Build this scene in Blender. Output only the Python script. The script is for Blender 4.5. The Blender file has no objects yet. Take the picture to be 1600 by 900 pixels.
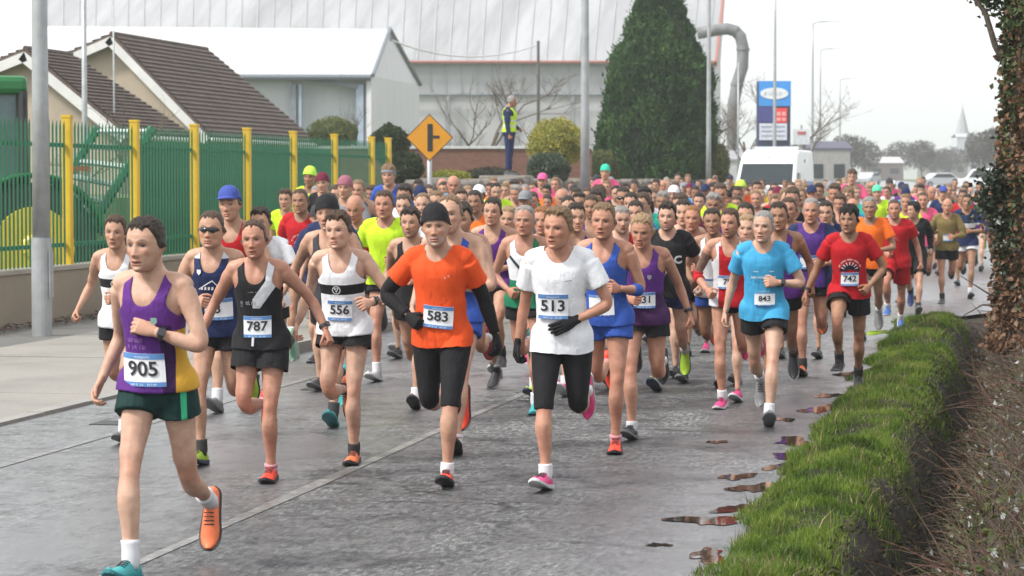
import bpy, bmesh, math, random, time
import numpy as np
from mathutils import Vector, Matrix

T0 = time.time()
SC = bpy.context.scene
COL = SC.collection
R = math.radians
random.seed(7)
RNG = np.random.default_rng(7)

# ------------------------------------------------------------------ camera
F_PX, HOR_Y, VP_X, CAM_H = 3900.0, 283.0, 1570.0, 1.78      # focal length and vanishing point in the 1600x900 frame
YAW = math.atan((VP_X - 800) / F_PX)
PITCH = math.atan((450 - HOR_Y) / F_PX)
cam_data = bpy.data.cameras.new('camera')
cam = bpy.data.objects.new('camera', cam_data)
COL.objects.link(cam)
SC.camera = cam
cam_data.sensor_width = 36.0
cam_data.lens = F_PX / 1600 * 36.0
cam_data.clip_start = 0.5
cam_data.clip_end = 6000
cam.location = (0, 0, CAM_H)
cam.rotation_euler = (math.pi / 2 - PITCH, 0, YAW)
cam_data.dof.use_dof = True
cam_data.dof.focus_distance = 14.5
cam_data.dof.aperture_fstop = 7.0

# ------------------------------------------------------------------ sky, sun, exposure
SUN_EL, SUN_AZ = R(47), R(-128)          # azimuth measured from +Y towards +X
world = bpy.data.worlds.new('World')
SC.world = world
world.use_nodes = True
wn = world.node_tree
for n in list(wn.nodes):
    wn.nodes.remove(n)
w_out = wn.nodes.new('ShaderNodeOutputWorld')
w_bg = wn.nodes.new('ShaderNodeBackground')
w_sky = wn.nodes.new('ShaderNodeTexSky')
w_sky.sky_type = 'NISHITA'
w_sky.sun_disc = False
w_sky.sun_elevation = SUN_EL
w_sky.sun_rotation = SUN_AZ
w_sky.air_density = 1.0
w_sky.dust_density = 3.0
w_sky.ozone_density = 0.6
w_hsv = wn.nodes.new('ShaderNodeHueSaturation')      # cloud cover: the blue is nearly gone
w_hsv.inputs['Saturation'].default_value = 0.22
w_hsv.inputs['Value'].default_value = 1.0
wn.links.new(w_sky.outputs['Color'], w_hsv.inputs['Color'])
w_mix = wn.nodes.new('ShaderNodeMix'); w_mix.data_type = 'RGBA'          # an even layer of bright cloud over the clear sky
w_mix.inputs['Factor'].default_value = 0.65; w_mix.inputs[7].default_value = (6.8, 6.9, 7.05, 1)
wn.links.new(w_hsv.outputs['Color'], w_mix.inputs[6])
wn.links.new(w_mix.outputs[2], w_bg.inputs['Color'])
w_bg.inputs['Strength'].default_value = 0.15
wn.links.new(w_bg.outputs['Background'], w_out.inputs['Surface'])

sun_data = bpy.data.lights.new('sun', 'SUN')
sun_data.energy = 2.7
sun_data.angle = R(8)
sun_data.color = (1.0, 0.965, 0.91)
sun = bpy.data.objects.new('sun', sun_data)
COL.objects.link(sun)
sd = Vector((math.sin(SUN_AZ) * math.cos(SUN_EL), math.cos(SUN_AZ) * math.cos(SUN_EL), math.sin(SUN_EL)))
sun.rotation_euler = sd.to_track_quat('Z', 'Y').to_euler()
sun.location = (20, -20, 40)

SC.view_settings.view_transform = 'Standard'
SC.view_settings.look = 'None'
SC.view_settings.gamma = 1.0
SC.view_settings.exposure = 0.60
SC.view_settings.use_curve_mapping = False
SC.cycles.max_bounces = 6
SC.cycles.diffuse_bounces = 3
SC.cycles.glossy_bounces = 3
SC.cycles.transmission_bounces = 4
SC.cycles.transparent_max_bounces = 8
SC.cycles.volume_bounces = 1
SC.cycles.use_denoising = True
SC.cycles.caustics_reflective = False
SC.cycles.caustics_refractive = False

# ------------------------------------------------------------------ projection helpers
_cr = Matrix.Rotation(YAW, 3, 'Z') @ Matrix.Rotation(math.pi / 2 - PITCH, 3, 'X')
C_R, C_U, C_F = _cr @ Vector((1, 0, 0)), _cr @ Vector((0, 1, 0)), _cr @ Vector((0, 0, -1))
C_O = Vector((0, 0, CAM_H))


def gz(y):
    """height of the ground along the road: level, then a gentle rise"""
    if y < 30: return 0.0
    if y < 60: return 0.0055 * (y - 30) ** 2 / 60
    if y < 420: return 0.0825 + 0.0055 * (y - 60)
    return 2.06 + (y - 420) * 0.0008


def pt(px, py, depth):
    return C_O + (C_F + C_R * ((px - 800) / F_PX) + C_U * ((450 - py) / F_PX)) * depth


def gpt(px, py):
    """ground point seen at a pixel"""
    d = C_F + C_R * ((px - 800) / F_PX) + C_U * ((450 - py) / F_PX)
    t = CAM_H / max(-d.z, 1e-4)
    for _ in range(30):
        p = C_O + d * t
        t = t * 0.5 + 0.5 * (CAM_H - gz(p.y)) / max(-d.z, 1e-4)
    return C_O + d * t


def proj(p):
    v = Vector(p) - C_O
    z = v.dot(C_F)
    return 800 + F_PX * v.dot(C_R) / z, 450 - F_PX * v.dot(C_U) / z, z


def at_x(px, X):
    """Y of the point on the plane x = X that is seen in pixel column px (at eye height)"""
    d = C_F + C_R * ((px - 800) / F_PX)
    return d.y * (X / d.x)


# ------------------------------------------------------------------ mesh helpers
def mesh_from(V, F, smooth=True, name='mesh'):
    me = bpy.data.meshes.new(name)
    V = np.asarray(V, dtype=np.float32)
    if isinstance(F, np.ndarray):
        nf, k = F.shape
        me.vertices.add(len(V)); me.vertices.foreach_set('co', V.ravel())
        me.loops.add(nf * k); me.loops.foreach_set('vertex_index', F.astype(np.int32).ravel())
        me.polygons.add(nf)
        me.polygons.foreach_set('loop_start', np.arange(0, nf * k, k, dtype=np.int32))
        me.polygons.foreach_set('loop_total', np.full(nf, k, dtype=np.int32))
        me.update(calc_edges=True)
    else:
        me.from_pydata([tuple(map(float, v)) for v in V], [], [tuple(int(i) for i in f) for f in F])
    if smooth:
        me.polygons.foreach_set('use_smooth', np.ones(len(me.polygons), dtype=bool))
    me.update()
    return me


def link(name, me, mat=None, parent=None, loc=None, **props):
    o = bpy.data.objects.new(name, me)
    COL.objects.link(o)
    if mat is not None and me is not None and not me.materials:
        me.materials.append(mat)
    if parent is not None:
        o.parent = parent
    if loc is not None:
        o.location = loc
    for k, v in props.items():
        o[k] = v
    return o


def empty(name, loc, label, cat, group=None, rz=0.0):
    o = bpy.data.objects.new(name, None)
    COL.objects.link(o)
    o.location = loc
    o.rotation_euler = (0, 0, rz)
    o.empty_display_size = 0.1
    o['label'] = label; o['category'] = cat
    if group: o['group'] = group
    return o


class MB:
    """collects simple solids into one mesh"""
    def __init__(s): s.V = []; s.F = []
    def add(s, V, F):
        b = len(s.V)
        s.V += [tuple(map(float, v)) for v in V]
        s.F += [tuple(int(i) + b for i in f) for f in F]
        return s
    def box(s, c, d, rot=None):
        x, y, z = d[0] / 2, d[1] / 2, d[2] / 2
        P = [(-x, -y, -z), (x, -y, -z), (x, y, -z), (-x, y, -z), (-x, -y, z), (x, -y, z), (x, y, z), (-x, y, z)]
        if rot is not None: P = [tuple(rot @ Vector(p)) for p in P]
        return s.add([(p[0] + c[0], p[1] + c[1], p[2] + c[2]) for p in P],
                     [(0, 3, 2, 1), (4, 5, 6, 7), (0, 1, 5, 4), (1, 2, 6, 5), (2, 3, 7, 6), (3, 0, 4, 7)])
    def hexa(s, P):
        """8 corner points: bottom 4 then top 4, counter-clockwise from above"""
        return s.add(P, [(0, 3, 2, 1), (4, 5, 6, 7), (0, 1, 5, 4), (1, 2, 6, 5), (2, 3, 7, 6), (3, 0, 4, 7)])
    def prism(s, poly, vec):
        """closed polygon of 3-D points extruded by a vector"""
        n = len(poly); v = Vector(vec)
        P = [Vector(p) for p in poly]
        V = P + [p + v for p in P]
        F = [tuple(range(n - 1, -1, -1)), tuple(range(n, 2 * n))] + [(i, (i + 1) % n, n + (i + 1) % n, n + i) for i in range(n)]
        return s.add(V, F)
    def tube(s, pts, rad, n=8, cap=True):
        V, F = tube_np([Vector(p) for p in pts], rad if hasattr(rad, '__len__') else [rad] * len(pts), n, cap)
        return s.add(V, F)
    def mesh(s, smooth=False, name='mesh'): return mesh_from(s.V, s.F, smooth, name)
    def build(s, name, mat, parent=None, smooth=False, bevel=0, **props):
        o = link(name, s.mesh(smooth, name), mat, parent, **props)
        if bevel:
            m = o.modifiers.new('bevel', 'BEVEL'); m.width = bevel; m.segments = 2; m.limit_method = 'ANGLE'
        return o


def frames(pts, ref=None):
    T = []
    for i in range(len(pts)):
        a = pts[max(i - 1, 0)]; b = pts[min(i + 1, len(pts) - 1)]
        T.append((b - a).normalized())
    ref = ref or (Vector((1, 0, 0)) if abs(T[0].x) < 0.9 else Vector((0, 1, 0)))
    u = (ref - T[0] * ref.dot(T[0])).normalized()
    out = []
    for t in T:
        u = (u - t * u.dot(t)).normalized()
        out.append((t, u, t.cross(u)))
    return out


def tube_np(pts, rad, n=8, cap=True, ref=None):
    """rad: list of r or (ru, rv, off_u, off_v)"""
    fr = frames(pts, ref)
    V = []
    for p, r, (t, u, v) in zip(pts, rad, fr):
        if not hasattr(r, '__len__'): r = (r, r, 0, 0)
        for k in range(n):
            a = 2 * math.pi * k / n
            V.append(p + u * (math.cos(a) * r[0] + r[2]) + v * (math.sin(a) * r[1] + r[3]))
    F = []
    m = len(pts)
    for i in range(m - 1):
        for k in range(n):
            k2 = (k + 1) % n
            F.append((i * n + k, i * n + k2, (i + 1) * n + k2, (i + 1) * n + k))
    if cap:
        F.append(tuple(range(n - 1, -1, -1))); F.append(tuple((m - 1) * n + k for k in range(n)))
    return V, F


def grid_faces(nu, nv, wrap=True):
    i = np.arange(nv - 1)[:, None]; j = np.arange(nu if wrap else nu - 1)[None, :]
    j2 = (j + 1) % nu
    return np.stack([i * nu + j, i * nu + j2, (i + 1) * nu + j2, (i + 1) * nu + j], -1).reshape(-1, 4)


_sn = np.random.default_rng(3)
_SD = _sn.normal(size=(24, 3)); _SP = _sn.uniform(0, 6.28, 24)


def snoise(P, freq, seed=0, octv=2):
    """cheap smooth noise in about [-1, 1]"""
    P = np.asarray(P, dtype=np.float64)
    out = np.zeros(len(P)); amp = 1.0; tot = 0
    for o in range(octv):
        acc = np.zeros(len(P))
        for k in range(6):
            i = (k + o * 6 + seed * 5) % 24
            acc += np.sin(P @ (_SD[i] * freq) + _SP[i] + seed * 1.7 + 1.3 * np.sin(P @ (_SD[(i + 7) % 24] * freq * 0.6) + seed))
        out += amp * acc / 6; tot += amp
        amp *= 0.5; freq *= 2.1
    return out / tot * 1.8


# one temporary object used for every voxel union
_tmp_me = bpy.data.meshes.new('tmp')
_tmp = bpy.data.objects.new('tmp', _tmp_me)
TS = bpy.data.scenes.new('tmp'); TS.collection.objects.link(_tmp); TVL = TS.view_layers[0]
_rm = _tmp.modifiers.new('r', 'REMESH'); _rm.mode = 'VOXEL'; _rm.use_smooth_shade = True
_sm = _tmp.modifiers.new('s', 'SMOOTH')


def voxel(parts, size, smooth=3, factor=0.5):
    V = []; F = []
    for v, f in parts:
        b = len(V)
        V += [tuple(map(float, p)) for p in v]; F += [tuple(int(i) + b for i in q) for q in f]
    me = bpy.data.meshes.new('tmp'); me.from_pydata(V, [], F); me.update()
    old = _tmp.data; _tmp.data = me; bpy.data.meshes.remove(old)
    _rm.voxel_size = size; _sm.iterations = smooth; _sm.factor = factor
    TVL.update(); dg = TVL.depsgraph
    ev = _tmp.evaluated_get(dg)
    m = ev.to_mesh()
    n = len(m.vertices); co = np.empty(n * 3, dtype=np.float32); m.vertices.foreach_get('co', co)
    no = np.empty(n * 3, dtype=np.float32); m.vertices.foreach_get('normal', no)
    nf = len(m.polygons); vi = np.empty(len(m.loops), dtype=np.int32); m.loops.foreach_get('vertex_index', vi)
    ev.to_mesh_clear()
    return co.reshape(-1, 3).astype(float), vi.reshape(nf, -1), no.reshape(-1, 3).astype(float)


def vnormals(V, F):
    V = np.asarray(V); n = np.zeros_like(V)
    a, b, c = V[F[:, 0]], V[F[:, 1]], V[F[:, 2]]
    fn = np.cross(b - a, c - a)
    for k in range(F.shape[1]): np.add.at(n, F[:, k], fn)
    l = np.linalg.norm(n, axis=1, keepdims=True); l[l == 0] = 1
    return n / l


def clip(V, F, s):
    """keep the part of a surface where s > 0, cutting cleanly along s = 0; quads or tris in, tris out; returns V, F, source weights"""
    T = F if F.shape[1] == 3 else np.concatenate([F[:, [0, 1, 2]], F[:, [0, 2, 3]]])
    pos = s > 0
    cnt = pos[T].sum(1)
    keep = [T[cnt == 3]]
    newV = []; cache = {}
    base = len(V)
    def cut(i, j):
        k = (i, j) if i < j else (j, i)
        if k not in cache:
            t = s[i] / (s[i] - s[j])
            cache[k] = base + len(newV)
            newV.append(V[i] * (1 - t) + V[j] * t)
        return cache[k]
    ex = []
    for tri in T[(cnt == 1) | (cnt == 2)]:
        a, b, c = tri
        for _ in range(3):
            if pos[a] and not pos[b] and not pos[c]:
                ex.append((a, cut(a, b), cut(a, c))); break
            if not pos[a] and pos[b] and pos[c]:
                p, q = cut(a, b), cut(a, c)
                ex.append((p, b, c)); ex.append((p, c, q)); break
            a, b, c = b, c, a
    if ex: keep.append(np.array(ex))
    T2 = np.concatenate(keep)
    V2 = np.concatenate([V, np.array(newV).reshape(-1, V.shape[1])]) if newV else V
    used = np.unique(T2); mp = np.full(len(V2), -1); mp[used] = np.arange(len(used))
    return V2[used], mp[T2]


# ------------------------------------------------------------------ material helpers
MATS = {}


def nodes(m):
    m.use_nodes = True
    return m.node_tree.nodes, m.node_tree.links, m.node_tree.nodes['Principled BSDF']


def N(nt, typ, **kw):
    n = nt.new(typ)
    for k, v in kw.items():
        setattr(n, k, v)
    return n


def noise_node(ns, ls, scale, detail=4, coord='Object', stretch=None, rough=0.55, attr=None):
    t = ns.new('ShaderNodeTexNoise'); t.inputs['Scale'].default_value = scale
    t.inputs['Detail'].default_value = detail; t.inputs['Roughness'].default_value = rough
    if attr:
        c = ns.new('ShaderNodeAttribute'); c.attribute_name = attr; src = c.outputs['Vector']
    elif coord == 'World':
        c = ns.new('ShaderNodeNewGeometry'); src = c.outputs['Position']
    else:
        c = ns.new('ShaderNodeTexCoord'); src = c.outputs[coord]
    if stretch:
        mp = ns.new('ShaderNodeMapping'); mp.inputs['Scale'].default_value = stretch
        ls.new(src, mp.inputs['Vector']); src = mp.outputs['Vector']
    ls.new(src, t.inputs['Vector'])
    return t


def ramp(ns, ls, src, stops):
    r = ns.new('ShaderNodeValToRGB')
    el = r.color_ramp.elements
    while len(el) < len(stops): el.new(0.5)
    for e, (p, c) in zip(el, stops):
        e.position = p
        e.color = (*c, 1) if hasattr(c, '__len__') else (c, c, c, 1)
    ls.new(src, r.inputs['Fac'])
    return r


def bump(ns, ls, src, strength, dist=0.01, prev=None):
    b = ns.new('ShaderNodeBump'); b.inputs['Strength'].default_value = strength; b.inputs['Distance'].default_value = dist
    ls.new(src, b.inputs['Height'])
    if prev is not None: ls.new(prev.outputs['Normal'], b.inputs['Normal'])
    return b


def mixc(ns, ls, fac, a, b, mode='MIX'):
    m = ns.new('ShaderNodeMix'); m.data_type = 'RGBA'; m.blend_type = mode
    for sock, val in ((m.inputs['Factor'], fac), (m.inputs[6], a), (m.inputs[7], b)):
        if isinstance(val, bpy.types.NodeSocket): ls.new(val, sock)
        elif hasattr(val, '__len__'): sock.default_value = (*val[:3], 1)
        else: sock.default_value = val
    return m.outputs[2]


def plain(name, col, rough=0.6, var=0.12, scale=6.0, metal=0.0, bmp=0.0, bscale=40, spec=None, coord='Object'):
    """procedural surface: base colour with uneven tone and a fine relief"""
    if name in MATS: return MATS[name]
    m = bpy.data.materials.new(name); ns, ls, b = nodes(m)
    t = noise_node(ns, ls, scale, 5, coord)
    r = ramp(ns, ls, t.outputs['Fac'], [(0.3, [c * (1 - var) for c in col]), (0.7, [min(1, c * (1 + var)) for c in col])])
    ls.new(r.outputs['Color'], b.inputs['Base Color'])
    b.inputs['Roughness'].default_value = rough; b.inputs['Metallic'].default_value = metal
    if spec is not None: b.inputs['Specular IOR Level'].default_value = spec
    if bmp:
        t2 = noise_node(ns, ls, bscale, 6, coord)
        ls.new(bump(ns, ls, t2.outputs['Fac'], bmp, 0.02).outputs['Normal'], b.inputs['Normal'])
    MATS[name] = m
    return m


def cloth(name, col, layers=(), rough=0.75, sheen=0.02):
    """fabric: colour blocks laid out on the garment's own rest coordinates, fine weave and creases in relief"""
    if name in MATS: return MATS[name]
    m = bpy.data.materials.new(name); ns, ls, b = nodes(m)
    at = ns.new('ShaderNodeAttribute'); at.attribute_name = 'rest'
    cur = tuple(col)
    sep = ns.new('ShaderNodeSeparateXYZ'); ls.new(at.outputs['Vector'], sep.inputs['Vector'])
    def band(sock, lo, hi):
        a = ns.new('ShaderNodeMath'); a.operation = 'GREATER_THAN'; ls.new(sock, a.inputs[0]); a.inputs[1].default_value = lo
        c = ns.new('ShaderNodeMath'); c.operation = 'LESS_THAN'; ls.new(sock, c.inputs[0]); c.inputs[1].default_value = hi
        d = ns.new('ShaderNodeMath'); d.operation = 'MULTIPLY'; ls.new(a.outputs[0], d.inputs[0]); ls.new(c.outputs[0], d.inputs[1])
        return d.outputs[0]
    for conds, c2 in layers:
        fac = None
        for axis, lo, hi in conds:
            if axis in 'xyz': sock = sep.outputs['XYZ'.index(axis.upper())]
            elif axis == 'ax':
                q = ns.new('ShaderNodeMath'); q.operation = 'ABSOLUTE'; ls.new(sep.outputs[0], q.inputs[0]); sock = q.outputs[0]
            else:                                    # 'd:kx,kz' a slanted axis
                kx, kz = map(float, axis[2:].split(','))
                q = ns.new('ShaderNodeVectorMath'); q.operation = 'DOT_PRODUCT'; ls.new(at.outputs['Vector'], q.inputs[0]); q.inputs[1].default_value = (kx, 0, kz); sock = q.outputs['Value']
            f = band(sock, lo, hi)
            if fac is None: fac = f
            else:
                q = ns.new('ShaderNodeMath'); q.operation = 'MULTIPLY'; ls.new(fac, q.inputs[0]); ls.new(f, q.inputs[1]); fac = q.outputs[0]
        cur = mixc(ns, ls, fac, cur, c2)
    t = noise_node(ns, ls, 9, 3, attr='rest')
    tone = ramp(ns, ls, t.outputs['Fac'], [(0.25, 0.84), (0.75, 1.08)])
    c = mixc(ns, ls, 1.0, cur, tone.outputs['Color'], 'MULTIPLY')
    ls.new(c, b.inputs['Base Color'])
    b.inputs['Roughness'].default_value = rough
    b.inputs['Sheen Weight'].default_value = sheen
    b.inputs['Specular IOR Level'].default_value = 0.15
    t1 = noise_node(ns, ls, 13, 3, attr='rest', stretch=(1.6, 1, 0.7)); t1.inputs['Distortion'].default_value = 1.2
    b1 = bump(ns, ls, t1.outputs['Fac'], 0.30, 0.03)
    t2 = noise_node(ns, ls, 380, 2, attr='rest')
    b2 = bump(ns, ls, t2.outputs['Fac'], 0.08, 0.003, b1)
    ls.new(b2.outputs['Normal'], b.inputs['Normal'])
    MATS[name] = m
    return m


def skin_mat():
    if 'skin' in MATS: return MATS['skin']
    m = bpy.data.materials.new('skin'); ns, ls, b = nodes(m)
    at = ns.new('ShaderNodeAttribute'); at.attribute_name = 'col'
    t = noise_node(ns, ls, 22, 4)
    tone = ramp(ns, ls, t.outputs['Fac'], [(0.3, (0.86, 0.80, 0.78)), (0.7, (1.06, 1.05, 1.05))])
    c = mixc(ns, ls, 1.0, at.outputs['Color'], tone.outputs['Color'], 'MULTIPLY')
    ls.new(c, b.inputs['Base Color'])
    b.inputs['Roughness'].default_value = 0.52
    b.inputs['Subsurface Weight'].default_value = 0.06
    b.inputs['Subsurface Radius'].default_value = (0.012, 0.005, 0.003)
    b.inputs['Subsurface Scale'].default_value = 1.0
    b.inputs['Specular IOR Level'].default_value = 0.35
    t2 = noise_node(ns, ls, 240, 3)
    ls.new(bump(ns, ls, t2.outputs['Fac'], 0.12, 0.003).outputs['Normal'], b.inputs['Normal'])
    MATS['skin'] = m
    return m


def hair_mat(name, col, rough=0.5):
    if name in MATS: return MATS[name]
    m = bpy.data.materials.new(name); ns, ls, b = nodes(m)
    t = noise_node(ns, ls, 60, 5, stretch=(3, 0.7, 0.7), rough=0.7)
    r = ramp(ns, ls, t.outputs['Fac'], [(0.3, [c * 0.45 for c in col]), (0.72, [min(1, c * 1.5) for c in col])])
    ls.new(r.outputs['Color'], b.inputs['Base Color'])
    b.inputs['Roughness'].default_value = rough
    b.inputs['Specular IOR Level'].default_value = 0.3
    t2 = noise_node(ns, ls, 130, 4, stretch=(3, 0.8, 0.6))
    ls.new(bump(ns, ls, t2.outputs['Fac'], 0.8, 0.01).outputs['Normal'], b.inputs['Normal'])
    MATS[name] = m
    return m
# ================================================================== people
# local frame of a person: x = their left, -y = forward, z up, origin on the ground
def rot(axis, deg): return Matrix.Rotation(R(deg), 3, axis)


HEAD_TAB = np.array([  # z, half width, front, back
    (0.125, 0.006, 0.004, 0.006), (0.121, 0.026, 0.028, 0.036), (0.112, 0.043, 0.048, 0.060), (0.098, 0.057, 0.064, 0.078), (0.078, 0.068, 0.079, 0.092),
    (0.050, 0.0755, 0.090, 0.101), (0.020, 0.0775, 0.094, 0.102), (0.0, 0.0765, 0.092, 0.098), (-0.030, 0.073, 0.092, 0.085),
    (-0.055, 0.068, 0.092, 0.066), (-0.075, 0.063, 0.093, 0.047), (-0.095, 0.055, 0.092, 0.022), (-0.110, 0.043, 0.089, 0.0),
    (-0.120, 0.028, 0.079, -0.020), (-0.125, 0.006, 0.055, -0.045)])


def g(x, s): return np.exp(-(x / s) ** 2)


def head_grid(nu, nv, opt):
    """a head with a face as a (nv x nu) ring grid; returns V (nv*nu,3)"""
    ww, jaw, nose, brow = opt.get('w', 1.0), opt.get('jaw', 1.0), opt.get('nose', 1.0), opt.get('brow', 1.0)
    tz = np.linspace(0, 1, nv)
    z = 0.125 * np.cos(math.pi * tz) * 0.35 + (0.125 - 0.25 * tz) * 0.65
    tab = HEAD_TAB[::-1]
    a = np.interp(z, tab[:, 0], tab[:, 1]); fr = np.interp(z, tab[:, 0], tab[:, 2]); bk = np.interp(z, tab[:, 0], tab[:, 3])
    a = a * ww * np.where(z < -0.03, 1 + (jaw - 1) * np.clip((-0.03 - z) / 0.06, 0, 1), 1)
    t = np.linspace(0, 2 * math.pi, nu, endpoint=False)
    t = t - 0.33 * np.sin(t)                     # denser in front (t = 0 faces forward)
    X = np.sin(t)[None, :]; Yc = np.cos(t)[None, :]
    ex = 0.88
    sx = np.sign(X) * np.abs(X) ** ex; sy = np.sign(Yc) * np.abs(Yc) ** ex
    x = a[:, None] * sx
    y = np.where(Yc >= 0, -fr[:, None] * sy, -np.maximum(bk, -0.05)[:, None] * sy)
    # chin pole sits forward
    y = np.where((z < -0.10)[:, None] & (Yc < 0), -bk[:, None] * sy - 0.0, y)
    Z = np.repeat(z[:, None], nu, 1)
    f = np.clip(Yc + 0.25, 0, 1) ** 0.5          # front weight
    ax = np.abs(x)
    # nose
    pz = np.where(Z > -0.040, np.clip((0.016 - Z) / 0.056, 0, 1) * 0.024 + 0.003 * g(Z - 0.0, 0.02), np.clip((Z + 0.056) / 0.016, 0, 1) * 0.024)
    sg = 0.0085 + 0.0075 * np.clip((0.01 - Z) / 0.05, 0, 1)
    d = nose * pz * g(x, sg) * (Z < 0.03)
    d += 0.004 * g(ax - 0.014, 0.006) * g(Z + 0.042, 0.008)            # nostril wings
    # sockets, eyeballs, lids
    d -= 0.0130 * g(ax - 0.031, 0.017) * g(Z - 0.001, 0.0115)
    d += 0.0062 * g(ax - 0.032, 0.0105) * g(Z + 0.001, 0.0075)
    # brow ridge and cheekbones
    d += brow * 0.0060 * g(Z - 0.023, 0.0085) * g(ax - 0.028, 0.024)
    d += 0.0045 * g(Z + 0.026, 0.014) * g(ax - 0.047, 0.015)
    d -= 0.0045 * g(Z + 0.062, 0.018) * g(ax - 0.050, 0.014)
    # mouth
    d += 0.0055 * g(Z + 0.0690, 0.0045) * g(x, 0.021)
    d += 0.0060 * g(Z + 0.0825, 0.0050) * g(x, 0.019)
    d -= 0.0045 * g(Z + 0.0755, 0.0026) * g(x, 0.024) * opt.get('lips', 1.0)
    mo = opt.get('mouth', 0.0)
    d -= mo * 0.011 * g(Z + 0.0775, 0.0052) * g(x, 0.017)
    d -= 0.0020 * g(ax - 0.030 - 0.25 * (-0.045 - Z), 0.004) * g(Z + 0.060, 0.016)           # folds beside the mouth
    d -= 0.0007 * (g(Z - 0.048, 0.0022) + g(Z - 0.060, 0.0022)) * g(x, 0.035)                  # forehead lines
    d -= 0.004 * g(Z + 0.094, 0.006) * g(x, 0.025)
    d += 0.0065 * g(Z + 0.110, 0.012) * g(x, 0.020)
    y = y - d * f
    # ears as bulges of the same surface
    e = g(Z + 0.010, 0.024) * g(y - 0.012, 0.014)
    x = x + np.sign(x) * 0.021 * e * (ax > 0.05)
    y = y + 0.012 * e * (ax > 0.05)
    return np.stack([x, y, Z], -1).reshape(-1, 3)


SKINS = {'pale': (0.52, 0.33, 0.240), 'light': (0.46, 0.275, 0.188), 'ruddy': (0.45, 0.235, 0.160), 'tan': (0.33, 0.185, 0.115), 'brown': (0.22, 0.12, 0.075)}
HAIRC = {'dark': (0.035, 0.024, 0.018), 'brown': (0.075, 0.045, 0.028), 'light': (0.20, 0.125, 0.07), 'fair': (0.33, 0.22, 0.12), 'ginger': (0.26, 0.11, 0.04), 'grey': (0.27, 0.25, 0.235), 'white': (0.55, 0.53, 0.50), 'black': (0.013, 0.011, 0.010)}


def head_colors(V, skin, hairc, opt, style='bald'):
    x, y, z = V[:, 0], V[:, 1], V[:, 2]; ax = np.abs(x)
    s = np.array(skin); c = np.tile(s, (len(V), 1))
    front = y < -0.02
    def mixin(col, w):
        nonlocal c
        w = np.clip(w, 0, 1)[:, None]; c = c * (1 - w) + np.array(col) * w
    red = s * np.array([1.0, 0.72, 0.66])
    mixin(red, 0.40 * g(z + 0.035, 0.022) * g(ax - 0.042, 0.022) * front)
    mixin(red, 0.6 * g(z + 0.040, 0.014) * g(x, 0.016) * front)
    mixin(red, 0.7 * (ax > 0.082))
    h = np.array(hairc)
    if style not in ('bald', 'beanie'):
        mixin(h * 1.1 + s * 0.05, 0.85 * np.clip((hair_mask(V, style) + 1.3) / 1.3, 0, 1))
    bd = opt.get('beard', 0.0)
    if bd:
        m = np.clip((-0.052 - z) / 0.012, 0, 1) * np.clip((0.03 - y) / 0.03, 0, 1)
        m = np.maximum(m * (1 - 0.8 * g(z + 0.0755, 0.008) * g(x, 0.026)), g(z + 0.059, 0.006) * g(x, 0.030) * front)
        m = np.maximum(m, np.clip((-0.0 - z) / 0.02, 0, 1) * g(ax - 0.07, 0.012) * (y < 0.02) * 0.8)
        mixin(h * 0.9 + s * 0.1, m * bd)
    mixin(s * np.array([0.86, 0.48, 0.46]), 0.85 * (g(z + 0.0685, 0.0045) + g(z + 0.082, 0.0055)) * (ax < 0.024) * front)
    mixin((0.09, 0.035, 0.03), 0.9 * g(z + 0.0755, 0.0026) * (ax < 0.026) * front)
    if opt.get('mouth'):
        mixin((0.06, 0.02, 0.018), 1.2 * opt['mouth'] * g(z + 0.0780, 0.0052) * g(x, 0.017) * front)
        mixin((0.45, 0.42, 0.38), 0.9 * opt['mouth'] * g(z + 0.0735, 0.0020) * g(x, 0.014) * front)
    bz = 0.0245 + 0.0045 * g(ax - 0.034, 0.014)
    mixin(h * 0.8 + s * 0.06, 1.0 * g(z - bz, 0.0056) * np.clip(1 - np.abs(ax - 0.033) / 0.0225, 0, 1) ** 0.4 * front)
    mixin(s * np.array([0.52, 0.38, 0.36]), 0.7 * g(ax - 0.032, 0.019) * g(z - 0.003, 0.0085) * front)      # lids and skin around the eyes, darker
    eye = (((ax - 0.032) / 0.0140) ** 2 + ((z + 0.0005) / 0.0050) ** 2 < 1) & front
    c[eye] = (0.30, 0.26, 0.24)
    iris = (((ax - 0.032) / 0.0078) ** 2 + ((z + 0.0002) / 0.0060) ** 2 < 1) & front
    c[iris & (np.abs(z) < 0.0052)] = (0.035, 0.03, 0.03)
    lash = (np.abs(z - 0.0050 - 0.0 * ax) < 0.0024) & (np.abs(ax - 0.032) < 0.0145) & front
    c[lash] = (0.05, 0.03, 0.025)
    return c


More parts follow.
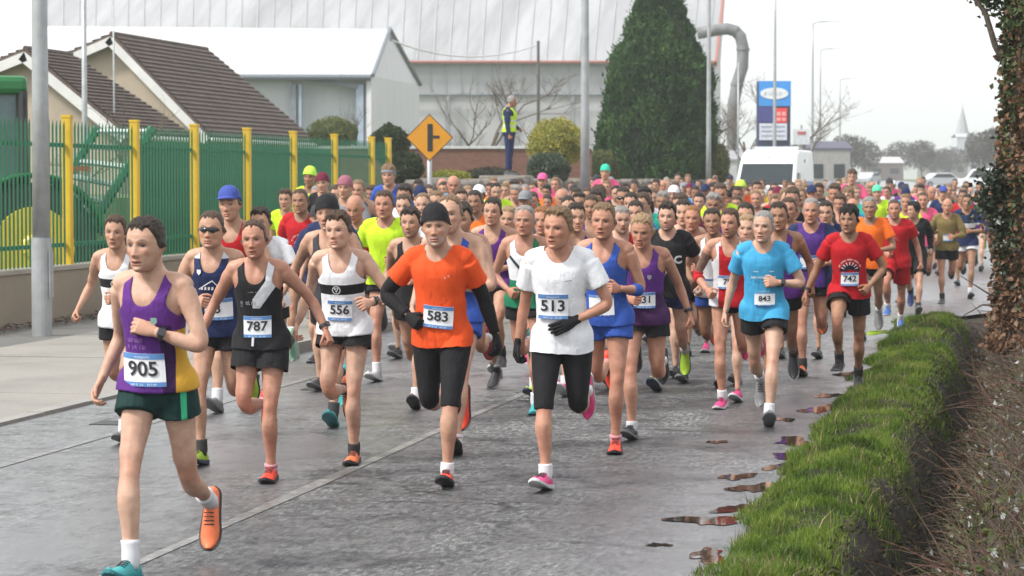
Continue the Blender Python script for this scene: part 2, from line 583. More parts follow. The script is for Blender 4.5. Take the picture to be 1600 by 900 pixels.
def hair_mask(V, style):
    x, y, z = V[:, 0], V[:, 1], V[:, 2]; ax = np.abs(x)
    th = {'short': 0.011, 'crop': 0.006, 'buzz': 0.003, 'mid': 0.018, 'mop': 0.026, 'recede': 0.009, 'long': 0.018, 'ring': 0.008, 'quiff': 0.014}.get(style, 0.011)
    fh = {'short': 0.082, 'crop': 0.085, 'buzz': 0.085, 'mid': 0.076, 'mop': 0.060, 'recede': 0.102, 'long': 0.082, 'ring': 0.2, 'quiff': 0.083}.get(style, 0.074)
    # hairline height as a function of y (front to back) and x
    temple = np.clip((ax - 0.030) / 0.03, 0, 1)
    line_f = fh + 0.018 * temple * (style != 'mop') - 0.02 * g(ax, 0.01) * (style == 'recede') + 0.006 * np.sin(ax * 160)
    side = np.interp(y, [-0.062, -0.045, -0.022, 0.0, 0.02, 0.05, 0.11], [0.090, 0.058, 0.004, -0.018, 0.000, -0.045, -0.055])
    if style == 'ring': side = side + 0.0
    lowf = np.where(y < -0.060, line_f, np.minimum(line_f, side) if style not in ('recede',) else np.maximum(side, np.where(y < -0.03, 0.07, -1)))
    if style == 'mop': lowf = lowf + 0.012 * np.sin(x * 120 + 1) * (y < -0.05)
    m = (z - lowf) / 0.010
    if style == 'ring': m = np.minimum(m, (0.075 - z + 0.4 * np.clip(y, 0, 1)) / 0.012)
    return np.clip(m, -2.5, 1.6) + 0.55 * snoise(V, 150, 3)


def hair_shell(V, nu, nv, style, rng):
    """hair grows from the head's own surface; returns V, F or None"""
    x, y, z = V[:, 0], V[:, 1], V[:, 2]; ax = np.abs(x)
    th = {'short': 0.0085, 'crop': 0.0045, 'buzz': 0.003, 'mid': 0.012, 'mop': 0.017, 'recede': 0.006, 'long': 0.011, 'ring': 0.006, 'quiff': 0.010}.get(style, 0.011)
    mk = np.clip(hair_mask(V, style) * 0.7, -0.6, 1.0)
    Fq = grid_faces(nu, nv)
    n = vnormals(V, Fq)
    if (n[len(n) // 3] @ V[len(n) // 3]) < 0: n = -n
    top = np.clip((z - 0.03) / 0.07, 0, 1)
    amp = th * (0.30 + 1.0 * top) * np.clip(mk, 0, 1) ** 0.8
    if style in ('quiff', 'mid'): amp += 0.012 * np.clip((-0.02 - y) / 0.05, 0, 1) * top * np.clip(mk, 0, 1)
    if style in ('mop', 'mid'): amp += 0.010 * snoise(V, 55, 5) * np.clip(mk, 0, 1)
    amp += th * 0.42 * (0.3 + top) * snoise(V * np.array([2.4, 0.8, 1.0]), 110, 2) * np.clip(mk, 0, 1)
    amp += np.where(mk < 0, 0.004 * mk, 0) + 0.0008
    V2 = V + n * amp[:, None]
    # close the crown
    V2, T = clip(V2, np.concatenate([Fq]), mk + 0.3)
    b = len(V2)
    if style != 'ring':
        c = np.array([[0, 0.004, 0.127 + th * 1.1]])
        ring = [np.argmin(np.linalg.norm(V2 - (V[i] + n[i] * amp[i]), axis=1)) for i in range(0, nu)]
        cap = np.array([(ring[i], b, ring[(i + 1) % nu]) for i in range(nu)])[:, ::-1]
        V2 = np.concatenate([V2, c]); T = np.concatenate([T, cap])
    return V2, T


def hat_shell(V, nu, nv, kind):
    x, y, z = V[:, 0], V[:, 1], V[:, 2]
    edge = {'beanie': np.interp(y, [-0.1, 0.0, 0.1], [0.042, 0.012, -0.035]), 'cap': np.interp(y, [-0.1, 0, 0.1], [0.055, 0.040, 0.012])}[kind]
    th = {'beanie': 0.013, 'cap': 0.011}[kind]
    Fq = grid_faces(nu, nv); n = vnormals(V, Fq)
    if (n[len(n) // 3] @ V[len(n) // 3]) < 0: n = -n
    m = (z - edge)
    up = np.clip((z - 0.05) / 0.07, 0, 1)
    V2 = V + n * th + np.array([0, 0, 1.0])[None] * (0.012 * up)[:, None]
    V2 = np.where((np.abs(x) > 0.074)[:, None], V2 * np.array([0.93, 1, 1]), V2)
    V2 = V2 + n * (0.002 * snoise(V, 70, 4))[:, None]
    V2, T = clip(V2, Fq, m)
    b = len(V2); c = np.array([[0, 0.004, V2[:, 2].max() + 0.001]])
    ring = [np.argmin(np.linalg.norm(V2 - (V[i] + n[i] * th + [0, 0, 0.012 * up[i]]), axis=1)) for i in range(nu)]
    cap = np.array([(ring[i], b, ring[(i + 1) % nu]) for i in range(nu)])[:, ::-1]
    V2 = np.concatenate([V2, c]); T = np.concatenate([T, cap])
    if kind == 'cap':                                          # the peak
        k = 14; P = []; b = len(V2)
        for i in range(k):
            a = -1.15 + 2.3 * i / (k - 1)
            px_, py_ = 0.080 * math.sin(a), -0.097 * math.cos(a)
            for q, r in enumerate((0.0, 1.0)):
                for zz in (0.004, -0.001):
                    P.append((px_ * (1 + 0.0 * r), py_ - 0.060 * r * math.cos(a * 0.9), 0.062 - 0.016 * r - 0.012 * (a / 1.15) ** 2 + zz))
        Fk = []
        for i in range(k - 1):
            o, o2 = i * 4, i * 4 + 4
            Fk += [(o, o + 2, o2 + 2), (o, o2 + 2, o2), (o + 1, o2 + 1, o2 + 3), (o + 1, o2 + 3, o + 3), (o + 2, o + 3, o2 + 3), (o + 2, o2 + 3, o2 + 2)]
        V2 = np.concatenate([V2, np.array(P)]); T = np.concatenate([T, np.array(Fk) + b])
    return V2, T


# ---- hands (left hand; wrist at the origin, fingers towards -z, thumb towards -y, palm towards -x)
def chain(p, segs, rad, n=8):
    pts = [Vector(p)]
    for d, l in segs: pts.append(pts[-1] + Vector(d).normalized() * l)
    dense = []; rr = []
    for i in range(len(pts) - 1):
        for k in range(4):
            dense.append(pts[i].lerp(pts[i + 1], k / 4)); rr.append(rad[i] + (rad[i + 1] - rad[i]) * k / 4)
    dense.append(pts[-1]); rr.append(rad[-1] * 0.85)
    dense.append(pts[-1] + (pts[-1] - pts[-2]).normalized() * rad[-1] * 0.6); rr.append(rad[-1] * 0.45)
    return tube_np(dense, rr, n)


def make_hand(curl, vox):
    parts = []
    pal = []
    for z, hy, hx, cy in ((0.03, 0.026, 0.020, 0), (0.0, 0.027, 0.019, 0), (-0.03, 0.035, 0.018, 0.001), (-0.065, 0.041, 0.016, 0.0), (-0.092, 0.040, 0.013, 0.0)):
        pal.append((z, hy, hx, cy))
    V, F = tube_np([Vector((0, cy, z)) for z, hy, hx, cy in pal], [(hx, hy, 0, 0) for z, hy, hx, cy in pal], 14, ref=Vector((1, 0, 0)))
    parts.append((V, F))
    L = [0.95, 1.06, 1.0, 0.80]
    for i, yy in enumerate((-0.030, -0.0105, 0.0095, 0.0285)):
        c1, c2, c3 = [c * (1 + 0.06 * i) for c in curl]
        a1, a2, a3 = R(c1), R(c1 + c2), R(c1 + c2 + c3)
        fan = (i - 1.5) * 0.05
        segs = [((-math.sin(a), fan, -math.cos(a)), l * L[i]) for a, l in ((a1, 0.044), (a2, 0.027), (a3, 0.021))]
        parts.append(chain((0.001, yy, -0.084), segs, (0.0100, 0.0092, 0.0086, 0.0076)))
    tc = 1 if curl[0] > 40 else 0.45
    parts.append(chain((-0.006, -0.026, -0.022), [((-0.25, -0.75, -0.85), 0.042), ((-0.75 * tc, -0.35, -0.85), 0.032), ((-0.85 * tc, 0.15, -0.7), 0.026)], (0.0125, 0.0110, 0.0100, 0.0088)))
    return voxel(parts, vox, 2, 0.4)


HANDS = {}


def hand_mesh(kind, vox):
    k = (kind, vox)
    if k not in HANDS: HANDS[k] = make_hand({'fist': (62, 78, 40), 'loose': (38, 52, 30), 'open': (12, 16, 10)}[kind], vox)
    return HANDS[k]


# ---- torso cross-sections (z above the hip joints, half width, half depth, centre y)
TORSO = np.array([(-0.115, 0.060, 0.055, 0.010), (-0.08, 0.128, 0.098, 0.010), (-0.03, 0.164, 0.116, 0.010), (0.02, 0.168, 0.117, 0.008), (0.08, 0.158, 0.108, 0.004),
                  (0.14, 0.144, 0.099, 0.0), (0.20, 0.137, 0.096, -0.002), (0.27, 0.144, 0.102, -0.002), (0.34, 0.158, 0.113, 0.0), (0.40, 0.170, 0.118, 0.002),
                  (0.45, 0.178, 0.113, 0.006), (0.485, 0.176, 0.100, 0.012), (0.515, 0.158, 0.084, 0.016), (0.540, 0.122, 0.070, 0.018), (0.560, 0.088, 0.062, 0.018), (0.585, 0.064, 0.058, 0.012), (0.62, 0.056, 0.056, 0.002), (0.68, 0.054, 0.055, -0.006)])
SHO = (0.178, 0.012, 0.482)


def tor(z):
    return [float(np.interp(z, TORSO[:, 0], TORSO[:, k])) for k in (1, 2, 3)]


class Pose:
    def __init__(s, p):
        s.p = p
        b = p.get('build', 0.96); s.b = b
        lean, sway = p.get('lean', 8), p.get('sway', 0)
        tp, tc = p.get('hip_twist', 0), p.get('twist', 0)
        s.Rl = rot('X', lean) @ rot('Y', sway)          # +lean tips forward (-y)
        s.tp, s.tc = tp, tc
        s.chest = s.Rl @ rot('Z', tc)
        s.off = Vector((0, 0, 0))
        # legs
        s.leg = []
        for side, (hip, knee, abd, foot) in zip((-1, 1), p['legs']):
            h = rot('Z', tp) @ Vector((side * 0.088, 0, 0))
            Ra = rot('Y', -side * abd)
            d1 = Ra @ Vector((0, -math.sin(R(hip)), -math.cos(R(hip))))
            sh = hip - knee
            d2 = Ra @ Vector((0, -math.sin(R(sh)), -math.cos(R(sh))))
            d2 = (d2 + Vector((-side * 0.04, 0, 0))).normalized()
            k = h + d1 * 0.435; a = k + d2 * 0.425
            # foot: pitch relative to the ground, + = toe up
            pitch = foot
            tz = rot('Z', side * 6)
            s.leg.append((h, k, a, tz @ rot('X', -pitch), d2))
        # arms
        s.arm = []
        for side, (fl, abd, inr, elb) in zip((-1, 1), p['arms']):
            sh = s.chest @ Vector((side * SHO[0] * b ** 0.5, SHO[1], SHO[2]))
            Ra = s.chest @ rot('Y', -side * abd) @ rot('X', -fl)
            d1 = Ra @ Vector((0, 0, -1))
            bend = Ra @ Vector((-side * math.sin(R(inr)), -math.cos(R(inr)), 0))
            e = sh + d1 * 0.295
            fd = d1 * math.cos(R(elb)) + bend * math.sin(R(elb))
            th = (-d1 * math.sin(R(elb)) + bend * math.cos(R(elb)))
            w = e + fd * 0.245
            wp = p.get('wrist', 0)
            s.arm.append((sh, e, w, fd, th))
        # head
        hy, hp = p.get('head_yaw', 0), p.get('head_pitch', 0)
        s.neck = s.chest @ Vector((0, -0.004, 0.60))
        s.hR = s.Rl.lerp(Matrix.Identity(3), 0.75) if hasattr(s.Rl, 'lerp') else rot('X', lean * 0.25)
        s.hR = rot('Z', hy) @ rot('X', hp) @ rot('Y', p.get('head_tilt', 0))
        s.hs = p.get('head_scale', 1.04)
        s.hc = s.neck + s.chest @ Vector((0, -0.026, 0.020)) + s.hR @ Vector((0, -0.012, 0.085)) * s.hs

    def ring(s, z, off=0.0, n=48, ex=0.90, widen=1.0, zmin=-9):
        a, b, c = tor(max(z, zmin))
        a = a * s.b * widen + off; b = b * (s.b ** 0.8) + off
        t = np.linspace(0, 2 * math.pi, n, endpoint=False)
        x = a * np.sign(np.sin(t)) * np.abs(np.sin(t)) ** ex; y = c - b * np.sign(np.cos(t)) * np.abs(np.cos(t)) ** ex
        return np.stack([x, y, np.full(n, z)], -1)

    def tw(s, P):
        """rest torso coordinates -> posed"""
        P = np.asarray(P, dtype=float)
        t = np.clip(P[:, 2] / 0.42, 0, 1); t = t * t * (3 - 2 * t)
        ang = np.radians(s.tp + (s.tc - s.tp) * t)
        ca, sa = np.cos(ang), np.sin(ang)
        Q = np.stack([P[:, 0] * ca - P[:, 1] * sa, P[:, 0] * sa + P[:, 1] * ca, P[:, 2]], -1)
        return Q @ np.array(s.Rl).T

    def untw(s, Q):
        P = np.asarray(Q, dtype=float) @ np.array(s.Rl)
        t = np.clip(P[:, 2] / 0.42, 0, 1); t = t * t * (3 - 2 * t)
        ang = -np.radians(s.tp + (s.tc - s.tp) * t)
        ca, sa = np.cos(ang), np.sin(ang)
        return np.stack([P[:, 0] * ca - P[:, 1] * sa, P[:, 0] * sa + P[:, 1] * ca, P[:, 2]], -1)

    def front(s, x, z, off):
        a, b, c = tor(z); a = a * s.b + off; b = b * s.b ** 0.8 + off
        u = min(0.999, abs(x) / a)
        ct = max(0.0, 1 - u ** (2 / 0.9)) ** (0.9 / 2)
        return (x, c - b * ct, z)


def bent(p0, p1, p2, n1, n2, r=0.07):
    """centre line of a limb, rounded at the joint; returns points and a parameter 0..2"""
    pts = []; ts = []
    for i in range(n1 + n2 + 1):
        t = 2.0 * i / (n1 + n2)
        if abs(t - 1) < r * 3:
            u = (t - 1 + r * 3) / (r * 6)
            A = p0.lerp(p1, 1 - r * 3); B = p1.lerp(p2, r * 3)
            q = A.lerp(p1, u).lerp(p1.lerp(B, u), u)
        else:
            q = p0.lerp(p1, t) if t < 1 else p1.lerp(p2, t - 1)
        pts.append(q); ts.append(t)
    return pts, ts


LEGR = np.array([(-0.06, 0.085), (0.0, 0.094), (0.15, 0.096), (0.4, 0.086), (0.7, 0.068), (0.9, 0.0565), (1.0, 0.0560), (1.1, 0.0520), (1.28, 0.0610), (1.42, 0.0590), (1.65, 0.0440), (1.85, 0.0350), (1.97, 0.0365), (2.05, 0.036)])
ARMR = np.array([(-0.05, 0.050), (0.0, 0.058), (0.18, 0.0585), (0.45, 0.0500), (0.75, 0.0445), (0.95, 0.0405), (1.05, 0.041), (1.25, 0.0435), (1.5, 0.038), (1.8, 0.0295), (2.0, 0.0275)])


def limb(p0, p1, p2, tab, k, ref, n=14, bulge=0.0, t0=0.0, t1=2.0, flat=1.0):
    pts, ts = bent(p0, p1, p2, 14, 14)
    P = []; Rr = []
    for q, t in zip(pts, ts):
        if t < t0 - 1e-6 or t > t1 + 1e-6: continue
        r = float(np.interp(t, tab[:, 0], tab[:, 1])) * k
        ob = bulge * math.exp(-((t - 1.3) / 0.22) ** 2) - bulge * 0.6 * math.exp(-((t - 0.55) / 0.3) ** 2)
        fl = flat if t < 1.6 else 1.0
        P.append(q); Rr.append((r * fl, r / fl ** 0.5, 0, ob))
    return tube_np(P, Rr, n, True, ref)


SHOE_S = [  # y (toe negative), half width, sole z bottom, top z (upper), mid height of the sole
    (0.078, 0.012, 0.012, 0.050), (0.070, 0.026, 0.005, 0.074), (0.050, 0.034, 0.001, 0.092), (0.010, 0.036, 0.0, 0.096), (-0.030, 0.037, 0.001, 0.088), (-0.075, 0.041, 0.002, 0.070),
    (-0.120, 0.047, 0.003, 0.058), (-0.155, 0.046, 0.007, 0.050), (-0.185, 0.037, 0.015, 0.045), (-0.205, 0.022, 0.024, 0.042), (-0.212, 0.008, 0.030, 0.038)]


def shoe_parts(ank, Rf, fine):
    n = 16 if fine else 10
    up = []; so = []
    for y, w, zb, zt in SHOE_S:
        zm = zb + (0.016 if y < -0.10 else 0.022) + 0.008 * (y > 0)
        rr = []
        for k in range(n):
            a = 2 * math.pi * k / n
            x = w * 0.94 * math.copysign(abs(math.cos(a)) ** 0.75, math.cos(a))
            s_ = math.sin(a)
            z = zm - 0.006 + (max(zt - zm, 0.012) + 0.004) * max(s_, 0) ** 0.8 + min(s_, 0) * 0.004
            x *= 1 - 0.35 * max(s_, 0) ** 2
            rr.append((x, y * 0.985, z - 0.085))
        up.append(rr)
        rs = []
        for k in range(8):
            X, Z = [(-1, 0.25), (-0.93, 0.02), (0, 0.0), (0.93, 0.02), (1, 0.25), (1.0, 0.9), (0, 1.0), (-1.0, 0.9)][k]
            rs.append((X * (w + 0.004), y * 1.02, zb + (zm - zb) * Z - 0.085))
        so.append(rs)
    def lo(rings):
        n = len(rings[0]); V = [ank + Rf @ (Vector(p) * 1.13) for r in rings for p in r]
        F = [(i * n + k, i * n + (k + 1) % n, (i + 1) * n + (k + 1) % n, (i + 1) * n + k) for i in range(len(rings) - 1) for k in range(n)]
        F += [tuple(range(n - 1, -1, -1)), tuple((len(rings) - 1) * n + k for k in range(n))]
        return V, F
    return lo(up), lo(so)


TEXTS = {}


def text_mesh(s, bold=0.02):
    if s not in TEXTS:
        cu = bpy.data.curves.new('t', 'FONT'); cu.body = s; cu.align_x = 'CENTER'; cu.align_y = 'CENTER'; cu.size = 1.0; cu.offset = bold; cu.resolution_u = 3
        o = bpy.data.objects.new('t', cu); TS.collection.objects.link(o)
        TVL.update(); dg = TVL.depsgraph
        m = o.evaluated_get(dg).to_mesh()
        V = np.array([v.co[:] for v in m.vertices]); F = [tuple(p.vertices) for p in m.polygons]
        o.evaluated_get(dg).to_mesh_clear()
        bpy.data.objects.remove(o); bpy.data.curves.remove(cu)
        TEXTS[s] = (V, F)
    return TEXTS[s]


def set_attr(me, name, arr, typ='FLOAT_VECTOR'):
    a = me.attributes.new(name, typ, 'POINT')
    if typ == 'FLOAT_VECTOR': a.data.foreach_set('vector', np.asarray(arr, dtype=np.float32).ravel())
    else: a.data.foreach_set('color', np.concatenate([arr, np.ones((len(arr), 1))], 1).astype(np.float32).ravel())


LOD = {'hero': dict(vox=0.0085, cl=0.009, nu=112, nv=84, hand=0.0038, n=64), 'mid': dict(vox=0.012, cl=0.012, nu=80, nv=60, hand=0.006, n=48), 'far': dict(vox=0.019, cl=0.018, nu=44, nv=36, hand=0.009, n=32)}


def push_out(V, q, rest, kb, rad):
    """cloth lies over the tops of the thighs"""
    for (h, k, a, Rf, d2) in q.leg:
        h0 = np.array(h + Vector((0, 0, 0.02))); ax_ = np.array(k - h); t_ = np.clip(((V - h0) @ ax_) / (ax_ @ ax_), 0, 0.35)
        c_ = h0 + t_[:, None] * ax_; d_ = V - c_; dd = np.linalg.norm(d_, axis=1)
        m = (dd < rad * kb) & (rest[:, 2] < 0.13)
        w = np.clip((0.13 - rest[:, 2]) / 0.03, 0, 1)
        V = np.where(m[:, None], V + (d_ / np.maximum(dd, 1e-4)[:, None]) * ((rad * kb - dd) * w)[:, None], V)
    return V


def garment_obj(name, V, F, rest, mat, parent):
    me = mesh_from(V, F, True, name)
    set_attr(me, 'rest', rest)
    return link(name, me, mat, parent)


def strokes(rows):
    """small print that cannot be read: rows of (x0, x1, z0, z1) bars"""
    V = []; F = []
    for x0, x1, z0, z1 in rows:
        b = len(V); V += [(x0, z0, 0), (x1, z0, 0), (x1, z1, 0), (x0, z1, 0)]; F.append((b, b + 1, b + 2, b + 3))
    return np.array(V), F


def tiny_print(w, h, seed, n=10):
    rg = random.Random(seed); rows = []; x = -w / 2
    step = w / n
    for i in range(n):
        if rg.random() < 0.14: x += step; continue
        rows.append((x, x + step * 0.22, -h / 2, h / 2 * (1 if rg.random() < 0.4 else 0.55)))
        if rg.random() < 0.8: rows.append((x + step * 0.5, x + step * 0.72, -h / 2, h / 2 * 0.5))
        if rg.random() < 0.6: rows.append((x + step * 0.22, x + step * 0.5, h * 0.1, h * 0.28))
        else: rows.append((x + step * 0.22, x + step * 0.5, -h / 2, -h * 0.32))
        x += step
    return strokes(rows)


def lay(pose, V2, F, cx, cz, sx, off, name, mat, parent, rotd=0.0):
    """lays flat artwork (x right as seen, y up) on the front of the torso"""
    c, s_ = math.cos(R(rotd)), math.sin(R(rotd))
    pts = []
    for v in V2:
        u, w = v[0] * sx, v[1] * sx
        X, Z = cx + u * c - w * s_, cz + u * s_ + w * c          # seen from the front, x to the right is the person's left = +x
        pts.append(pose.front(X, Z, off))
    V = pose.tw(pts) + np.array(pose.off)
    return link(name, mesh_from(V, F, False, name), mat, parent)


def build_person(p, lod='mid', name='person'):
    """one person: body mesh on top, clothes, hair and shoes as children; local origin on the ground below the hips"""
    L = LOD[lod]
    q = Pose(p); b = q.b; rng = np.random.default_rng(p.get('seed', 1))
    skin = np.array(SKINS[p.get('skin', 'light')]) * p.get('tone', 1.0); hairc = np.array(HAIRC[p.get('hairc', 'brown')])
    sk = skin_mat()
    # shoes decide the height of the hips
    shoes = [shoe_parts(a, Rf, lod != 'far') for (h, k, a, Rf, d2) in q.leg]
    zmin = min(min(v.z for v in sp[1][0]) for sp in shoes)
    q.off = Vector((0, 0, -zmin + p.get('lift', 0.0)))
    O = np.array(q.off)
    # ---- body
    parts = []
    rings = [q.tw(q.ring(z, 0, 32)) for z in np.linspace(-0.115, 0.64, 34)]
    n = 32; V = np.concatenate(rings); F = [tuple(f) for f in grid_faces(n, len(rings))] + [tuple(range(n - 1, -1, -1)), tuple((len(rings) - 1) * n + k for k in range(n))]
    parts.append((V, F))
    nk0, nk1 = q.chest @ Vector((0, 0.012, 0.53)), q.hc + q.hR @ Vector((0, 0.022, -0.03))
    parts.append(tube_np([nk0.lerp(nk1, t) for t in np.linspace(0, 1, 6)], [0.070 * b ** 0.5, 0.066, 0.062, 0.060, 0.059, 0.057], 16))
    for side, (h, k, a, Rf, d2) in zip((-1, 1), q.leg):
        kb = (1 + b) / 2 if b > 1 else b
        parts.append(limb(h + Vector((0, 0, 0.02)), k, a, LEGR, kb * p.get('legk', 0.94), Vector((1, 0, 0)), 16, bulge=0.020))
    for side, (s_, e, w, fd, th) in zip((-1, 1), q.arm):
        parts.append(limb(s_, e, w, ARMR, (1 + b) / 2 * p.get('armk', 0.93), th, 14))
        # shoulder cap and trapezius slope
        parts.append(tube_np([q.chest @ Vector((side * x, 0.016, z)) for x, z in ((0.05, 0.53), (0.11, 0.520), (0.168 * b ** 0.5, 0.500), (0.192 * b ** 0.5, 0.484))], [0.052, 0.055, 0.058, 0.048], 12))
    bv, bf, bn = voxel(parts, L['vox'], 4, 0.5)
    col = np.tile(skin, (len(bv), 1))
    for (h, k, a, Rf, d2) in q.leg:
        dk = np.linalg.norm(bv - np.array(k), axis=1); w = (0.75 * np.exp(-(dk / 0.065) ** 2))[:, None]
        col = col * (1 - w) + skin * np.array([0.92, 0.66, 0.60]) * w
    for (s_, e, w_, fd, th) in q.arm:
        dk = np.linalg.norm(bv - np.array(e), axis=1); w = (0.4 * np.exp(-(dk / 0.05) ** 2))[:, None]
        col = col * (1 - w) + skin * np.array([0.95, 0.70, 0.64]) * w
    mus = 0.0045 * snoise(bv * np.array([1.0, 1.0, 0.40]), 26, p.get('seed', 1) % 4, 2)
    for (h, k, a, Rf, d2) in q.leg:
        fw = (Vector((0, -1, 0)) - d2 * d2.dot(Vector((0, -1, 0)))).normalized(); kc = np.array(k + fw * 0.05)
        mus = mus + 0.006 * np.exp(-(np.linalg.norm(bv - kc, axis=1) / 0.030) ** 2) - 0.004 * np.exp(-(np.linalg.norm(bv - kc - np.array([0, 0, 0.065]), axis=1) / 0.03) ** 2)
        for sx in (-1, 1):
            vm = np.array(k - (k - h).normalized() * 0.10 + Vector((sx * 0.045, 0, 0)) + fw * 0.03); mus = mus + 0.006 * np.exp(-(np.linalg.norm(bv - vm, axis=1) / 0.04) ** 2)
    bv = bv + bn * mus[:, None]
    tint = 1 + 0.11 * snoise(bv, 11, 1) - 9.0 * np.clip(-mus, 0, 0.006)
    col = np.clip(col * np.stack([tint, tint ** 1.4, tint ** 1.5], -1), 0, 1)
    if 'tattoo' in p:
        s_, e, w_, fd, th = q.arm[p['tattoo']]
        ax_ = np.array(e - s_); t = ((bv - np.array(s_)) @ ax_) / (ax_ @ ax_); dd = np.linalg.norm(bv - np.array(s_) - t[:, None] * ax_, axis=1)
        m = (t > 0.15) & (t < 0.95) & (dd < 0.08) & (snoise(bv, 45, 2) > -0.35)
        col[m] = col[m] * 0.35 + np.array([0.04, 0.05, 0.05]) * 0.65
    Vs = [bv]; Fs = [bf]; Cs = [col]; base = len(bv)
    # head
    nu, nv = L['nu'], L['nv']
    hv = head_grid(nu, nv, p.get('face', {}))
    hc = head_colors(hv, skin * np.array([1.0, 0.97, 0.95]), hairc, p.get('face', {}), 'bald' if p.get('hat') else p.get('hair', 'short'))
    HM = np.array(q.hR) * q.hs
    hw = hv @ HM.T + np.array(q.hc)
    hf = grid_faces(nu, nv)
    if np.mean(np.einsum('ij,ij->i', vnormals(hv, hf), hv)) < 0: hf = hf[:, ::-1]
    Vs.append(hw); Fs.append(hf + base); Cs.append(hc); base += len(hw)
    # hands
    hands = []
    for i, (side, (s_, e, w, fd, th)) in enumerate(zip((-1, 1), q.arm)):
        kind = p.get('hands', ('fist', 'fist'))[i]
        v, f, _n = hand_mesh(kind, L['hand'])
        zc = -fd; yc = -th; xc = yc.cross(zc)             # thumb along -y
        M = np.array([tuple(xc), tuple(yc), tuple(zc)]).T
        vv = v.copy(); ff = f
        if side < 0:
            vv[:, 0] *= -1; ff = f[:, ::-1]
        if side * 1 < 0: pass
        sc_ = 0.97
        wv = (vv * sc_) @ M.T + np.array(w)
        hands.append((wv, ff, np.array(w), np.array(fd), vv, M, sc_))
        hcol = np.tile(skin * np.array([1.0, 0.90, 0.86]), (len(wv), 1))
        Vs.append(wv); Fs.append(ff + base); Cs.append(hcol); base += len(wv)
    me = mesh_from(np.concatenate(Vs) + O, np.concatenate(Fs), True, name)
    set_attr(me, 'col', np.concatenate(Cs), 'FLOAT_COLOR')
    top = link(name, me, sk)
    # ---- hair / hat
    hat = p.get('hat')
    if hat in ('beanie', 'cap'):
        v, t = hat_shell(hv, nu, nv, hat)
        link('beanie' if hat == 'beanie' else 'cap', mesh_from(v @ HM.T + np.array(q.hc) + O, t, True, hat), p['hat_mat'], top)
    if p.get('hair', 'short') != 'bald' and hat != 'beanie':
        v, t = hair_shell(hv, nu, nv, p.get('hair', 'short') if not hat else 'crop', rng)
        if hat == 'cap':
            v, t = clip(v, t, 0.05 - v[:, 2])
        link('hair', mesh_from(v @ HM.T + np.array(q.hc) + O, t, True, 'hair'), hair_mat('hair_' + p.get('hairc', 'brown'), hairc), top)
    if p.get('hair') == 'long':                                       # tied back
        pts = [q.hc + q.hR @ Vector(v_) * q.hs for v_ in ((0, 0.092, 0.035), (0.01, 0.135, 0.030), (0.025, 0.150, -0.03), (0.035, 0.140, -0.10), (0.03, 0.125, -0.15))]
        v, t = tube_np(pts, [0.018, 0.030, 0.030, 0.022, 0.006], 12)
        link('ponytail', mesh_from(np.array([tuple(x) for x in v]) + O, t, True, 'ponytail'), hair_mat('hair_' + p.get('hairc', 'brown'), hairc), top)
    if p.get('glasses'):
        mb = MB(); k = 22; P = []
        for i in range(k):
            a = -1.05 + 2.1 * i / (k - 1)
            for zz, o in ((0.017, 0.0), (-0.006 - 0.013 * g(abs(a) - 0.45, 0.3), 0.004)):
                P.append(((0.079) * math.sin(a) * 1.02, -(0.104 + o * 0) * math.cos(a) + 0.0, zz + 0.002))
        f = [(2 * i, 2 * i + 1, 2 * i + 3, 2 * i + 2) for i in range(k - 1)]
        V_ = np.array(P) @ HM.T + np.array(q.hc) + O
        go = link('sunglasses', mesh_from(V_, f, True, 'sunglasses'), plain('lens_black', (0.012, 0.012, 0.014), 0.12, 0.02), top)
        so = go.modifiers.new('thick', 'SOLIDIFY'); so.thickness = 0.004
    if p.get('headband'):
        v, t = hat_shell(hv, nu, nv, 'beanie'); v, t = clip(v, t, 0.072 - v[:, 2])
        link('headband', mesh_from(v @ HM.T + np.array(q.hc) + O, t, True, 'headband'), p['headband'], top)
    # ---- upper garment
    kind, mt = p['top']
    n = L['n']
    hem = p.get('hem', -0.03)
    if kind in ('singlet', 'crop'):
        zs = np.linspace(hem if kind == 'singlet' else 0.25, 0.585, int(n * 0.9))
        Vr = []
        for z in zs:
            loose = 0.011 + 0.022 * np.clip((0.16 - z) / 0.16, 0, 1) + 0.006 * math.exp(-((z - 0.2) / 0.1) ** 2)
            Vr.append(q.ring(z, loose, n, zmin=0.0))
        Vr = np.concatenate(Vr); Fg = grid_faces(n, len(zs))
        x, y, z = Vr[:, 0], Vr[:, 1], Vr[:, 2]; ax = np.abs(x)
        frontm = y < 0.01
        nz = np.where(frontm, p.get('neck', 0.425), 0.50)
        hole = np.where(z > nz, np.sqrt(np.clip((z - nz) / 0.10, 0, 9)) * 0.078, -1)          # neck scoop half width
        sn = np.where(z > nz - 0.02, ax - np.maximum(hole, 0) - np.where(z > nz, 0, 0.06 * (nz - z) / 0.02 * 0), 1.0)
        s_neck = ((ax / 0.084) ** 2.5 + (np.clip(0.60 - z, 0, 1) / (0.60 - nz)) ** 2.5 - 1) * 0.03
        az = 0.355                                                                            # bottom of the arm holes
        limit = 0.128 + 0.050 * np.clip((0.43 - z) / 0.075, 0, 1) ** 1.5 - 0.010 * g(z - 0.45, 0.04)
        s_arm = np.where(z > az, limit * b ** 0.5 - ax, (az - z) + 0.02)
        s = np.minimum(s_neck, s_arm)
        s = np.minimum(s, 0.582 - z)
        Vr2 = np.concatenate([Vr, Vr], 1)
        nrm = vnormals(Vr, Fg)
        if nrm[n // 4 + n * 5] @ (Vr[n // 4 + n * 5] * [1, 1, 0]) < 0: nrm = -nrm; Fg = Fg[:, ::-1]
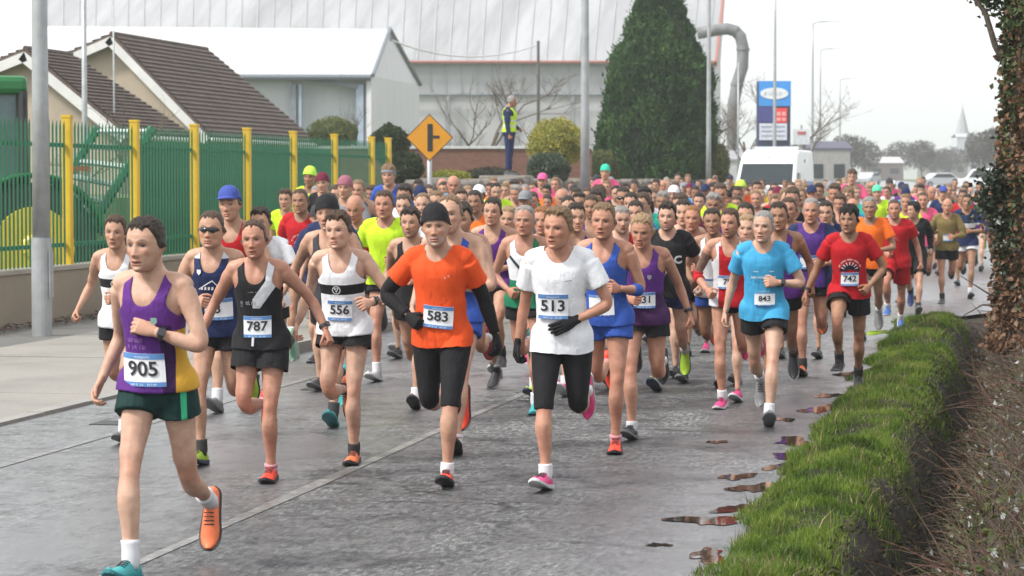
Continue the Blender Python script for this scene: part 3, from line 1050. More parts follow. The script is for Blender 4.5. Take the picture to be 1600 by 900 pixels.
        disp = 0.0055 * snoise(Vr * np.array([1.5, 1.5, 0.40]) + Vr[:, [2, 0, 1]] * np.array([0.4, 0, 0.2]), 24, p.get('seed', 1) % 5) * np.clip((0.50 - z) / 0.2, 0.15, 1)
        Vp = q.tw(Vr + nrm * disp[:, None])
        Vp = push_out(Vp, q, Vr, (1 + b) / 2 if b > 1 else b, 0.112 if p.get('bottom', ('shorts',))[0] in ('tights', 'briefs', 'long_tights') else 0.121)
        W, T = clip(np.concatenate([Vp, Vr], 1), Fg, s)
        so = garment_obj('singlet' if kind == 'singlet' else 'crop_top', W[:, :3] + O, T, W[:, 3:], mt, top)
        th = so.modifiers.new('thick', 'SOLIDIFY'); th.thickness = 0.003; th.offset = -1
        base_off = 0.024
    else:
        parts = []
        zs = np.linspace(hem - 0.05, 0.575, 36); nn = 36
        rings = []
        for z in zs:
            loose = 0.013 + 0.020 * np.clip((0.16 - z) / 0.2, 0, 1) + 0.012 * math.exp(-((z - 0.2) / 0.09) ** 2)
            rings.append(q.tw(q.ring(z, loose * p.get('loose', 1.0), nn, zmin=0.0)))
        V = np.concatenate(rings)
        F = [tuple(f) for f in grid_faces(nn, len(rings))] + [tuple(range(nn - 1, -1, -1)), tuple((len(rings) - 1) * nn + k for k in range(nn))]
        parts.append((V, F))
        sl = 2.0 if kind == 'longsleeve' else p.get('sleeve', 0.60)
        for side, (s_, e, w, fd, th) in zip((-1, 1), q.arm):
            tab = np.array([(-0.05, 0.066), (0.0, 0.070), (0.3, 0.072), (0.6, 0.076), (1.0, 0.056), (1.3, 0.054), (2.0, 0.039)]) if sl > 1 else np.array([(-0.05, 0.068), (0.0, 0.072), (0.3, 0.073), (0.65, 0.078), (1, 0.07)])
            parts.append(limb(s_, e, w, tab, (1 + b) / 2, th, 14, t1=sl))
            parts.append(tube_np([q.chest @ Vector((side * x, 0.016, z)) for x, z in ((0.05, 0.536), (0.11, 0.525), (0.165 * b ** 0.5, 0.500), (0.194 * b ** 0.5, 0.484))], [0.056, 0.064, 0.070, 0.062], 12))
        V, F, nrm = voxel(parts, L['cl'], 4, 0.5)
        rest = q.untw(V)
        z_ = lambda r__: r__[:, 2]
        disp = 0.0075 * snoise(rest * np.array([1.5, 1.5, 0.42]) + rest[:, [2, 0, 1]] * np.array([0.4, 0, 0.2]), 21, p.get('seed', 1) % 5) * np.clip(1.25 - 1.6 * z_(rest), 0.35, 1.2)
        V = V + nrm * disp[:, None]
        V = push_out(V, q, rest, (1 + b) / 2 if b > 1 else b, 0.114 if p.get('bottom', ('shorts',))[0] in ('tights', 'briefs', 'long_tights') else 0.123)
        z = rest[:, 2]; ax = np.abs(rest[:, 0]); y = rest[:, 1]
        s = z - hem - 0.004 * np.sin(rest[:, 0] * 28 + 1)
        nz = np.where(y < 0.01, p.get('neck', 0.500), 0.535)
        r_ = np.sqrt((rest[:, 0] / 0.082) ** 2 + ((z - 0.585) / (0.585 - nz)) ** 2)
        s = np.minimum(s, np.where(ax < 0.13, (r_ - 1) * 0.06, 1))
        s = np.minimum(s, np.where(ax < 0.09, 0.566 - z, 1))
        if sl < 1:
            for side, (s_, e, w, fd, th) in zip((-1, 1), q.arm):
                ax_ = np.array(e - s_); t_ = ((V - np.array(s_)) @ ax_) / (ax_ @ ax_); dd = np.linalg.norm(V - np.array(s_) - t_[:, None] * ax_, axis=1)
                s = np.where((dd < 0.115) & (t_ > 0.25) & (rest[:, 0] * side > 0.15), np.minimum(s, (sl - 0.045 - t_) * 0.3), s)
        W, T = clip(np.concatenate([V, rest], 1), F, s)
        so = garment_obj({'tee': 'shirt', 'longsleeve': 'long_sleeved_shirt', 'jacket': 'jacket'}.get(kind, 'shirt'), W[:, :3] + O, T, W[:, 3:], mt, top)
        base_off = 0.030
    garment = so
    # ---- lower garment
    kind2, mt2 = p.get('bottom', ('shorts', None))
    parts = []
    zs = np.linspace(-0.10, p.get('waist', 0.085), 12); nn = 32
    tight = kind2 in ('tights', 'briefs', 'long_tights')
    rings = [q.tw(q.ring(z, (0.006 if tight else 0.017) + (0 if z < 0.0 else -0.011), nn)) for z in zs]
    V = np.concatenate(rings); F = [tuple(f) for f in grid_faces(nn, len(rings))] + [tuple(range(nn - 1, -1, -1)), tuple((len(rings) - 1) * nn + k for k in range(nn))]
    parts.append((V, F))
    ln = p.get('shorts_len', {'shorts': 0.42, 'tights': 1.10, 'briefs': 0.18, 'long_tights': 1.9, 'long_shorts': 0.75, 'trousers': 1.95}[kind2])
    for side, (h, k, a, Rf, d2) in zip((-1, 1), q.leg):
        if tight: tab = LEGR + np.array([0, 0.0105])
        else: tab = np.array([(-0.1, 0.092), (0.0, 0.103), (0.2, 0.108), (ln, 0.108 + 0.006 * (ln < 0.6)), (1.2, 0.09)]) if kind2 != 'trousers' else np.array([(-0.1, 0.092), (0.0, 0.103), (0.4, 0.098), (1.0, 0.080), (1.5, 0.075), (1.95, 0.070)])
        hh = h + Vector((side * 0.004, 0, 0.02))
        parts.append(limb(hh, k, a, tab, (1 + b) / 2 if b > 1 else b, Vector((1, 0, 0)), 18, bulge=0.010 if tight else 0, t1=ln))
    V, F, nrm = voxel(parts, L['cl'], 3, 0.5)
    V = V + nrm * ((0.0015 if tight else 0.004) * snoise(V * np.array([1.2, 1.2, 0.6]), 30, (p.get('seed', 1) + 2) % 5))[:, None]
    rest2 = q.untw(V)
    if not tight and ln < 1.2:                                   # open hems
        sf = np.ones(len(V))
        for side, (h, k, a, Rf, d2) in zip((-1, 1), q.leg):
            ax_ = np.array(k - h); t_ = ((V - np.array(h)) @ ax_) / (ax_ @ ax_); dd = np.linalg.norm(V - np.array(h) - t_[:, None] * ax_, axis=1)
            sf = np.where((dd < 0.135) & (t_ > 0.12) & (rest2[:, 0] * side > -0.02), np.minimum(sf, ln - 0.055 - t_ - 0.012 * np.sin(7 * t_ + 40 * V[:, 0])), sf)
        W, F = clip(np.concatenate([V, rest2], 1), F, sf); V, rest2 = W[:, :3], W[:, 3:]
    garment_obj({'tights': 'tights', 'long_tights': 'leggings', 'briefs': 'briefs', 'shorts': 'shorts', 'long_shorts': 'shorts', 'trousers': 'trousers'}[kind2], V + O, F, rest2, mt2, top)
    # ---- shoes and socks
    shm = p.get('shoe_mats', None)
    for i, ((h, k, a, Rf, d2), ((uv, uf), (sv, sf))) in enumerate(zip(q.leg, shoes)):
        um, som = shm[i] if isinstance(shm, list) else shm
        sh = link('shoe', mesh_from(np.array([tuple(v) for v in uv]) + O, uf, True, 'shoe'), um, top)
        link('sole', mesh_from(np.array([tuple(v) for v in sv]) + O, sf, False, 'sole'), som, sh)
        if lod != 'far':
            skm = p.get('sock', None)
            if skm is not None:
                hgt = p.get('sock_h', 0.075)
                A = a - d2 * hgt; B = a + (Rf @ Vector((0, -0.005, -0.04)))
                ts = np.linspace(0, 1, 6)
                v, f = tube_np([A.lerp(a, t * 1.0) for t in ts] + [a.lerp(B, 0.5), B], [float(np.interp(2 - hgt / 0.425 * (1 - t), LEGR[:, 0], LEGR[:, 1])) + 0.0085 for t in ts] + [0.041, 0.040], 14, True, Vector((1, 0, 0)))
                link('sock', mesh_from(np.array([tuple(x) for x in v]) + O, f, True, 'sock'), skm, top)
            # laces across the tongue
            if lod == 'hero':
                mb = MB()
                for j, yy in enumerate((-0.052, -0.068, -0.084, -0.100)):
                    zz = -0.085 + 0.086 - 0.0072 * j
                    mb.tube([a + Rf @ (Vector((x, yy, zz + 0.002 - 0.5 * abs(x))) * 1.13) for x in (-0.022, -0.010, 0.010, 0.022)], 0.0032, 6)
                V_ = np.array(mb.V) + O
                lc = link('laces', mesh_from(V_, mb.F, True, 'laces'), p.get('lace', plain('lace_black', (0.03, 0.03, 0.03), 0.8)), sh)
    # ---- gloves, watch, arm sleeves
    for i in (0, 1):
        s_, e, w, fd, th = q.arm[i]
        if p.get('gloves'):
            wv, ff, w0, fd0, vv, M, sc_ = hands[i]
            nn_ = vnormals(vv, ff); cen = vv.mean(0)
            if np.mean(np.einsum('ij,ij->i', nn_, vv - cen)) < 0: nn_ = -nn_
            gv = (vv * sc_ + nn_ * 0.0035) @ M.T + w0
            link('glove', mesh_from(gv + O, ff, True, 'glove'), p['gloves'], top)
        if p.get('watch') == i:
            q0 = w - fd * 0.035
            v, f = tube_np([q0 + fd * t for t in (-0.012, -0.010, 0.010, 0.012)], [0.0315, 0.0345, 0.0345, 0.0315], 20)
            wo = link('watch', mesh_from(np.array([tuple(x) for x in v]) + O, f, False, 'watch'), plain('watch_black', (0.02, 0.02, 0.022), 0.4), top)
            xo = th.cross(fd).normalized() * (1 if i else -1)
            mb = MB(); M3 = Matrix((xo, fd, xo.cross(fd))).transposed()
            mb.box(tuple(q0 + xo * 0.037 + q.off), (0.012, 0.036, 0.036), M3)
            mb.build('watch_face', plain('watch_dark', (0.03, 0.03, 0.035), 0.2), wo, bevel=0.003)
        if p.get('arm_sleeve') and p['arm_sleeve'][i] is not None:
            m_, t0, t1 = p['arm_sleeve'][i]
            v, f = limb(s_, e, w, ARMR + np.array([0, 0.0055]), (1 + b) / 2, th, 16, t0=t0, t1=t1)
            V_ = np.array([tuple(x) for x in v])
            garment_obj('arm_sleeve', V_ + O, f, V_, m_, top)
    # ---- number bib
    if p.get('bib') is not None:
        num, cx, cz, w_, h_, rz = p['bib']
        gx = 12; Vb = []; 
        bo = base_off + 0.008
        def sheet(x0, x1, z0, z1, off, name, mat, par, nx=12, nz=4):
            V = [(x0 + (x1 - x0) * i / nx, z0 + (z1 - z0) * j / nz, 0) for j in range(nz + 1) for i in range(nx + 1)]
            F = [(j * (nx + 1) + i, j * (nx + 1) + i + 1, (j + 1) * (nx + 1) + i + 1, (j + 1) * (nx + 1) + i) for j in range(nz) for i in range(nx)]
            return lay(q, V, F, cx, cz, 1.0, off, name, mat, par, rz)
        bw = plain('bib_white', (0.80, 0.81, 0.84), 0.55, 0.04)
        bb = plain('bib_blue', p.get('bib_col', (0.10, 0.24, 0.52)), 0.55, 0.08)
        bib = sheet(-w_ / 2, w_ / 2, -h_ / 2, h_ / 2, bo, 'bib', bw, top)
        sd_ = bib.modifiers.new('thick', 'SOLIDIFY'); sd_.thickness = 0.0015
        bd = p.get('bands', (0.17, 0.14))
        sheet(-w_ / 2, w_ / 2, h_ / 2 - h_ * bd[0], h_ / 2, bo + 0.002, 'top_band', bb, bib, nz=2)
        sheet(-w_ / 2, w_ / 2, -h_ / 2, -h_ / 2 + h_ * bd[1], bo + 0.002, 'bottom_band', bb, bib, nz=2)
        if num:
            tv, tf = text_mesh(num)
            blk = plain('ink_black', (0.02, 0.02, 0.022), 0.6)
            lay(q, tv * np.array([1.08, 1.0, 1]), tf, cx, cz + 0.004, h_ * 0.62, bo + 0.0045, 'number', blk, bib, rz)
        if lod == 'hero':
            wt = plain('print_pale', (0.62, 0.72, 0.85), 0.6, 0.05)
            c_, s__ = math.cos(R(rz)), math.sin(R(rz))
            tv, tf = text_mesh('mysport', 0.0)
            zt = h_ / 2 - h_ * bd[0] / 2
            lay(q, tv, tf, cx - s__ * zt, cz + c_ * zt - 0.002, h_ * 0.15, bo + 0.0042, 'lettering', wt, bib, rz)
            tv, tf = tiny_print(w_ * 0.62, h_ * 0.075, 5, 14)
            zb = -h_ / 2 + h_ * bd[1] / 2
            lay(q, tv, tf, cx - s__ * zb, cz + c_ * zb, 1.0, bo + 0.0042, 'lettering', wt, bib, rz)
    for art in p.get('art', ()):                                # prints on the chest: (name, V, F, cx, cz, scale, material, rot)
        nm, tv, tf, cx, cz, sc_, m_, rz = art
        lay(q, tv, tf, cx, cz, sc_, base_off + 0.004 if kind != 'singlet' else (0.036 if cz < 0.1 else 0.0215), nm, m_, garment, rz)
    htop = q.hc + q.hR @ Vector((0, 0.0, 0.133)) * q.hs + q.off
    top['_h'] = [float(v) for v in htop]
    cf = min(range(2), key=lambda i: min(v.z for v in shoes[i][1][0]))
    c3 = q.leg[cf][2] + q.off
    return top, htop, Vector((c3.x, c3.y, 0))


def place_person(top, htop, foot, head_px, fy, heading=0.0, smin=0.86, smax=1.12):
    """puts a person so that the planted foot stands on pixel row fy and the crown is at head_px"""
    s = 1.0; Rh = rot('Z', heading)
    G = gpt(head_px[0], fy)
    root = Vector((G.x, G.y, 0))
    for _ in range(25):
        root.z = gz(root.y)
        fp = proj(root + Rh @ foot * s); hp = proj(root + Rh @ htop * s)
        # depth from the foot row
        d_err = fp[1] - fy
        dirv = Vector((root.x, root.y, 0)).normalized()
        root += dirv * (d_err * fp[2] ** 2 / (F_PX * CAM_H)) * 0.8
        root += Vector((C_R.x, C_R.y, 0)) * ((head_px[0] - hp[0]) * hp[2] / F_PX) * 0.9
        hz = (hp[1] - head_px[1]) * hp[2] / F_PX
        s = min(smax, max(smin, s + 0.8 * hz / htop.z))
    root.z = gz(root.y)
    top.location = root; top.rotation_euler = (0, 0, R(heading)); top.scale = (s, s, s)
    if '_h' in top: del top['_h']
    return root, s
# ================================================================== the place
X_EDGE, X_KERB, X_CL, X_EL, X_WALL = -1.28, -7.15, -3.95, -6.15, -11.3


def curve_x(y):
    """sideways drift of the road far ahead"""
    return 0.0 if y < 110 else -8.5 * ((y - 110) / 190) ** 2 if y < 340 else -12.45 - (y - 340) * 0.11


def strip(x0f, x1f, ys, dz, nx=2):
    V = []; F = []
    for y in ys:
        a, b_ = x0f(y), x1f(y)
        for i in range(nx + 1):
            V.append((a + (b_ - a) * i / nx, y, gz(y) + dz))
    m = nx + 1
    for j in range(len(ys) - 1):
        for i in range(nx):
            F.append((j * m + i, j * m + i + 1, (j + 1) * m + i + 1, (j + 1) * m + i))
    return V, F


YS = [-30, 0] + list(range(4, 60, 2)) + list(range(60, 440, 10))

# ---- ground
def ground_mat():
    m = bpy.data.materials.new('ground_grass'); ns, ls, b = nodes(m)
    t = noise_node(ns, ls, 0.05, 8, 'World')
    r = ramp(ns, ls, t.outputs['Fac'], [(0.3, (0.075, 0.10, 0.035)), (0.55, (0.10, 0.125, 0.05)), (0.75, (0.13, 0.125, 0.07))])
    ls.new(r.outputs['Color'], b.inputs['Base Color']); b.inputs['Roughness'].default_value = 0.95
    t2 = noise_node(ns, ls, 9, 6, 'World')
    ls.new(bump(ns, ls, t2.outputs['Fac'], 0.6, 0.05).outputs['Normal'], b.inputs['Normal'])
    return m


gm = ground_mat()
ysg = [-60, 0, 20, 30, 40, 50, 60, 120, 200, 300, 420, 700, 1200, 2000, 3500]
ysg = sorted(ysg + [33.6, 34.1]); gxs = [-1800, -300, -60, -12, -1.75, -1.55, 3.6, 3.9, 60, 300, 1800]
V = [(x, y, gz(y) - 0.06 - (0.9 if -1.6 < x < 3.7 and y < 33.8 else 0)) for y in ysg for x in gxs]
F = [(j * len(gxs) + i, j * len(gxs) + i + 1, (j + 1) * len(gxs) + i + 1, (j + 1) * len(gxs) + i) for j in range(len(ysg) - 1) for i in range(len(gxs) - 1)]
link('ground', mesh_from(V, F, False, 'ground'), gm, kind='structure')


# ---- road: worn, wet asphalt
def road_mat():
    m = bpy.data.materials.new('wet_asphalt'); ns, ls, b = nodes(m)
    pos = ns.new('ShaderNodeNewGeometry'); sep = ns.new('ShaderNodeSeparateXYZ'); ls.new(pos.outputs['Position'], sep.inputs['Vector'])
    agg = noise_node(ns, ls, 30, 6, 'World', stretch=(1, 0.30, 1), rough=0.85)
    patch = noise_node(ns, ls, 0.8, 7, 'World', stretch=(1.0, 0.45, 1), rough=0.68)
    fine = noise_node(ns, ls, 5.0, 7, 'World', stretch=(1.0, 0.6, 1), rough=0.78)
    c0 = ramp(ns, ls, patch.outputs['Fac'], [(0.36, (0.045, 0.047, 0.050)), (0.5, (0.105, 0.107, 0.109)), (0.64, (0.195, 0.195, 0.192))])
    c1 = ramp(ns, ls, agg.outputs['Fac'], [(0.36, 0.22), (0.5, 0.85), (0.64, 2.4)])
    c = mixc(ns, ls, 1.0, c0.outputs['Color'], c1.outputs['Color'], 'MULTIPLY')
    # cracks and seams in the old surface
    vo = ns.new('ShaderNodeTexVoronoi'); vo.feature = 'DISTANCE_TO_EDGE'; vo.inputs['Scale'].default_value = 0.9
    mp = ns.new('ShaderNodeMapping'); mp.inputs['Scale'].default_value = (0.8, 1.3, 1)
    warp = noise_node(ns, ls, 1.6, 5, 'World')
    add = ns.new('ShaderNodeVectorMath'); add.operation = 'MULTIPLY_ADD'; ls.new(warp.outputs['Color'], add.inputs[0]); add.inputs[1].default_value = (1.3, 1.3, 0); ls.new(pos.outputs['Position'], add.inputs[2])
    ls.new(add.outputs[0], mp.inputs['Vector']); ls.new(mp.outputs['Vector'], vo.inputs['Vector'])
    ck = ramp(ns, ls, vo.outputs['Distance'], [(0.0, 1.0), (0.018, 0.85), (0.034, 0.0)])
    ckm = noise_node(ns, ls, 0.4, 3, 'World'); ckr = ramp(ns, ls, ckm.outputs['Fac'], [(0.42, 0.0), (0.54, 0.85)])
    ckf = mixc(ns, ls, 1.0, ck.outputs['Color'], ckr.outputs['Color'], 'MULTIPLY')
    stk = noise_node(ns, ls, 2.3, 6, 'World', stretch=(0.7, 1.1, 1), rough=0.72); skr = ramp(ns, ls, stk.outputs['Fac'], [(0.53, 0.0), (0.66, 0.75)])
    c = mixc(ns, ls, skr.outputs['Color'], c, (0.026, 0.025, 0.024))
    c = mixc(ns, ls, ckf, c, (0.018, 0.017, 0.016))
    # wetness: more of it beyond the centre line and along the right edge
    wx = ns.new('ShaderNodeMapRange'); ls.new(sep.outputs['X'], wx.inputs['Value']); wx.inputs['From Min'].default_value = -3.7; wx.inputs['From Max'].default_value = -4.5; wx.inputs['To Min'].default_value = 0.0; wx.inputs['To Max'].default_value = 0.65
    wr = ns.new('ShaderNodeMapRange'); ls.new(sep.outputs['X'], wr.inputs['Value']); wr.inputs['From Min'].default_value = -2.5; wr.inputs['From Max'].default_value = -1.6; wr.inputs['To Min'].default_value = 0.0; wr.inputs['To Max'].default_value = 0.70
    wy = ns.new('ShaderNodeMapRange'); ls.new(sep.outputs['Y'], wy.inputs['Value']); wy.inputs['From Min'].default_value = 24; wy.inputs['From Max'].default_value = 60; wy.inputs['To Min'].default_value = 0.0; wy.inputs['To Max'].default_value = 0.30
    def add2(a, bq):
        q = ns.new('ShaderNodeMath'); q.operation = 'ADD'; ls.new(a, q.inputs[0]); ls.new(bq, q.inputs[1]); return q.outputs[0]
    pr = ns.new('ShaderNodeMapRange'); ls.new(patch.outputs['Fac'], pr.inputs['Value']); pr.inputs['From Min'].default_value = 0.35; pr.inputs['From Max'].default_value = 0.7; pr.inputs['To Min'].default_value = 0.55; pr.inputs['To Max'].default_value = -0.35
    fr = ns.new('ShaderNodeMapRange'); ls.new(fine.outputs['Fac'], fr.inputs['Value']); fr.inputs['From Min'].default_value = 0.3; fr.inputs['From Max'].default_value = 0.7; fr.inputs['To Min'].default_value = -0.55; fr.inputs['To Max'].default_value = 0.55
    wet = add2(add2(add2(wx.outputs[0], wr.outputs[0]), wy.outputs[0]), add2(pr.outputs[0], fr.outputs[0]))
    wc = ns.new('ShaderNodeClamp'); ls.new(wet, wc.inputs['Value'])
    dark = mixc(ns, ls, wc.outputs[0], (1, 1, 1), (0.80, 0.81, 0.84))
    c = mixc(ns, ls, 1.0, c, dark, 'MULTIPLY')
    ls.new(c, b.inputs['Base Color'])
    rr = ns.new('ShaderNodeMapRange'); ls.new(wc.outputs[0], rr.inputs['Value']); rr.inputs['To Min'].default_value = 0.66; rr.inputs['To Max'].default_value = 0.36
    ls.new(rr.outputs[0], b.inputs['Roughness'])
    sp = ns.new('ShaderNodeMapRange'); ls.new(wc.outputs[0], sp.inputs['Value']); sp.inputs['To Min'].default_value = 0.35; sp.inputs['To Max'].default_value = 1.0
    ls.new(sp.outputs[0], b.inputs['Specular IOR Level'])
    ls.new(wc.outputs[0], b.inputs['Coat Weight']); b.inputs['Coat Roughness'].default_value = 0.40; b.inputs['Coat IOR'].default_value = 1.9
    b1 = bump(ns, ls, agg.outputs['Fac'], 0.9, 0.02)
    b2 = bump(ns, ls, fine.outputs['Fac'], 0.28, 0.04, b1)
    b3 = bump(ns, ls, ckf, -0.5, 0.01, b2)
    ls.new(b3.outputs['Normal'], b.inputs['Normal'])
    return m


def road_left(y): return X_KERB + curve_x(y)
def road_right(y):
    base = X_EDGE + curve_x(y)
    if y > 32: base += 2.4 * min(1, (y - 32) / 5) if y < 120 else 2.4
    return base


rm = road_mat()
V, F = strip(road_left, lambda y: road_right(y) + (0.25 if y < 34 else 0), YS, 0.0, 6)
road = link('road', mesh_from(V, F, False, 'road'), rm, kind='structure')


def paint_mat():
    m = bpy.data.materials.new('worn_paint'); ns, ls, b = nodes(m)
    t = noise_node(ns, ls, 9, 9, 'World', rough=0.85)
    r = ramp(ns, ls, t.outputs['Fac'], [(0.38, (0.10, 0.10, 0.10)), (0.50, (0.17, 0.17, 0.165)), (0.64, (0.34, 0.34, 0.335))])
    ls.new(r.outputs['Color'], b.inputs['Base Color']); b.inputs['Roughness'].default_value = 0.35
    t2 = noise_node(ns, ls, 75, 4, 'World')
    ls.new(bump(ns, ls, t2.outputs['Fac'], 0.3, 0.01).outputs['Normal'], b.inputs['Normal'])
    return m


pm = paint_mat()
for xx, w, nm in ((X_CL, 0.075, 'centre_line'), (X_EL, 0.075, 'edge_line')):
    V, F = strip(lambda y: xx - w / 2 + curve_x(y) + 0.012 * math.sin(y * 1.7), lambda y: xx + w / 2 + curve_x(y) + 0.012 * math.sin(y * 2.3 + 1), YS, 0.004, 1)
    link(nm, mesh_from(V, F, False, nm), pm, road)

# puddles along the broken right-hand edge
def puddle_mat():
    m = bpy.data.materials.new('puddle_water'); ns, ls, b = nodes(m)
    b.inputs['Base Color'].default_value = (0.035, 0.028, 0.022, 1); b.inputs['Roughness'].default_value = 0.03
    b.inputs['IOR'].default_value = 1.33
    t = noise_node(ns, ls, 9, 3, 'World')
    ls.new(bump(ns, ls, t.outputs['Fac'], 0.04, 0.01).outputs['Normal'], b.inputs['Normal'])
    return m


pud = puddle_mat(); rg = random.Random(12)
for px_, py_, wpx, hpx in ((1075, 868, 90, 34), (1040, 812, 170, 22), (1125, 795, 120, 20), (1150, 762, 120, 20), (1095, 744, 90, 14), (1205, 730, 70, 15), (1195, 712, 80, 12), (1235, 690, 100, 18), (1285, 640, 90, 16), (1270, 618, 80, 10), (1330, 585, 70, 12), (1180, 655, 60, 8), (1390, 520, 80, 10), (960, 850, 60, 8), (1070, 690, 50, 7)):
    c = gpt(px_, py_); d = (c - C_O).dot(C_F)
    c.x = min(X_EDGE - 0.02 - wpx / 2 * d / F_PX * 0.5, c.x + 0.22); wpx *= 0.52; hpx *= 0.8
    rx = wpx / 2 * d / F_PX; ry = hpx / 2 * d * d / (F_PX * CAM_H)
    n = 40; P = []
    ph = [rg.uniform(0, 6.28) for _ in range(6)]
    for k in range(n):
        a = 2 * math.pi * k / n
        rr = 1 + 0.28 * math.sin(2 * a + ph[0]) + 0.2 * math.sin(3 * a + ph[1]) + 0.14 * math.sin(5 * a + ph[2]) + 0.09 * math.sin(9 * a + ph[3])
        P.append((c.x + rx * rr * math.cos(a), c.y + ry * rr * math.sin(a) * 0.9, 0.004))
    link('puddle', mesh_from(P + [(c.x, c.y, 0.004)], [(k, (k + 1) % n, n) for k in range(n)], False, 'puddle'), pud, road)

# ---- footpath and kerb on the left
def concrete(name, col, sc=1.2, var=0.22, rough=0.75):
    if name in MATS: return MATS[name]
    m = bpy.data.materials.new(name); ns, ls, b = nodes(m)
    t = noise_node(ns, ls, sc, 8, 'World', rough=0.65)
    r = ramp(ns, ls, t.outputs['Fac'], [(0.3, [c * (1 - var) for c in col]), (0.5, col), (0.72, [c * (1 + var * 0.7) for c in col])])
    t3 = noise_node(ns, ls, 60, 4, 'World'); r3 = ramp(ns, ls, t3.outputs['Fac'], [(0.3, 0.82), (0.7, 1.14)])
    ls.new(mixc(ns, ls, 1.0, r.outputs['Color'], r3.outputs['Color'], 'MULTIPLY'), b.inputs['Base Color'])
    rr = ramp(ns, ls, t.outputs['Fac'], [(0.35, rough * 0.6), (0.65, rough)]); ls.new(rr.outputs['Color'], b.inputs['Roughness'])
    ls.new(bump(ns, ls, t3.outputs['Fac'], 0.3, 0.01).outputs['Normal'], b.inputs['Normal'])
    MATS[name] = m
    return m


def kz(y): return 0.025 + 0.085 * min(1, max(0, (y - 19.5) / 2.0))
def fstrip(x0, x1, ys, add, nm, mat, par=None, **kw):
    V = []; F = []
    for y in ys:
        z = gz(y) + kz(y) + add
        V += [(x0 + curve_x(y), y, z), (x1 + curve_x(y), y, z), (x1 + curve_x(y), y, z - 0.2), (x0 + curve_x(y), y, z - 0.2)]
    for j in range(len(ys) - 1):
        for k in range(4):
            F.append((j * 4 + k, j * 4 + (k + 1) % 4, (j + 1) * 4 + (k + 1) % 4, (j + 1) * 4 + k))
    F += [(3, 2, 1, 0), tuple((len(ys) - 1) * 4 + k for k in range(4))]
    return link(nm, mesh_from(V, F, False, nm), mat, par, **kw)


path_c = concrete('path_concrete', (0.245, 0.23, 0.205), 0.9, 0.2)
path_d = concrete('path_asphalt', (0.13, 0.125, 0.12), 1.5, 0.2)
pathy = [-5, 4, 10, 14, 17, 19.5, 20.5, 21.5, 24, 30, 36, 44, 54, 64, 80, 110, 140, 180, 230, 300]
footpath = fstrip(-12.0, -9.9, pathy, -0.004, 'footpath', path_d, None, kind='structure')
joints = [-5, 4, 8, 12, 14.6, 17.2, 19.5, 22.4, 25.5, 28.6, 31.8, 35, 38.5, 42, 47, 52, 58, 64]
for j0, j1 in zip(joints, joints[1:]):
    yy = sorted(set([j0 + 0.008, j1 - 0.008] + [y for y in pathy if j0 + 0.01 < y < j1 - 0.01]))
    fstrip(-9.89, X_KERB - 0.14, yy, rg.uniform(-0.003, 0.003), 'concrete_slab', path_c, footpath)
kj = -4.0
km = concrete('kerb_concrete', (0.27, 0.26, 0.24), 2.0, 0.2)
while kj < 62:
    k1 = kj + 0.95
    yy = sorted(set([kj + 0.006, k1 - 0.006] + [y for y in (19.5, 21.5) if kj + 0.01 < y < k1 - 0.01]))
    if kj > 8: fstrip(X_KERB - 0.135, X_KERB, yy, rg.uniform(0, 0.004), 'kerb_stone', km, footpath)
    kj = k1
for px_, py_, w in ((112, 660, 0.32), (445, 607, 0.34)):
    c = gpt(px_, py_); mb = MB()
    mb.box((c.x + 0.35, c.y, 0.0), (w, 0.30, 0.012))
    dc = mb.build('drain_cover', plain('cast_iron', (0.03, 0.03, 0.03), 0.5, 0.3, 40), road)

# ---- boundary wall with a green and yellow palisade fence
Y0, Y1 = 14.0, at_x(607, X_WALL) + 0.2
wall = empty('boundary_wall', (X_WALL, (Y0 + Y1) / 2, 0), 'low rendered concrete wall along the footpath below the green fence', 'wall')
wm = concrete('wall_render', (0.27, 0.225, 0.165), 0.8, 0.28)
WT = 0.70
mb = MB(); mb.box((0, 0, WT / 2 - 0.05), (0.24, Y1 - Y0, WT + 0.1)); mb.build('wall_body', wm, wall)
yy = Y0
while yy < Y1 - 0.2:
    y2 = min(Y1, yy + 1.5); mb = MB(); mb.box((0, (yy + y2) / 2 - (Y0 + Y1) / 2, WT + 0.03), (0.29, y2 - yy - 0.008, 0.056)); mb.build('coping', concrete('wall_coping', (0.33, 0.30, 0.25), 1.5, 0.2), wall, bevel=0.006); yy = y2
posts_px = [-45, 107, 212, 305, 387, 459, 523, 581, 607]
fence = empty('palisade_fence', (X_WALL, at_x(107, X_WALL), WT), 'green steel palisade fence with bright yellow posts on the low wall', 'fence')
gp = plain('fence_green', (0.030, 0.20, 0.10), 0.45, 0.18, 3); yp = plain('fence_yellow', (0.62, 0.40, 0.015), 0.5, 0.12, 4)
post_me = MB().box((0, 0, 0.93), (0.105, 0.105, 1.86)).mesh(); cap_me = MB().box((0, 0, 1.875), (0.12, 0.12, 0.03)).mesh()
H = 1.80
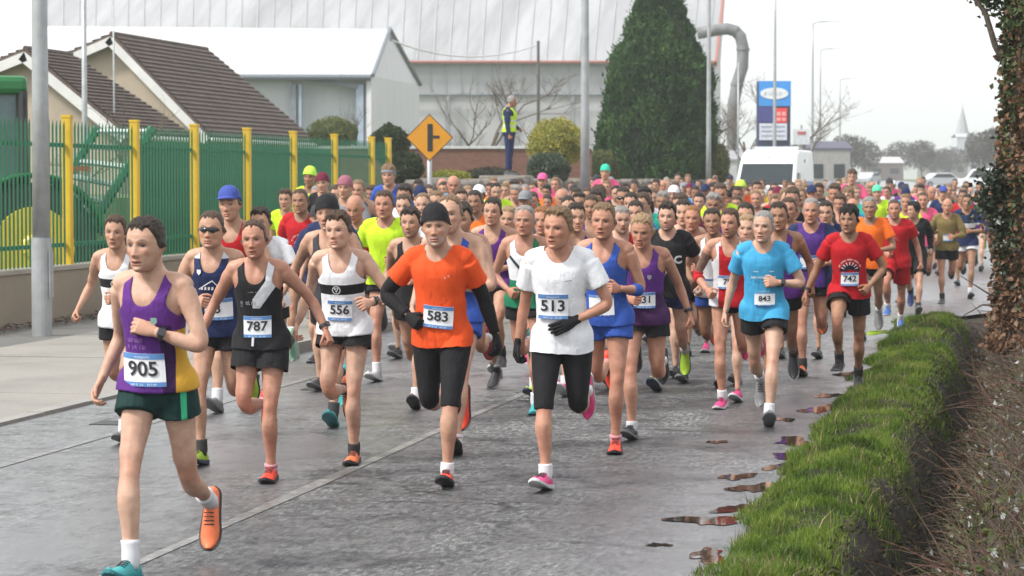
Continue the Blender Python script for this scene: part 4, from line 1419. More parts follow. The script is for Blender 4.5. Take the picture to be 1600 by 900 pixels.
# one pale: folded W section with a pointed head
pw, pdp = 0.050, 0.012
sec = [(-pw / 2, 0), (-pw / 4, pdp), (0, 0.006), (pw / 4, pdp), (pw / 2, 0), (pw / 4, pdp - 0.006), (0, 0.0), (-pw / 4, pdp - 0.006)]
mbp = MB(); P = []
for z in (0.06, H - 0.05): P += [(d, w, z) for w, d in sec]
P += [(0.008, w * 0.25, H + 0.02) for w, d in sec]
n = 8
mbp.add(P, [(j * n + k, j * n + (k + 1) % n, (j + 1) * n + (k + 1) % n, (j + 1) * n + k) for j in range(2) for k in range(n)] + [tuple(range(n - 1, -1, -1)), tuple(2 * n + k for k in range(n))])
pale_me = mbp.mesh()
fy0 = at_x(107, X_WALL)
for i, px_ in enumerate(posts_px):
    ypos = at_x(px_, X_WALL) - fy0
    po = link('post', post_me, yp, fence, (0, ypos, 0)); link('post_cap', cap_me, yp, po)
    if i + 1 < len(posts_px):
        y2 = at_x(posts_px[i + 1], X_WALL) - fy0
        for zz in (0.30, 1.52):
            mb = MB(); mb.box((-0.03, (ypos + y2) / 2, zz), (0.045, y2 - ypos - 0.13, 0.05)); mb.build('rail', gp, fence)
        npale = max(3, int(round((y2 - ypos) / 0.122)))
        for k in range(1, npale):
            link('pale', pale_me, gp, fence, (0.0, ypos + (y2 - ypos) * k / npale, 0))

# dead leaves blown against the wall
V = []; F = []
for _ in range(420):
    x = X_WALL + 0.16 + abs(rg.gauss(0, 0.22)); y = rg.uniform(24, 30); a = rg.uniform(0, 6.28); s = rg.uniform(0.02, 0.045)
    b0 = len(V); z0 = kz(y) + 0.006 + rg.uniform(0, 0.05) * max(0, 1 - (x - X_WALL) / 0.5)
    for q in range(4):
        V.append((x + s * math.cos(a + q * 1.57) * (1 if q % 2 else 0.6), y + s * math.sin(a + q * 1.57) * (1 if q % 2 else 0.6), z0 + rg.uniform(0, 0.025)))
    F.append((b0, b0 + 1, b0 + 2, b0 + 3))
link('leaf_litter', mesh_from(V, F, False), plain('dead_leaf', (0.10, 0.06, 0.035), 0.9, 0.4, 30), kind='stuff', label='brown dead leaves blown against the foot of the concrete wall', category='leaves')


# ---- street lamps on the left footpath
steel = plain('galvanised_steel', (0.36, 0.375, 0.385), 0.45, 0.12, 8, metal=0.35)


def lamp_post(x, y, h, r, label, name='street_lamp', arm=True):
    o = empty(name, (x, y, gz(y) + 0.02), label, 'street lamp', 'street lamps along the road')
    zs = [0, 1.15, 1.2, h]
    mb = MB(); mb.tube([(0, 0, z) for z in (0, 1.15)], [r * 1.12, r * 1.12], 20); mb.build('base', steel, o, smooth=False)
    mb = MB(); mb.tube([(0, 0, 1.15 + (h - 1.15) * t) for t in np.linspace(0, 1, 6)], [r * (1 - 0.5 * t) for t in np.linspace(0, 1, 6)], 20); mb.build('column', steel, o, smooth=True)
    if arm:
        mb = MB(); mb.tube([(0, 0, h), (0.25, 0, h + 0.12), (0.9, 0, h + 0.16)], r * 0.38, 10); mb.build('bracket', steel, o, smooth=True)
        mb = MB(); mb.hexa([(0.85, -0.10, h + 0.10), (1.5, -0.12, h + 0.12), (1.5, 0.12, h + 0.12), (0.85, 0.10, h + 0.10), (0.85, -0.06, h + 0.2), (1.45, -0.06, h + 0.2), (1.45, 0.06, h + 0.2), (0.85, 0.06, h + 0.2)])
        mb.build('lantern', plain('lamp_grey', (0.45, 0.46, 0.47), 0.4), o, bevel=0.02)
    mb = MB(); mb.box((r * 1.12, 0, 0.75), (0.012, r * 1.1, 0.5)); mb.build('access_door', steel, o)
    return o


c = gpt(66, 540); lamp_post(c.x, c.y, 9.0, 0.098, 'thick grey steel lamp column on the footpath in front of the tractor')
for px_, D, lab, r in ((914, 46, 'tall grey lamp column beside the yellow-green bush and the cypress', 0.088), (1107, 78, 'slim grey lamp column at the right edge of the cypress', 0.085),
                       (1210, 108, 'tall lamp column standing in front of the blue totem sign', 0.085), (1269, 140, 'thin lamp column just right of the totem sign', 0.085), (1281, 172, 'fainter thin lamp column, second one right of the totem sign', 0.085),
                       (1312, 230, 'distant hazy lamp column right of the white van', 0.09)):
    p = pt(px_, 283, D); lamp_post(p.x, p.y, 10.0, r, lab)
for px_, D, hpx, r, lab in ((133, 48, -60, 0.06, 'thin grey pole rising behind the fence in front of the bungalow'), (179, 62, -40, 0.025, 'very thin mast at the ridge of the bungalow'), (841, 110, 66, 0.085, 'dark wooden pole right of the man in the yellow vest'),
                        (1153, 120, 100, 0.05, 'thin pole by the bare trees left of the totem sign')):
    p = pt(px_, 283, D); top = pt(px_, hpx, D); g0 = gz(p.y)
    o = empty('utility_pole', (p.x, p.y, g0 - 0.3), lab, 'pole')
    hh = top.z - g0 + 0.3
    MB().tube([(0, 0, 0), (0, 0, hh / 2), (0, 0, hh)], [r, r * 0.9, r * 0.75], 12).build('shaft', steel if px_ != 841 else plain('pole_wood', (0.06, 0.055, 0.05), 0.8), o, smooth=True)
    MB().tube([(0, 0, hh), (0, 0, hh + 0.05)], [r * 0.95, r * 0.5], 12).build('pole_cap', steel if px_ != 841 else plain('pole_wood', (0.06, 0.055, 0.05), 0.8), o)

# ---- junction warning sign
D = 45.5; c = pt(671, 215, D); g0 = gz(c.y)
o = empty('road_sign', (c.x, c.y, g0), 'yellow diamond warning sign with a side-road symbol on a grey pole', 'road sign', rz=YAW + R(2))
k = D / F_PX
mb = MB(); mb.tube([(0, 0.05, 0), (0, 0.05, c.z - g0 + 0.2)], 0.045, 14); mb.build('pole', steel, o, smooth=True)
def diamond(s, y0, y1, rr=0.12):
    P = []
    for q in range(4):
        a0 = math.pi / 2 * q
        for t in (-rr, 0, rr):
            a = a0 + t; rad = s * (0.955 if t else 0.965)
            ax_, az_ = math.cos(a0) * s * (1 - abs(t) * 0.55) - math.sin(a0) * t * s * 0.45, math.sin(a0) * s * (1 - abs(t) * 0.55) + math.cos(a0) * t * s * 0.45
            P.append((ax_, y0, az_))
    m_ = MB(); m_.prism([Vector(p_) + Vector((0, 0, c.z - g0)) for p_ in P], (0, y1 - y0, 0)); return m_
sb = plain('sign_black', (0.02, 0.02, 0.02), 0.5); sy = plain('sign_amber', (0.62, 0.27, 0.008), 0.45, 0.06)
diamond(0.437, 0.0, -0.004).build('border', sb, o)
diamond(0.415, -0.006, -0.010).build('face', sy, o)
MB().box((0.012, -0.0135, c.z - g0), (0.096, 0.004, 0.50)).build('symbol', sb, o)
MB().box((0.012 + 0.112, -0.0135, c.z - g0 + 0.01), (0.124, 0.004, 0.052)).build('symbol', sb, o)


# ---- bungalow behind the fence
def tri_roof(name, o, quad, thick, mat, rows, cols):
    """tiled roof slope on 4 corners (eave a, eave b, ridge b, ridge a); each tile course is a step"""
    a, b_, c_, d_ = [Vector(v) for v in quad]
    nrm = (b_ - a).cross(d_ - a).normalized()
    if nrm.z < 0: nrm = -nrm
    V = []; F = []
    for i in range(rows):
        t0, t1 = i / rows, (i + 1) / rows
        p = [a.lerp(d_, t0), b_.lerp(c_, t0), b_.lerp(c_, t1), a.lerp(d_, t1)]
        lift = nrm * (thick + 0.045)
        q0 = len(V)
        V += [p[0] + lift, p[1] + lift, p[2] + nrm * thick, p[3] + nrm * thick, p[0] + nrm * (thick - 0.01), p[1] + nrm * (thick - 0.01)]
        F += [(q0, q0 + 1, q0 + 2, q0 + 3), (q0 + 4, q0 + 5, q0 + 1, q0)]
    q0 = len(V); V += [a, b_, c_, d_]; F.append((q0 + 3, q0 + 2, q0 + 1, q0))
    q1 = len(V); V += [a + nrm * thick, b_ + nrm * thick, c_ + nrm * thick, d_ + nrm * thick]
    for i, j in ((0, 1), (1, 2), (2, 3), (3, 0)): F.append((q0 + i, q0 + j, q1 + j, q1 + i))
    return link(name, mesh_from(V, F, False, name), mat, o)


def tile_mat():
    m = bpy.data.materials.new('roof_tile'); ns, ls, b = nodes(m)
    t = noise_node(ns, ls, 1.4, 8, 'World', rough=0.7); t2 = noise_node(ns, ls, 14, 4, 'World')
    r = ramp(ns, ls, t.outputs['Fac'], [(0.3, (0.060, 0.043, 0.036)), (0.55, (0.098, 0.066, 0.054)), (0.75, (0.135, 0.095, 0.078))])
    r2 = ramp(ns, ls, t2.outputs['Fac'], [(0.3, 0.75), (0.7, 1.25)])
    ls.new(mixc(ns, ls, 1.0, r.outputs['Color'], r2.outputs['Color'], 'MULTIPLY'), b.inputs['Base Color']); b.inputs['Roughness'].default_value = 0.8
    ls.new(bump(ns, ls, t2.outputs['Fac'], 0.6, 0.05).outputs['Normal'], b.inputs['Normal'])
    return m


tm = tile_mat(); rend = concrete('house_render', (0.42, 0.35, 0.27), 0.7, 0.14); bargem = plain('barge_white', (0.62, 0.62, 0.61), 0.5, 0.08, 2)


def bungalow(D, apex, rfoot, lslope, ridge_px, label):
    k = D / F_PX
    A = pt(*apex, D); hw = (rfoot[0] - apex[0]) * k; rise = (rfoot[1] - apex[1]) * k
    Lr = max(3.0, at_x(ridge_px, A.x) - A.y)
    o = empty('bungalow', (A.x, A.y, gz(A.y)), label, 'house', 'bungalows behind the fence')
    az = A.z - gz(A.y); ez = az - rise
    lw = rise / lslope if lslope else hw
    ap, re, le = Vector((0, 0, az)), Vector((hw, 0, ez)), Vector((-lw, 0, ez))
    L = Vector((0, Lr, 0))
    mb = MB(); mb.prism([(-lw + 0.3, 0.0, 0), (hw - 0.2, 0.0, 0), (hw - 0.2, 0, ez + 0.15), (0, 0, az - 0.08), (-lw + 0.3, 0, ez + 0.08)], (0, Lr - 0.3, 0)); mb.build('wall', rend, o)
    ov = Vector((0, -0.35, 0))
    rf = tri_roof('roof', o, [re + ov + Vector((0.12, 0, -0.12)), re + L + Vector((0.12, 1.8, -0.12)), ap + L * 0.93, ap + ov], 0.08, tm, 22, 1)
    tri_roof('roof', o, [le + ov, le + L, ap + L * 0.93, ap + ov], 0.08, tm, 26, 1)
    MB().tube([ap + ov * 0.9 + Vector((0, 0, 0.09)), ap + L * 0.93 + Vector((0, 0, 0.09))], 0.07, 8).build('ridge', tm, rf)
    for e in (re + Vector((0.12, 0, -0.12)), le):
        dv = (e - ap).normalized(); nn = Vector((-dv.z, 0, dv.x)); nn = nn if nn.z < 0 else -nn
        mb = MB(); mb.prism([ap + ov, e + ov, e + ov + nn * 0.24, ap + ov + nn * 0.24], (0, -0.045, 0)); mb.build('barge_board', bargem, o)
    mb = MB(); mb.tube([re + ov + Vector((0.2, 0, -0.16)), re + L + Vector((0.2, 1.8, -0.16))], 0.065, 8); mb.build('gutter', bargem, o, smooth=True)
    return o


bungalow(72, (180, 58), (333, 210), 0.40, 335, 'bungalow with a long brown tiled roof and cream gable behind the fence')
bungalow(62, (47, 82), (205, 205), 0.37, 92, 'nearer cream gable with white barge boards behind the tractor cab')

# ---- pale industrial sheds
def sheet_metal(name, col, scale, var=0.06, streak=0.12, rough=0.5, axis=(1, 1, 0.05)):
    if name in MATS: return MATS[name]
    m = bpy.data.materials.new(name); ns, ls, b = nodes(m)
    t = noise_node(ns, ls, scale, 6, 'Object', stretch=axis, rough=0.7)
    r = ramp(ns, ls, t.outputs['Fac'], [(0.3, [c * (1 - streak) for c in col]), (0.65, [min(1, c * (1 + var)) for c in col])])
    ls.new(r.outputs['Color'], b.inputs['Base Color']); b.inputs['Roughness'].default_value = rough
    MATS[name] = m
    return m


def slab(o, name, quad, thick, mat, out, ribs=0, rib_mat=None, ribw=0.06, ribh=0.06):
    """flat panel on 4 corners with raised seams running from edge ab to edge dc"""
    a, b_, c_, d_ = [Vector(v) for v in quad]; n = (b_ - a).cross(d_ - a).normalized(); out = Vector(out)
    if n.dot(out) < 0: n = -n
    mb = MB(); mb.prism([a, b_, c_, d_], -n * thick); part = mb.build(name, mat, o)
    u = (b_ - a).normalized()
    for i in range(ribs):
        t = (i + 0.5) / ribs
        p, q = a.lerp(b_, t), d_.lerp(c_, t)
        MB().prism([p - u * ribw, p + u * ribw, q + u * ribw, q - u * ribw], n * ribh).build('seam', rib_mat or mat, part)
    return part


# nearer white shed
o0 = pt(480, 283, 118)
o = empty('white_shed', (o0.x, o0.y, gz(o0.y)), 'white gabled industrial shed behind the bungalow roof', 'warehouse')
def rel(px_, py_, D): return pt(px_, py_, D) - Vector(o.location)
w1 = sheet_metal('shed_white', (0.62, 0.63, 0.64), 0.5, 0.04, 0.07); w2 = sheet_metal('shed_grey', (0.43, 0.45, 0.47), 0.4, 0.06, 0.1); w3 = sheet_metal('shed_side', (0.56, 0.56, 0.57), 0.4, 0.05, 0.08)
dk = plain('shed_trim', (0.16, 0.18, 0.21), 0.5)
EL, ER, RL, RR_ = rel(-300, 118, 118), rel(580, 119, 118), rel(-300, 38, 128), rel(607, 46, 128)
slab(o, 'roof', [EL, ER, RR_, RL], 0.15, w1, (0, -1, 1), 9, w1, 0.03, 0.05)
BR = rel(655, 133, 138)
gz0 = Vector((0, 0, -9.5))
mb = MB(); G = [Vector((ER.x, ER.y, -0.5)), ER, RR_ + Vector((0, 0, -0.05)), BR, Vector((BR.x, BR.y, -0.5))]
mb.prism(G, (-0.25, 0.05, 0)); mb.build('gable_wall', w3, o)
for pa, pb in ((ER, RR_), (RR_, BR)):
    MB().tube([pa + Vector((0.1, -0.1, 0.03)), pb + Vector((0.1, -0.1, 0.03))], 0.11, 6).build('verge_trim', dk, o)
MB().tube([EL + Vector((0, -0.1, -0.05)), ER + Vector((0, -0.1, -0.05))], 0.14, 8).build('gutter', dk, o)
# front wall left of the open bay, then the recessed bay
a, b_ = rel(-300, 122, 118.6), rel(455, 122, 118.6)
MB().prism([a, b_, Vector((b_.x, b_.y, -0.5)), Vector((a.x, a.y, -0.5))], (0.02, 0.2, 0)).build('front_wall', w2, o)
a, b_ = rel(455, 121, 119.2), rel(579, 121, 119.2)
MB().prism([a, b_, Vector((b_.x, b_.y, -0.5)), Vector((a.x, a.y, -0.5))], (0.02, 0.2, 0)).build('bay_wall', sheet_metal('bay_wall', (0.55, 0.59, 0.62), 0.5), o)
for px_, w in ((459, 0.28), (470, 0.12), (563, 0.36), (576, 0.20)):
    p = rel(px_, 122, 118.3); MB().box((p.x, p.y, p.z / 2 - 0.3), (w, 0.25, p.z)).build('post', dk if px_ in (459, 576) else plain('post_blue', (0.30, 0.36, 0.45), 0.5), o)
a, b_ = rel(468, 116, 118.2), rel(565, 132, 118.2)
MB().prism([a, b_, b_ + Vector((0, 0, -0.25)), a + Vector((0, 0, -0.25))], (0, 0.2, 0)).build('canopy_beam', dk, o)
p = rel(518, 165, 122); MB().box((p.x, p.y, p.z), (0.9, 0.8, 2.6)).build('silo', plain('silo_cream', (0.58, 0.56, 0.44), 0.6), o, bevel=0.1)
p = rel(485, 185, 121); MB().box((p.x, p.y, p.z), (1.1, 0.5, 0.18)).build('lintel', dk, o)
p = rel(474, 200, 121); MB().box((p.x, p.y, p.z), (0.25, 0.5, 1.2)).build('lintel', dk, o)
p = rel(490, 160, 123); MB().box((p.x, p.y, p.z), (1.2, 0.3, 0.9)).build('window', plain('window_pale', (0.6, 0.66, 0.66), 0.2), o)

# the long shed behind
o0 = pt(700, 283, 215)
o = empty('long_shed', (o0.x, o0.y, gz(o0.y)), 'huge pale grey corrugated shed with a red eaves line behind everything', 'warehouse')
wr_ = sheet_metal('shed_roof_streaked', (0.30, 0.305, 0.315), 0.35, 0.25, 0.3, 0.55, (1, 0.12, 0.12)); ww_ = sheet_metal('long_wall', (0.42, 0.42, 0.43), 0.25, 0.05, 0.1); wu_ = sheet_metal('long_wall_upper', (0.30, 0.31, 0.32), 0.6, 0.08, 0.15)
redm = plain('red_trim', (0.33, 0.11, 0.085), 0.6)
EL, ER = rel(60, 97, 215), rel(1117, 97, 215); RL, RR_ = rel(60, -110, 242), rel(1140, -110, 242)
slab(o, 'roof', [EL, ER, RR_, RL], 0.2, wr_, (0, -1, 1), 42, sheet_metal('seam_pale', (0.36, 0.365, 0.38), 0.4), 0.05, 0.08)
MB().tube([EL + Vector((0, -0.2, 0)), ER + Vector((0, -0.2, 0))], 0.14, 6).build('eaves_line', redm, o)
MB().prism([ER + Vector((0, -0.1, 0.1)), ER + Vector((0.22, -0.1, 0.1)), RR_ + Vector((0.22, -0.1, 0.1)), RR_ + Vector((0, -0.1, 0.1))], (0, 0, -0.5)).build('red_verge', redm, o)
a, b_ = rel(60, 98, 215.6), rel(1117, 98, 215.6); c_, d_ = rel(1117, 147, 215.6), rel(60, 147, 215.6)
slab(o, 'upper_cladding', [a, b_, c_, d_], 0.2, wu_, (0, -1, 0), 44, sheet_metal('seam_dark', (0.27, 0.28, 0.29), 0.4), 0.07, 0.06)
a, b_ = rel(60, 148, 215.9), rel(1117, 148, 215.9)
slab(o, 'lower_wall', [a, b_, Vector((b_.x, b_.y, -0.5)), Vector((a.x, a.y, -0.5))], 0.2, ww_, (0, -1, 0), 0)
MB().tube([rel(60, 148, 215.2), rel(1117, 148, 215.2)], 0.10, 6).build('rail', dk, o)
for px_ in (575, 700, 785, 895, 1005):
    p = rel(px_, 148, 215.3); MB().box((p.x, p.y, p.z / 2), (0.35, 0.3, p.z)).build('column', plain('shed_column', (0.2, 0.21, 0.23), 0.5), o)
a = rel(1117, 97, 216); b_ = rel(1126, 97, 262); top_ = rel(1140, -110, 242)
MB().prism([Vector((a.x, a.y, -0.5)), a, top_, b_, Vector((b_.x, b_.y, -0.5))], (-0.2, 0, 0)).build('gable_wall', ww_, o)
# small flue and duct
mb = MB(); o2 = pt(1148, 283, 150)
o = empty('duct', (o2.x, o2.y, gz(o2.y)), 'bent grey ventilation duct rising right of the cypress', 'duct')
pth = [rel(x, y, 150) for x, y in ((1090, 52), (1118, 47), (1136, 45), (1148, 48), (1157, 57), (1161, 75), (1160, 105), (1152, 130), (1146, 165), (1144, 283))]
MB().tube(pth, 0.36, 12).build('pipe', plain('duct_grey', (0.17, 0.175, 0.18), 0.6, 0.25, 2), o, smooth=True)
for k in (3, 5, 7): MB().tube([pth[k] + (pth[k + 1] - pth[k]) * 0.02, pth[k] + (pth[k + 1] - pth[k]) * 0.14], 0.41, 12).build('flange', plain('duct_grey', (0.3, 0.3, 0.3)), o)
o3 = empty('overhead_cable', pt(725, 80, 105), 'thin pale cable sagging across the long shed roof', 'cable')
V_ = [pt(610 + 232 * t, 62 + 28 * 4 * t * (1 - t) * 0.8 + 8 * t, 105 + 6 * t) - Vector(o3.location) for t in np.linspace(0, 1, 24)]
MB().tube(V_, 0.03, 6).build('wire', plain('cable_white', (0.6, 0.6, 0.6), 0.5), o3, smooth=True)
MB().tube([V_[0] + Vector((0, 0, -0.06)), V_[0] + Vector((0, 0, 0.12))], 0.06, 8).build('insulator', dk, o3)

# ---- stone wall and garden in front of the cypress
o = empty('stone_wall', (-10.6, 66, gz(66)), 'mossy stone garden wall running behind the crowd below the cypress', 'wall')
sm_ = concrete('stone', (0.16, 0.14, 0.115), 2.5, 0.4); SW0, SW1 = 44.6, 92.0
mb = MB(); mb.hexa([(-0.25, SW0 - 66, -0.7), (0.2, SW0 - 66, -0.7), (0.2, SW1 - 66, -0.4), (-0.25, SW1 - 66, -0.4), (-0.22, SW0 - 66, 1.46), (0.17, SW0 - 66, 1.46), (0.17, SW1 - 66, 1.5), (-0.22, SW1 - 66, 1.5)]); mb.build('wall_core', sm_, o)
stone_mes = []
for s_ in range(6):
    rg2 = random.Random(s_); mb = MB(); mb.box((0, 0, 0), (0.5, 0.46, 0.2)); P = [Vector(v) * rg2.uniform(0.85, 1.1) for v in mb.V]
    me = mesh_from(P, mb.F, False); bm = bmesh.new(); bm.from_mesh(me); bmesh.ops.bevel(bm, geom=bm.edges[:], offset=0.05, segments=1, affect='EDGES'); bm.to_mesh(me); bm.free(); stone_mes.append(me)
y = SW0
while y < SW1:
    s = link('coping_stone', stone_mes[rg.randrange(6)], sm_, o, (rg.uniform(-0.05, 0.05), y - 66 + 0.23, 1.56 + rg.uniform(-0.02, 0.05))); s.rotation_euler = (0, 0, rg.uniform(-0.2, 0.2)); s.scale.z = rg.uniform(0.8, 1.6); y += 0.48
mb = MB(); mb.hexa([(-45, 46, 0.2), (-10.9, 46, 0.2), (-10.9, 100, 0.2), (-45, 100, 0.2), (-45, 46, 1.25), (-10.9, 46, 1.5), (-10.9, 100, 1.65), (-45, 100, 1.6)])
mb.build('garden_terrace', gm, None, kind='structure')


def brick_mat():
    m = bpy.data.materials.new('brick'); ns, ls, b = nodes(m)
    br = ns.new('ShaderNodeTexBrick'); tc = ns.new('ShaderNodeTexCoord'); mp = ns.new('ShaderNodeMapping'); mp.inputs['Rotation'].default_value = (math.pi / 2, 0, 0)
    ls.new(tc.outputs['Object'], mp.inputs['Vector']); ls.new(mp.outputs['Vector'], br.inputs['Vector'])
    br.inputs['Color1'].default_value = (0.20, 0.085, 0.06, 1); br.inputs['Color2'].default_value = (0.145, 0.066, 0.05, 1); br.inputs['Mortar'].default_value = (0.16, 0.13, 0.11, 1)
    br.inputs['Scale'].default_value = 4.4; br.inputs['Mortar Size'].default_value = 0.015
    ls.new(br.outputs['Color'], b.inputs['Base Color']); b.inputs['Roughness'].default_value = 0.9
    ls.new(bump(ns, ls, br.outputs['Fac'], -0.6, 0.02).outputs['Normal'], b.inputs['Normal'])
    return m


c = pt(735, 283, 68); o = empty('brick_wall', (c.x, c.y, 1.0), 'red brown brick wall behind the man in the yellow vest', 'wall', rz=YAW)
bk = brick_mat(); z1 = pt(735, 233, 68).z - 1.0
MB().box((-0.4, 0, z1 / 2), (7.4, 0.25, z1)).build('wall_body', bk, o)
for i in range(9): MB().box((-3.7 + 0.82 * i, -0.01, z1 + 0.04), (0.81, 0.33, 0.075)).build('coping', plain('coping_pale', (0.5, 0.5, 0.5), 0.6), o, bevel=0.01)
# ================================================================== vegetation
def leaves_np(P, size, rng, aspect=0.5, up=0.0, normal=None, fold=0.25):
    """a folded leaf of two triangles per point: returns V, F"""
    n = len(P); P = np.asarray(P)
    d = rng.normal(size=(n, 3)); d[:, 2] += up
    if normal is not None: d += normal
    d /= np.linalg.norm(d, axis=1, keepdims=True)
    r = rng.normal(size=(n, 3)); s = np.cross(d, r); s /= np.linalg.norm(s, axis=1, keepdims=True)
    nn = np.cross(d, s)
    L = (np.asarray(size) * rng.uniform(0.6, 1.3, n))[:, None]
    W = L * aspect
    V = np.stack([P - d * L * 0.5, P + s * W * 0.5 + nn * W * fold, P + d * L * 0.5, P - s * W * 0.5 + nn * W * fold], 1).reshape(-1, 3)
    i = np.arange(n)[:, None] * 4
    F = np.concatenate([i + np.array([0, 1, 2]), i + np.array([0, 2, 3])], 0)
    return V, F


def leaf_mat(name, cols, scale=1.5, rough=0.6, trans=0.25, coord='Object', spec=0.3):
    if name in MATS: return MATS[name]
    m = bpy.data.materials.new(name); ns, ls, b = nodes(m)
    t = noise_node(ns, ls, scale, 4, coord)
    w = noise_node(ns, ls, scale * 24, 2, coord)
    add = ns.new('ShaderNodeMath'); add.operation = 'MULTIPLY_ADD'; ls.new(w.outputs['Fac'], add.inputs[0]); add.inputs[1].default_value = 0.55; ls.new(t.outputs['Fac'], add.inputs[2])
    sub = ns.new('ShaderNodeMath'); sub.operation = 'SUBTRACT'; ls.new(add.outputs[0], sub.inputs[0]); sub.inputs[1].default_value = 0.275
    k = len(cols); r = ramp(ns, ls, sub.outputs[0], [(0.25 + 0.5 * i / (k - 1), c) for i, c in enumerate(cols)])
    ls.new(r.outputs['Color'], b.inputs['Base Color']); b.inputs['Roughness'].default_value = rough; b.inputs['Specular IOR Level'].default_value = spec
    if trans:
        tr = ns.new('ShaderNodeBsdfTranslucent'); ls.new(r.outputs['Color'], tr.inputs['Color'])
        mx = ns.new('ShaderNodeMixShader'); mx.inputs[0].default_value = trans
        out = [n for n in ns if n.type == 'OUTPUT_MATERIAL'][0]
        ls.new(b.outputs[0], mx.inputs[1]); ls.new(tr.outputs[0], mx.inputs[2]); ls.new(mx.outputs[0], out.inputs['Surface'])
    MATS[name] = m
    return m


bark = plain('bark', (0.075, 0.058, 0.043), 0.9, 0.35, 7, bmp=0.8, bscale=25)
twigm = plain('twig_brown', (0.12, 0.095, 0.075), 0.9, 0.25, 3)

# ---- the cypress
def cypress():
    rng = np.random.default_rng(5)
    D = 83; b0 = pt(1028, 283, D); o = empty('cypress_tree', (b0.x, b0.y, 0.9), 'tall dense dark green cypress tree behind the crowd', 'tree')
    k = D / F_PX
    prof = np.array([(280, 86), (262, 94), (235, 101), (205, 97), (175, 94), (140, 88), (110, 80), (80, 69), (50, 55), (20, 43), (0, 37), (-40, 28), (-80, 12), (-100, 2)], dtype=float)
    zz = (283 - prof[:, 0]) * k + CAM_H - 0.9; rr = prof[:, 1] * k
    order = np.argsort(zz); zz, rr = zz[order], rr[order]
    n = 62000
    z = rng.uniform(zz[0], zz[-1], n); a = rng.uniform(0, 2 * math.pi, n)
    Rz = np.interp(z, zz, rr)
    keep = rng.uniform(0, rr.max(), n) < Rz + 0.25; z, a, Rz = z[keep], a[keep], Rz[keep]; n = len(z)
    lump = snoise(np.stack([np.cos(a) * Rz, np.sin(a) * Rz, z * 0.7], -1), 2.1, 2, 3)
    rad = Rz * (0.95 + 0.17 * lump) + 0.10 * snoise(np.stack([np.cos(a) * Rz, np.sin(a) * Rz, z * 0.5], -1), 9.0, 1, 1) - np.abs(rng.normal(0, 0.14, n))
    P = np.stack([np.cos(a) * rad, np.sin(a) * rad, z], -1)
    out = np.stack([np.cos(a), np.sin(a), np.full(n, 0.9)], -1)
    big = rng.uniform(0, 1, n) < 0.08; P[big] += out[big] * rng.uniform(0, 0.16, (int(big.sum()), 1))
    V, F = leaves_np(P, 0.19, rng, 0.36, 0.6, out * 0.9)
    lm = leaf_mat('cypress_leaf', [(0.013, 0.046, 0.011), (0.034, 0.092, 0.022), (0.075, 0.155, 0.034)], 1.3, 0.7, 0.2)
    cr = link('crown', mesh_from(V, F, False), lm, o, kind='stuff')
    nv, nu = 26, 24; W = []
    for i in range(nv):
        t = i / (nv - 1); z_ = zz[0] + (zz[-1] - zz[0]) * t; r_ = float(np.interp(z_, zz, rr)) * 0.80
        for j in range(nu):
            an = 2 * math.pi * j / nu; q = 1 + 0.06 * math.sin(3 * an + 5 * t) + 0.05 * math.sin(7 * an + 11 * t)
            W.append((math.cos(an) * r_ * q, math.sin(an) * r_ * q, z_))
    link('dark_core', mesh_from(W, grid_faces(nu, nv), True), plain('cypress_core', (0.012, 0.022, 0.010), 0.95, 0.3, 4), o)  # solid dark core added inside the crown to block light
    MB().tube([(0, 0, -0.6), (0, 0, 1.5), (0.05, 0, 5.5)], [0.22, 0.18, 0.05], 10).build('trunk', bark, o, smooth=True)


cypress()


def bush(px_, py_, D, wpx, hpx, cols, label, mname, n=6500, leaf=0.07, seed=1, name='garden_bush'):
    rng = np.random.default_rng(seed); k = D / F_PX; c = pt(px_, py_, D)
    o = empty(name, (c.x, c.y, c.z - hpx * k / 2), label, 'bush')
    rx, rz = wpx * k / 2, hpx * k / 2
    d = rng.normal(size=(n, 3)); d /= np.linalg.norm(d, axis=1, keepdims=True)
    r = 1 - np.abs(rng.normal(0, 0.16, n)); lump = 1 + 0.14 * snoise(d, 3.2, seed, 2)
    P = d * (r * lump)[:, None] * np.array([rx, rx, rz]) + np.array([0, 0, rz])
    V, F = leaves_np(P, leaf, rng, 0.5, 0.2, d * 0.6)
    link('foliage', mesh_from(V, F, False), leaf_mat(mname, cols, 2.0), o, kind='stuff')
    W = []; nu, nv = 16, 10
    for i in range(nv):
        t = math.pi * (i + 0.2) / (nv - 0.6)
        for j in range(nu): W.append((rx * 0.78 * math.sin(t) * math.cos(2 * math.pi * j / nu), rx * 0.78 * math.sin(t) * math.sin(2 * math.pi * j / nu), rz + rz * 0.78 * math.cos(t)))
    link('dark_core', mesh_from(W, grid_faces(nu, nv), True), plain(mname + '_in', [c_ * 0.6 for c_ in cols[0]], 0.95), o)  # dark solid added within the leaves so no light passes through
    MB().tube([(0, 0, -1.2), (0, 0, rz)], [0.05, 0.03], 8).build('stem', bark, o)


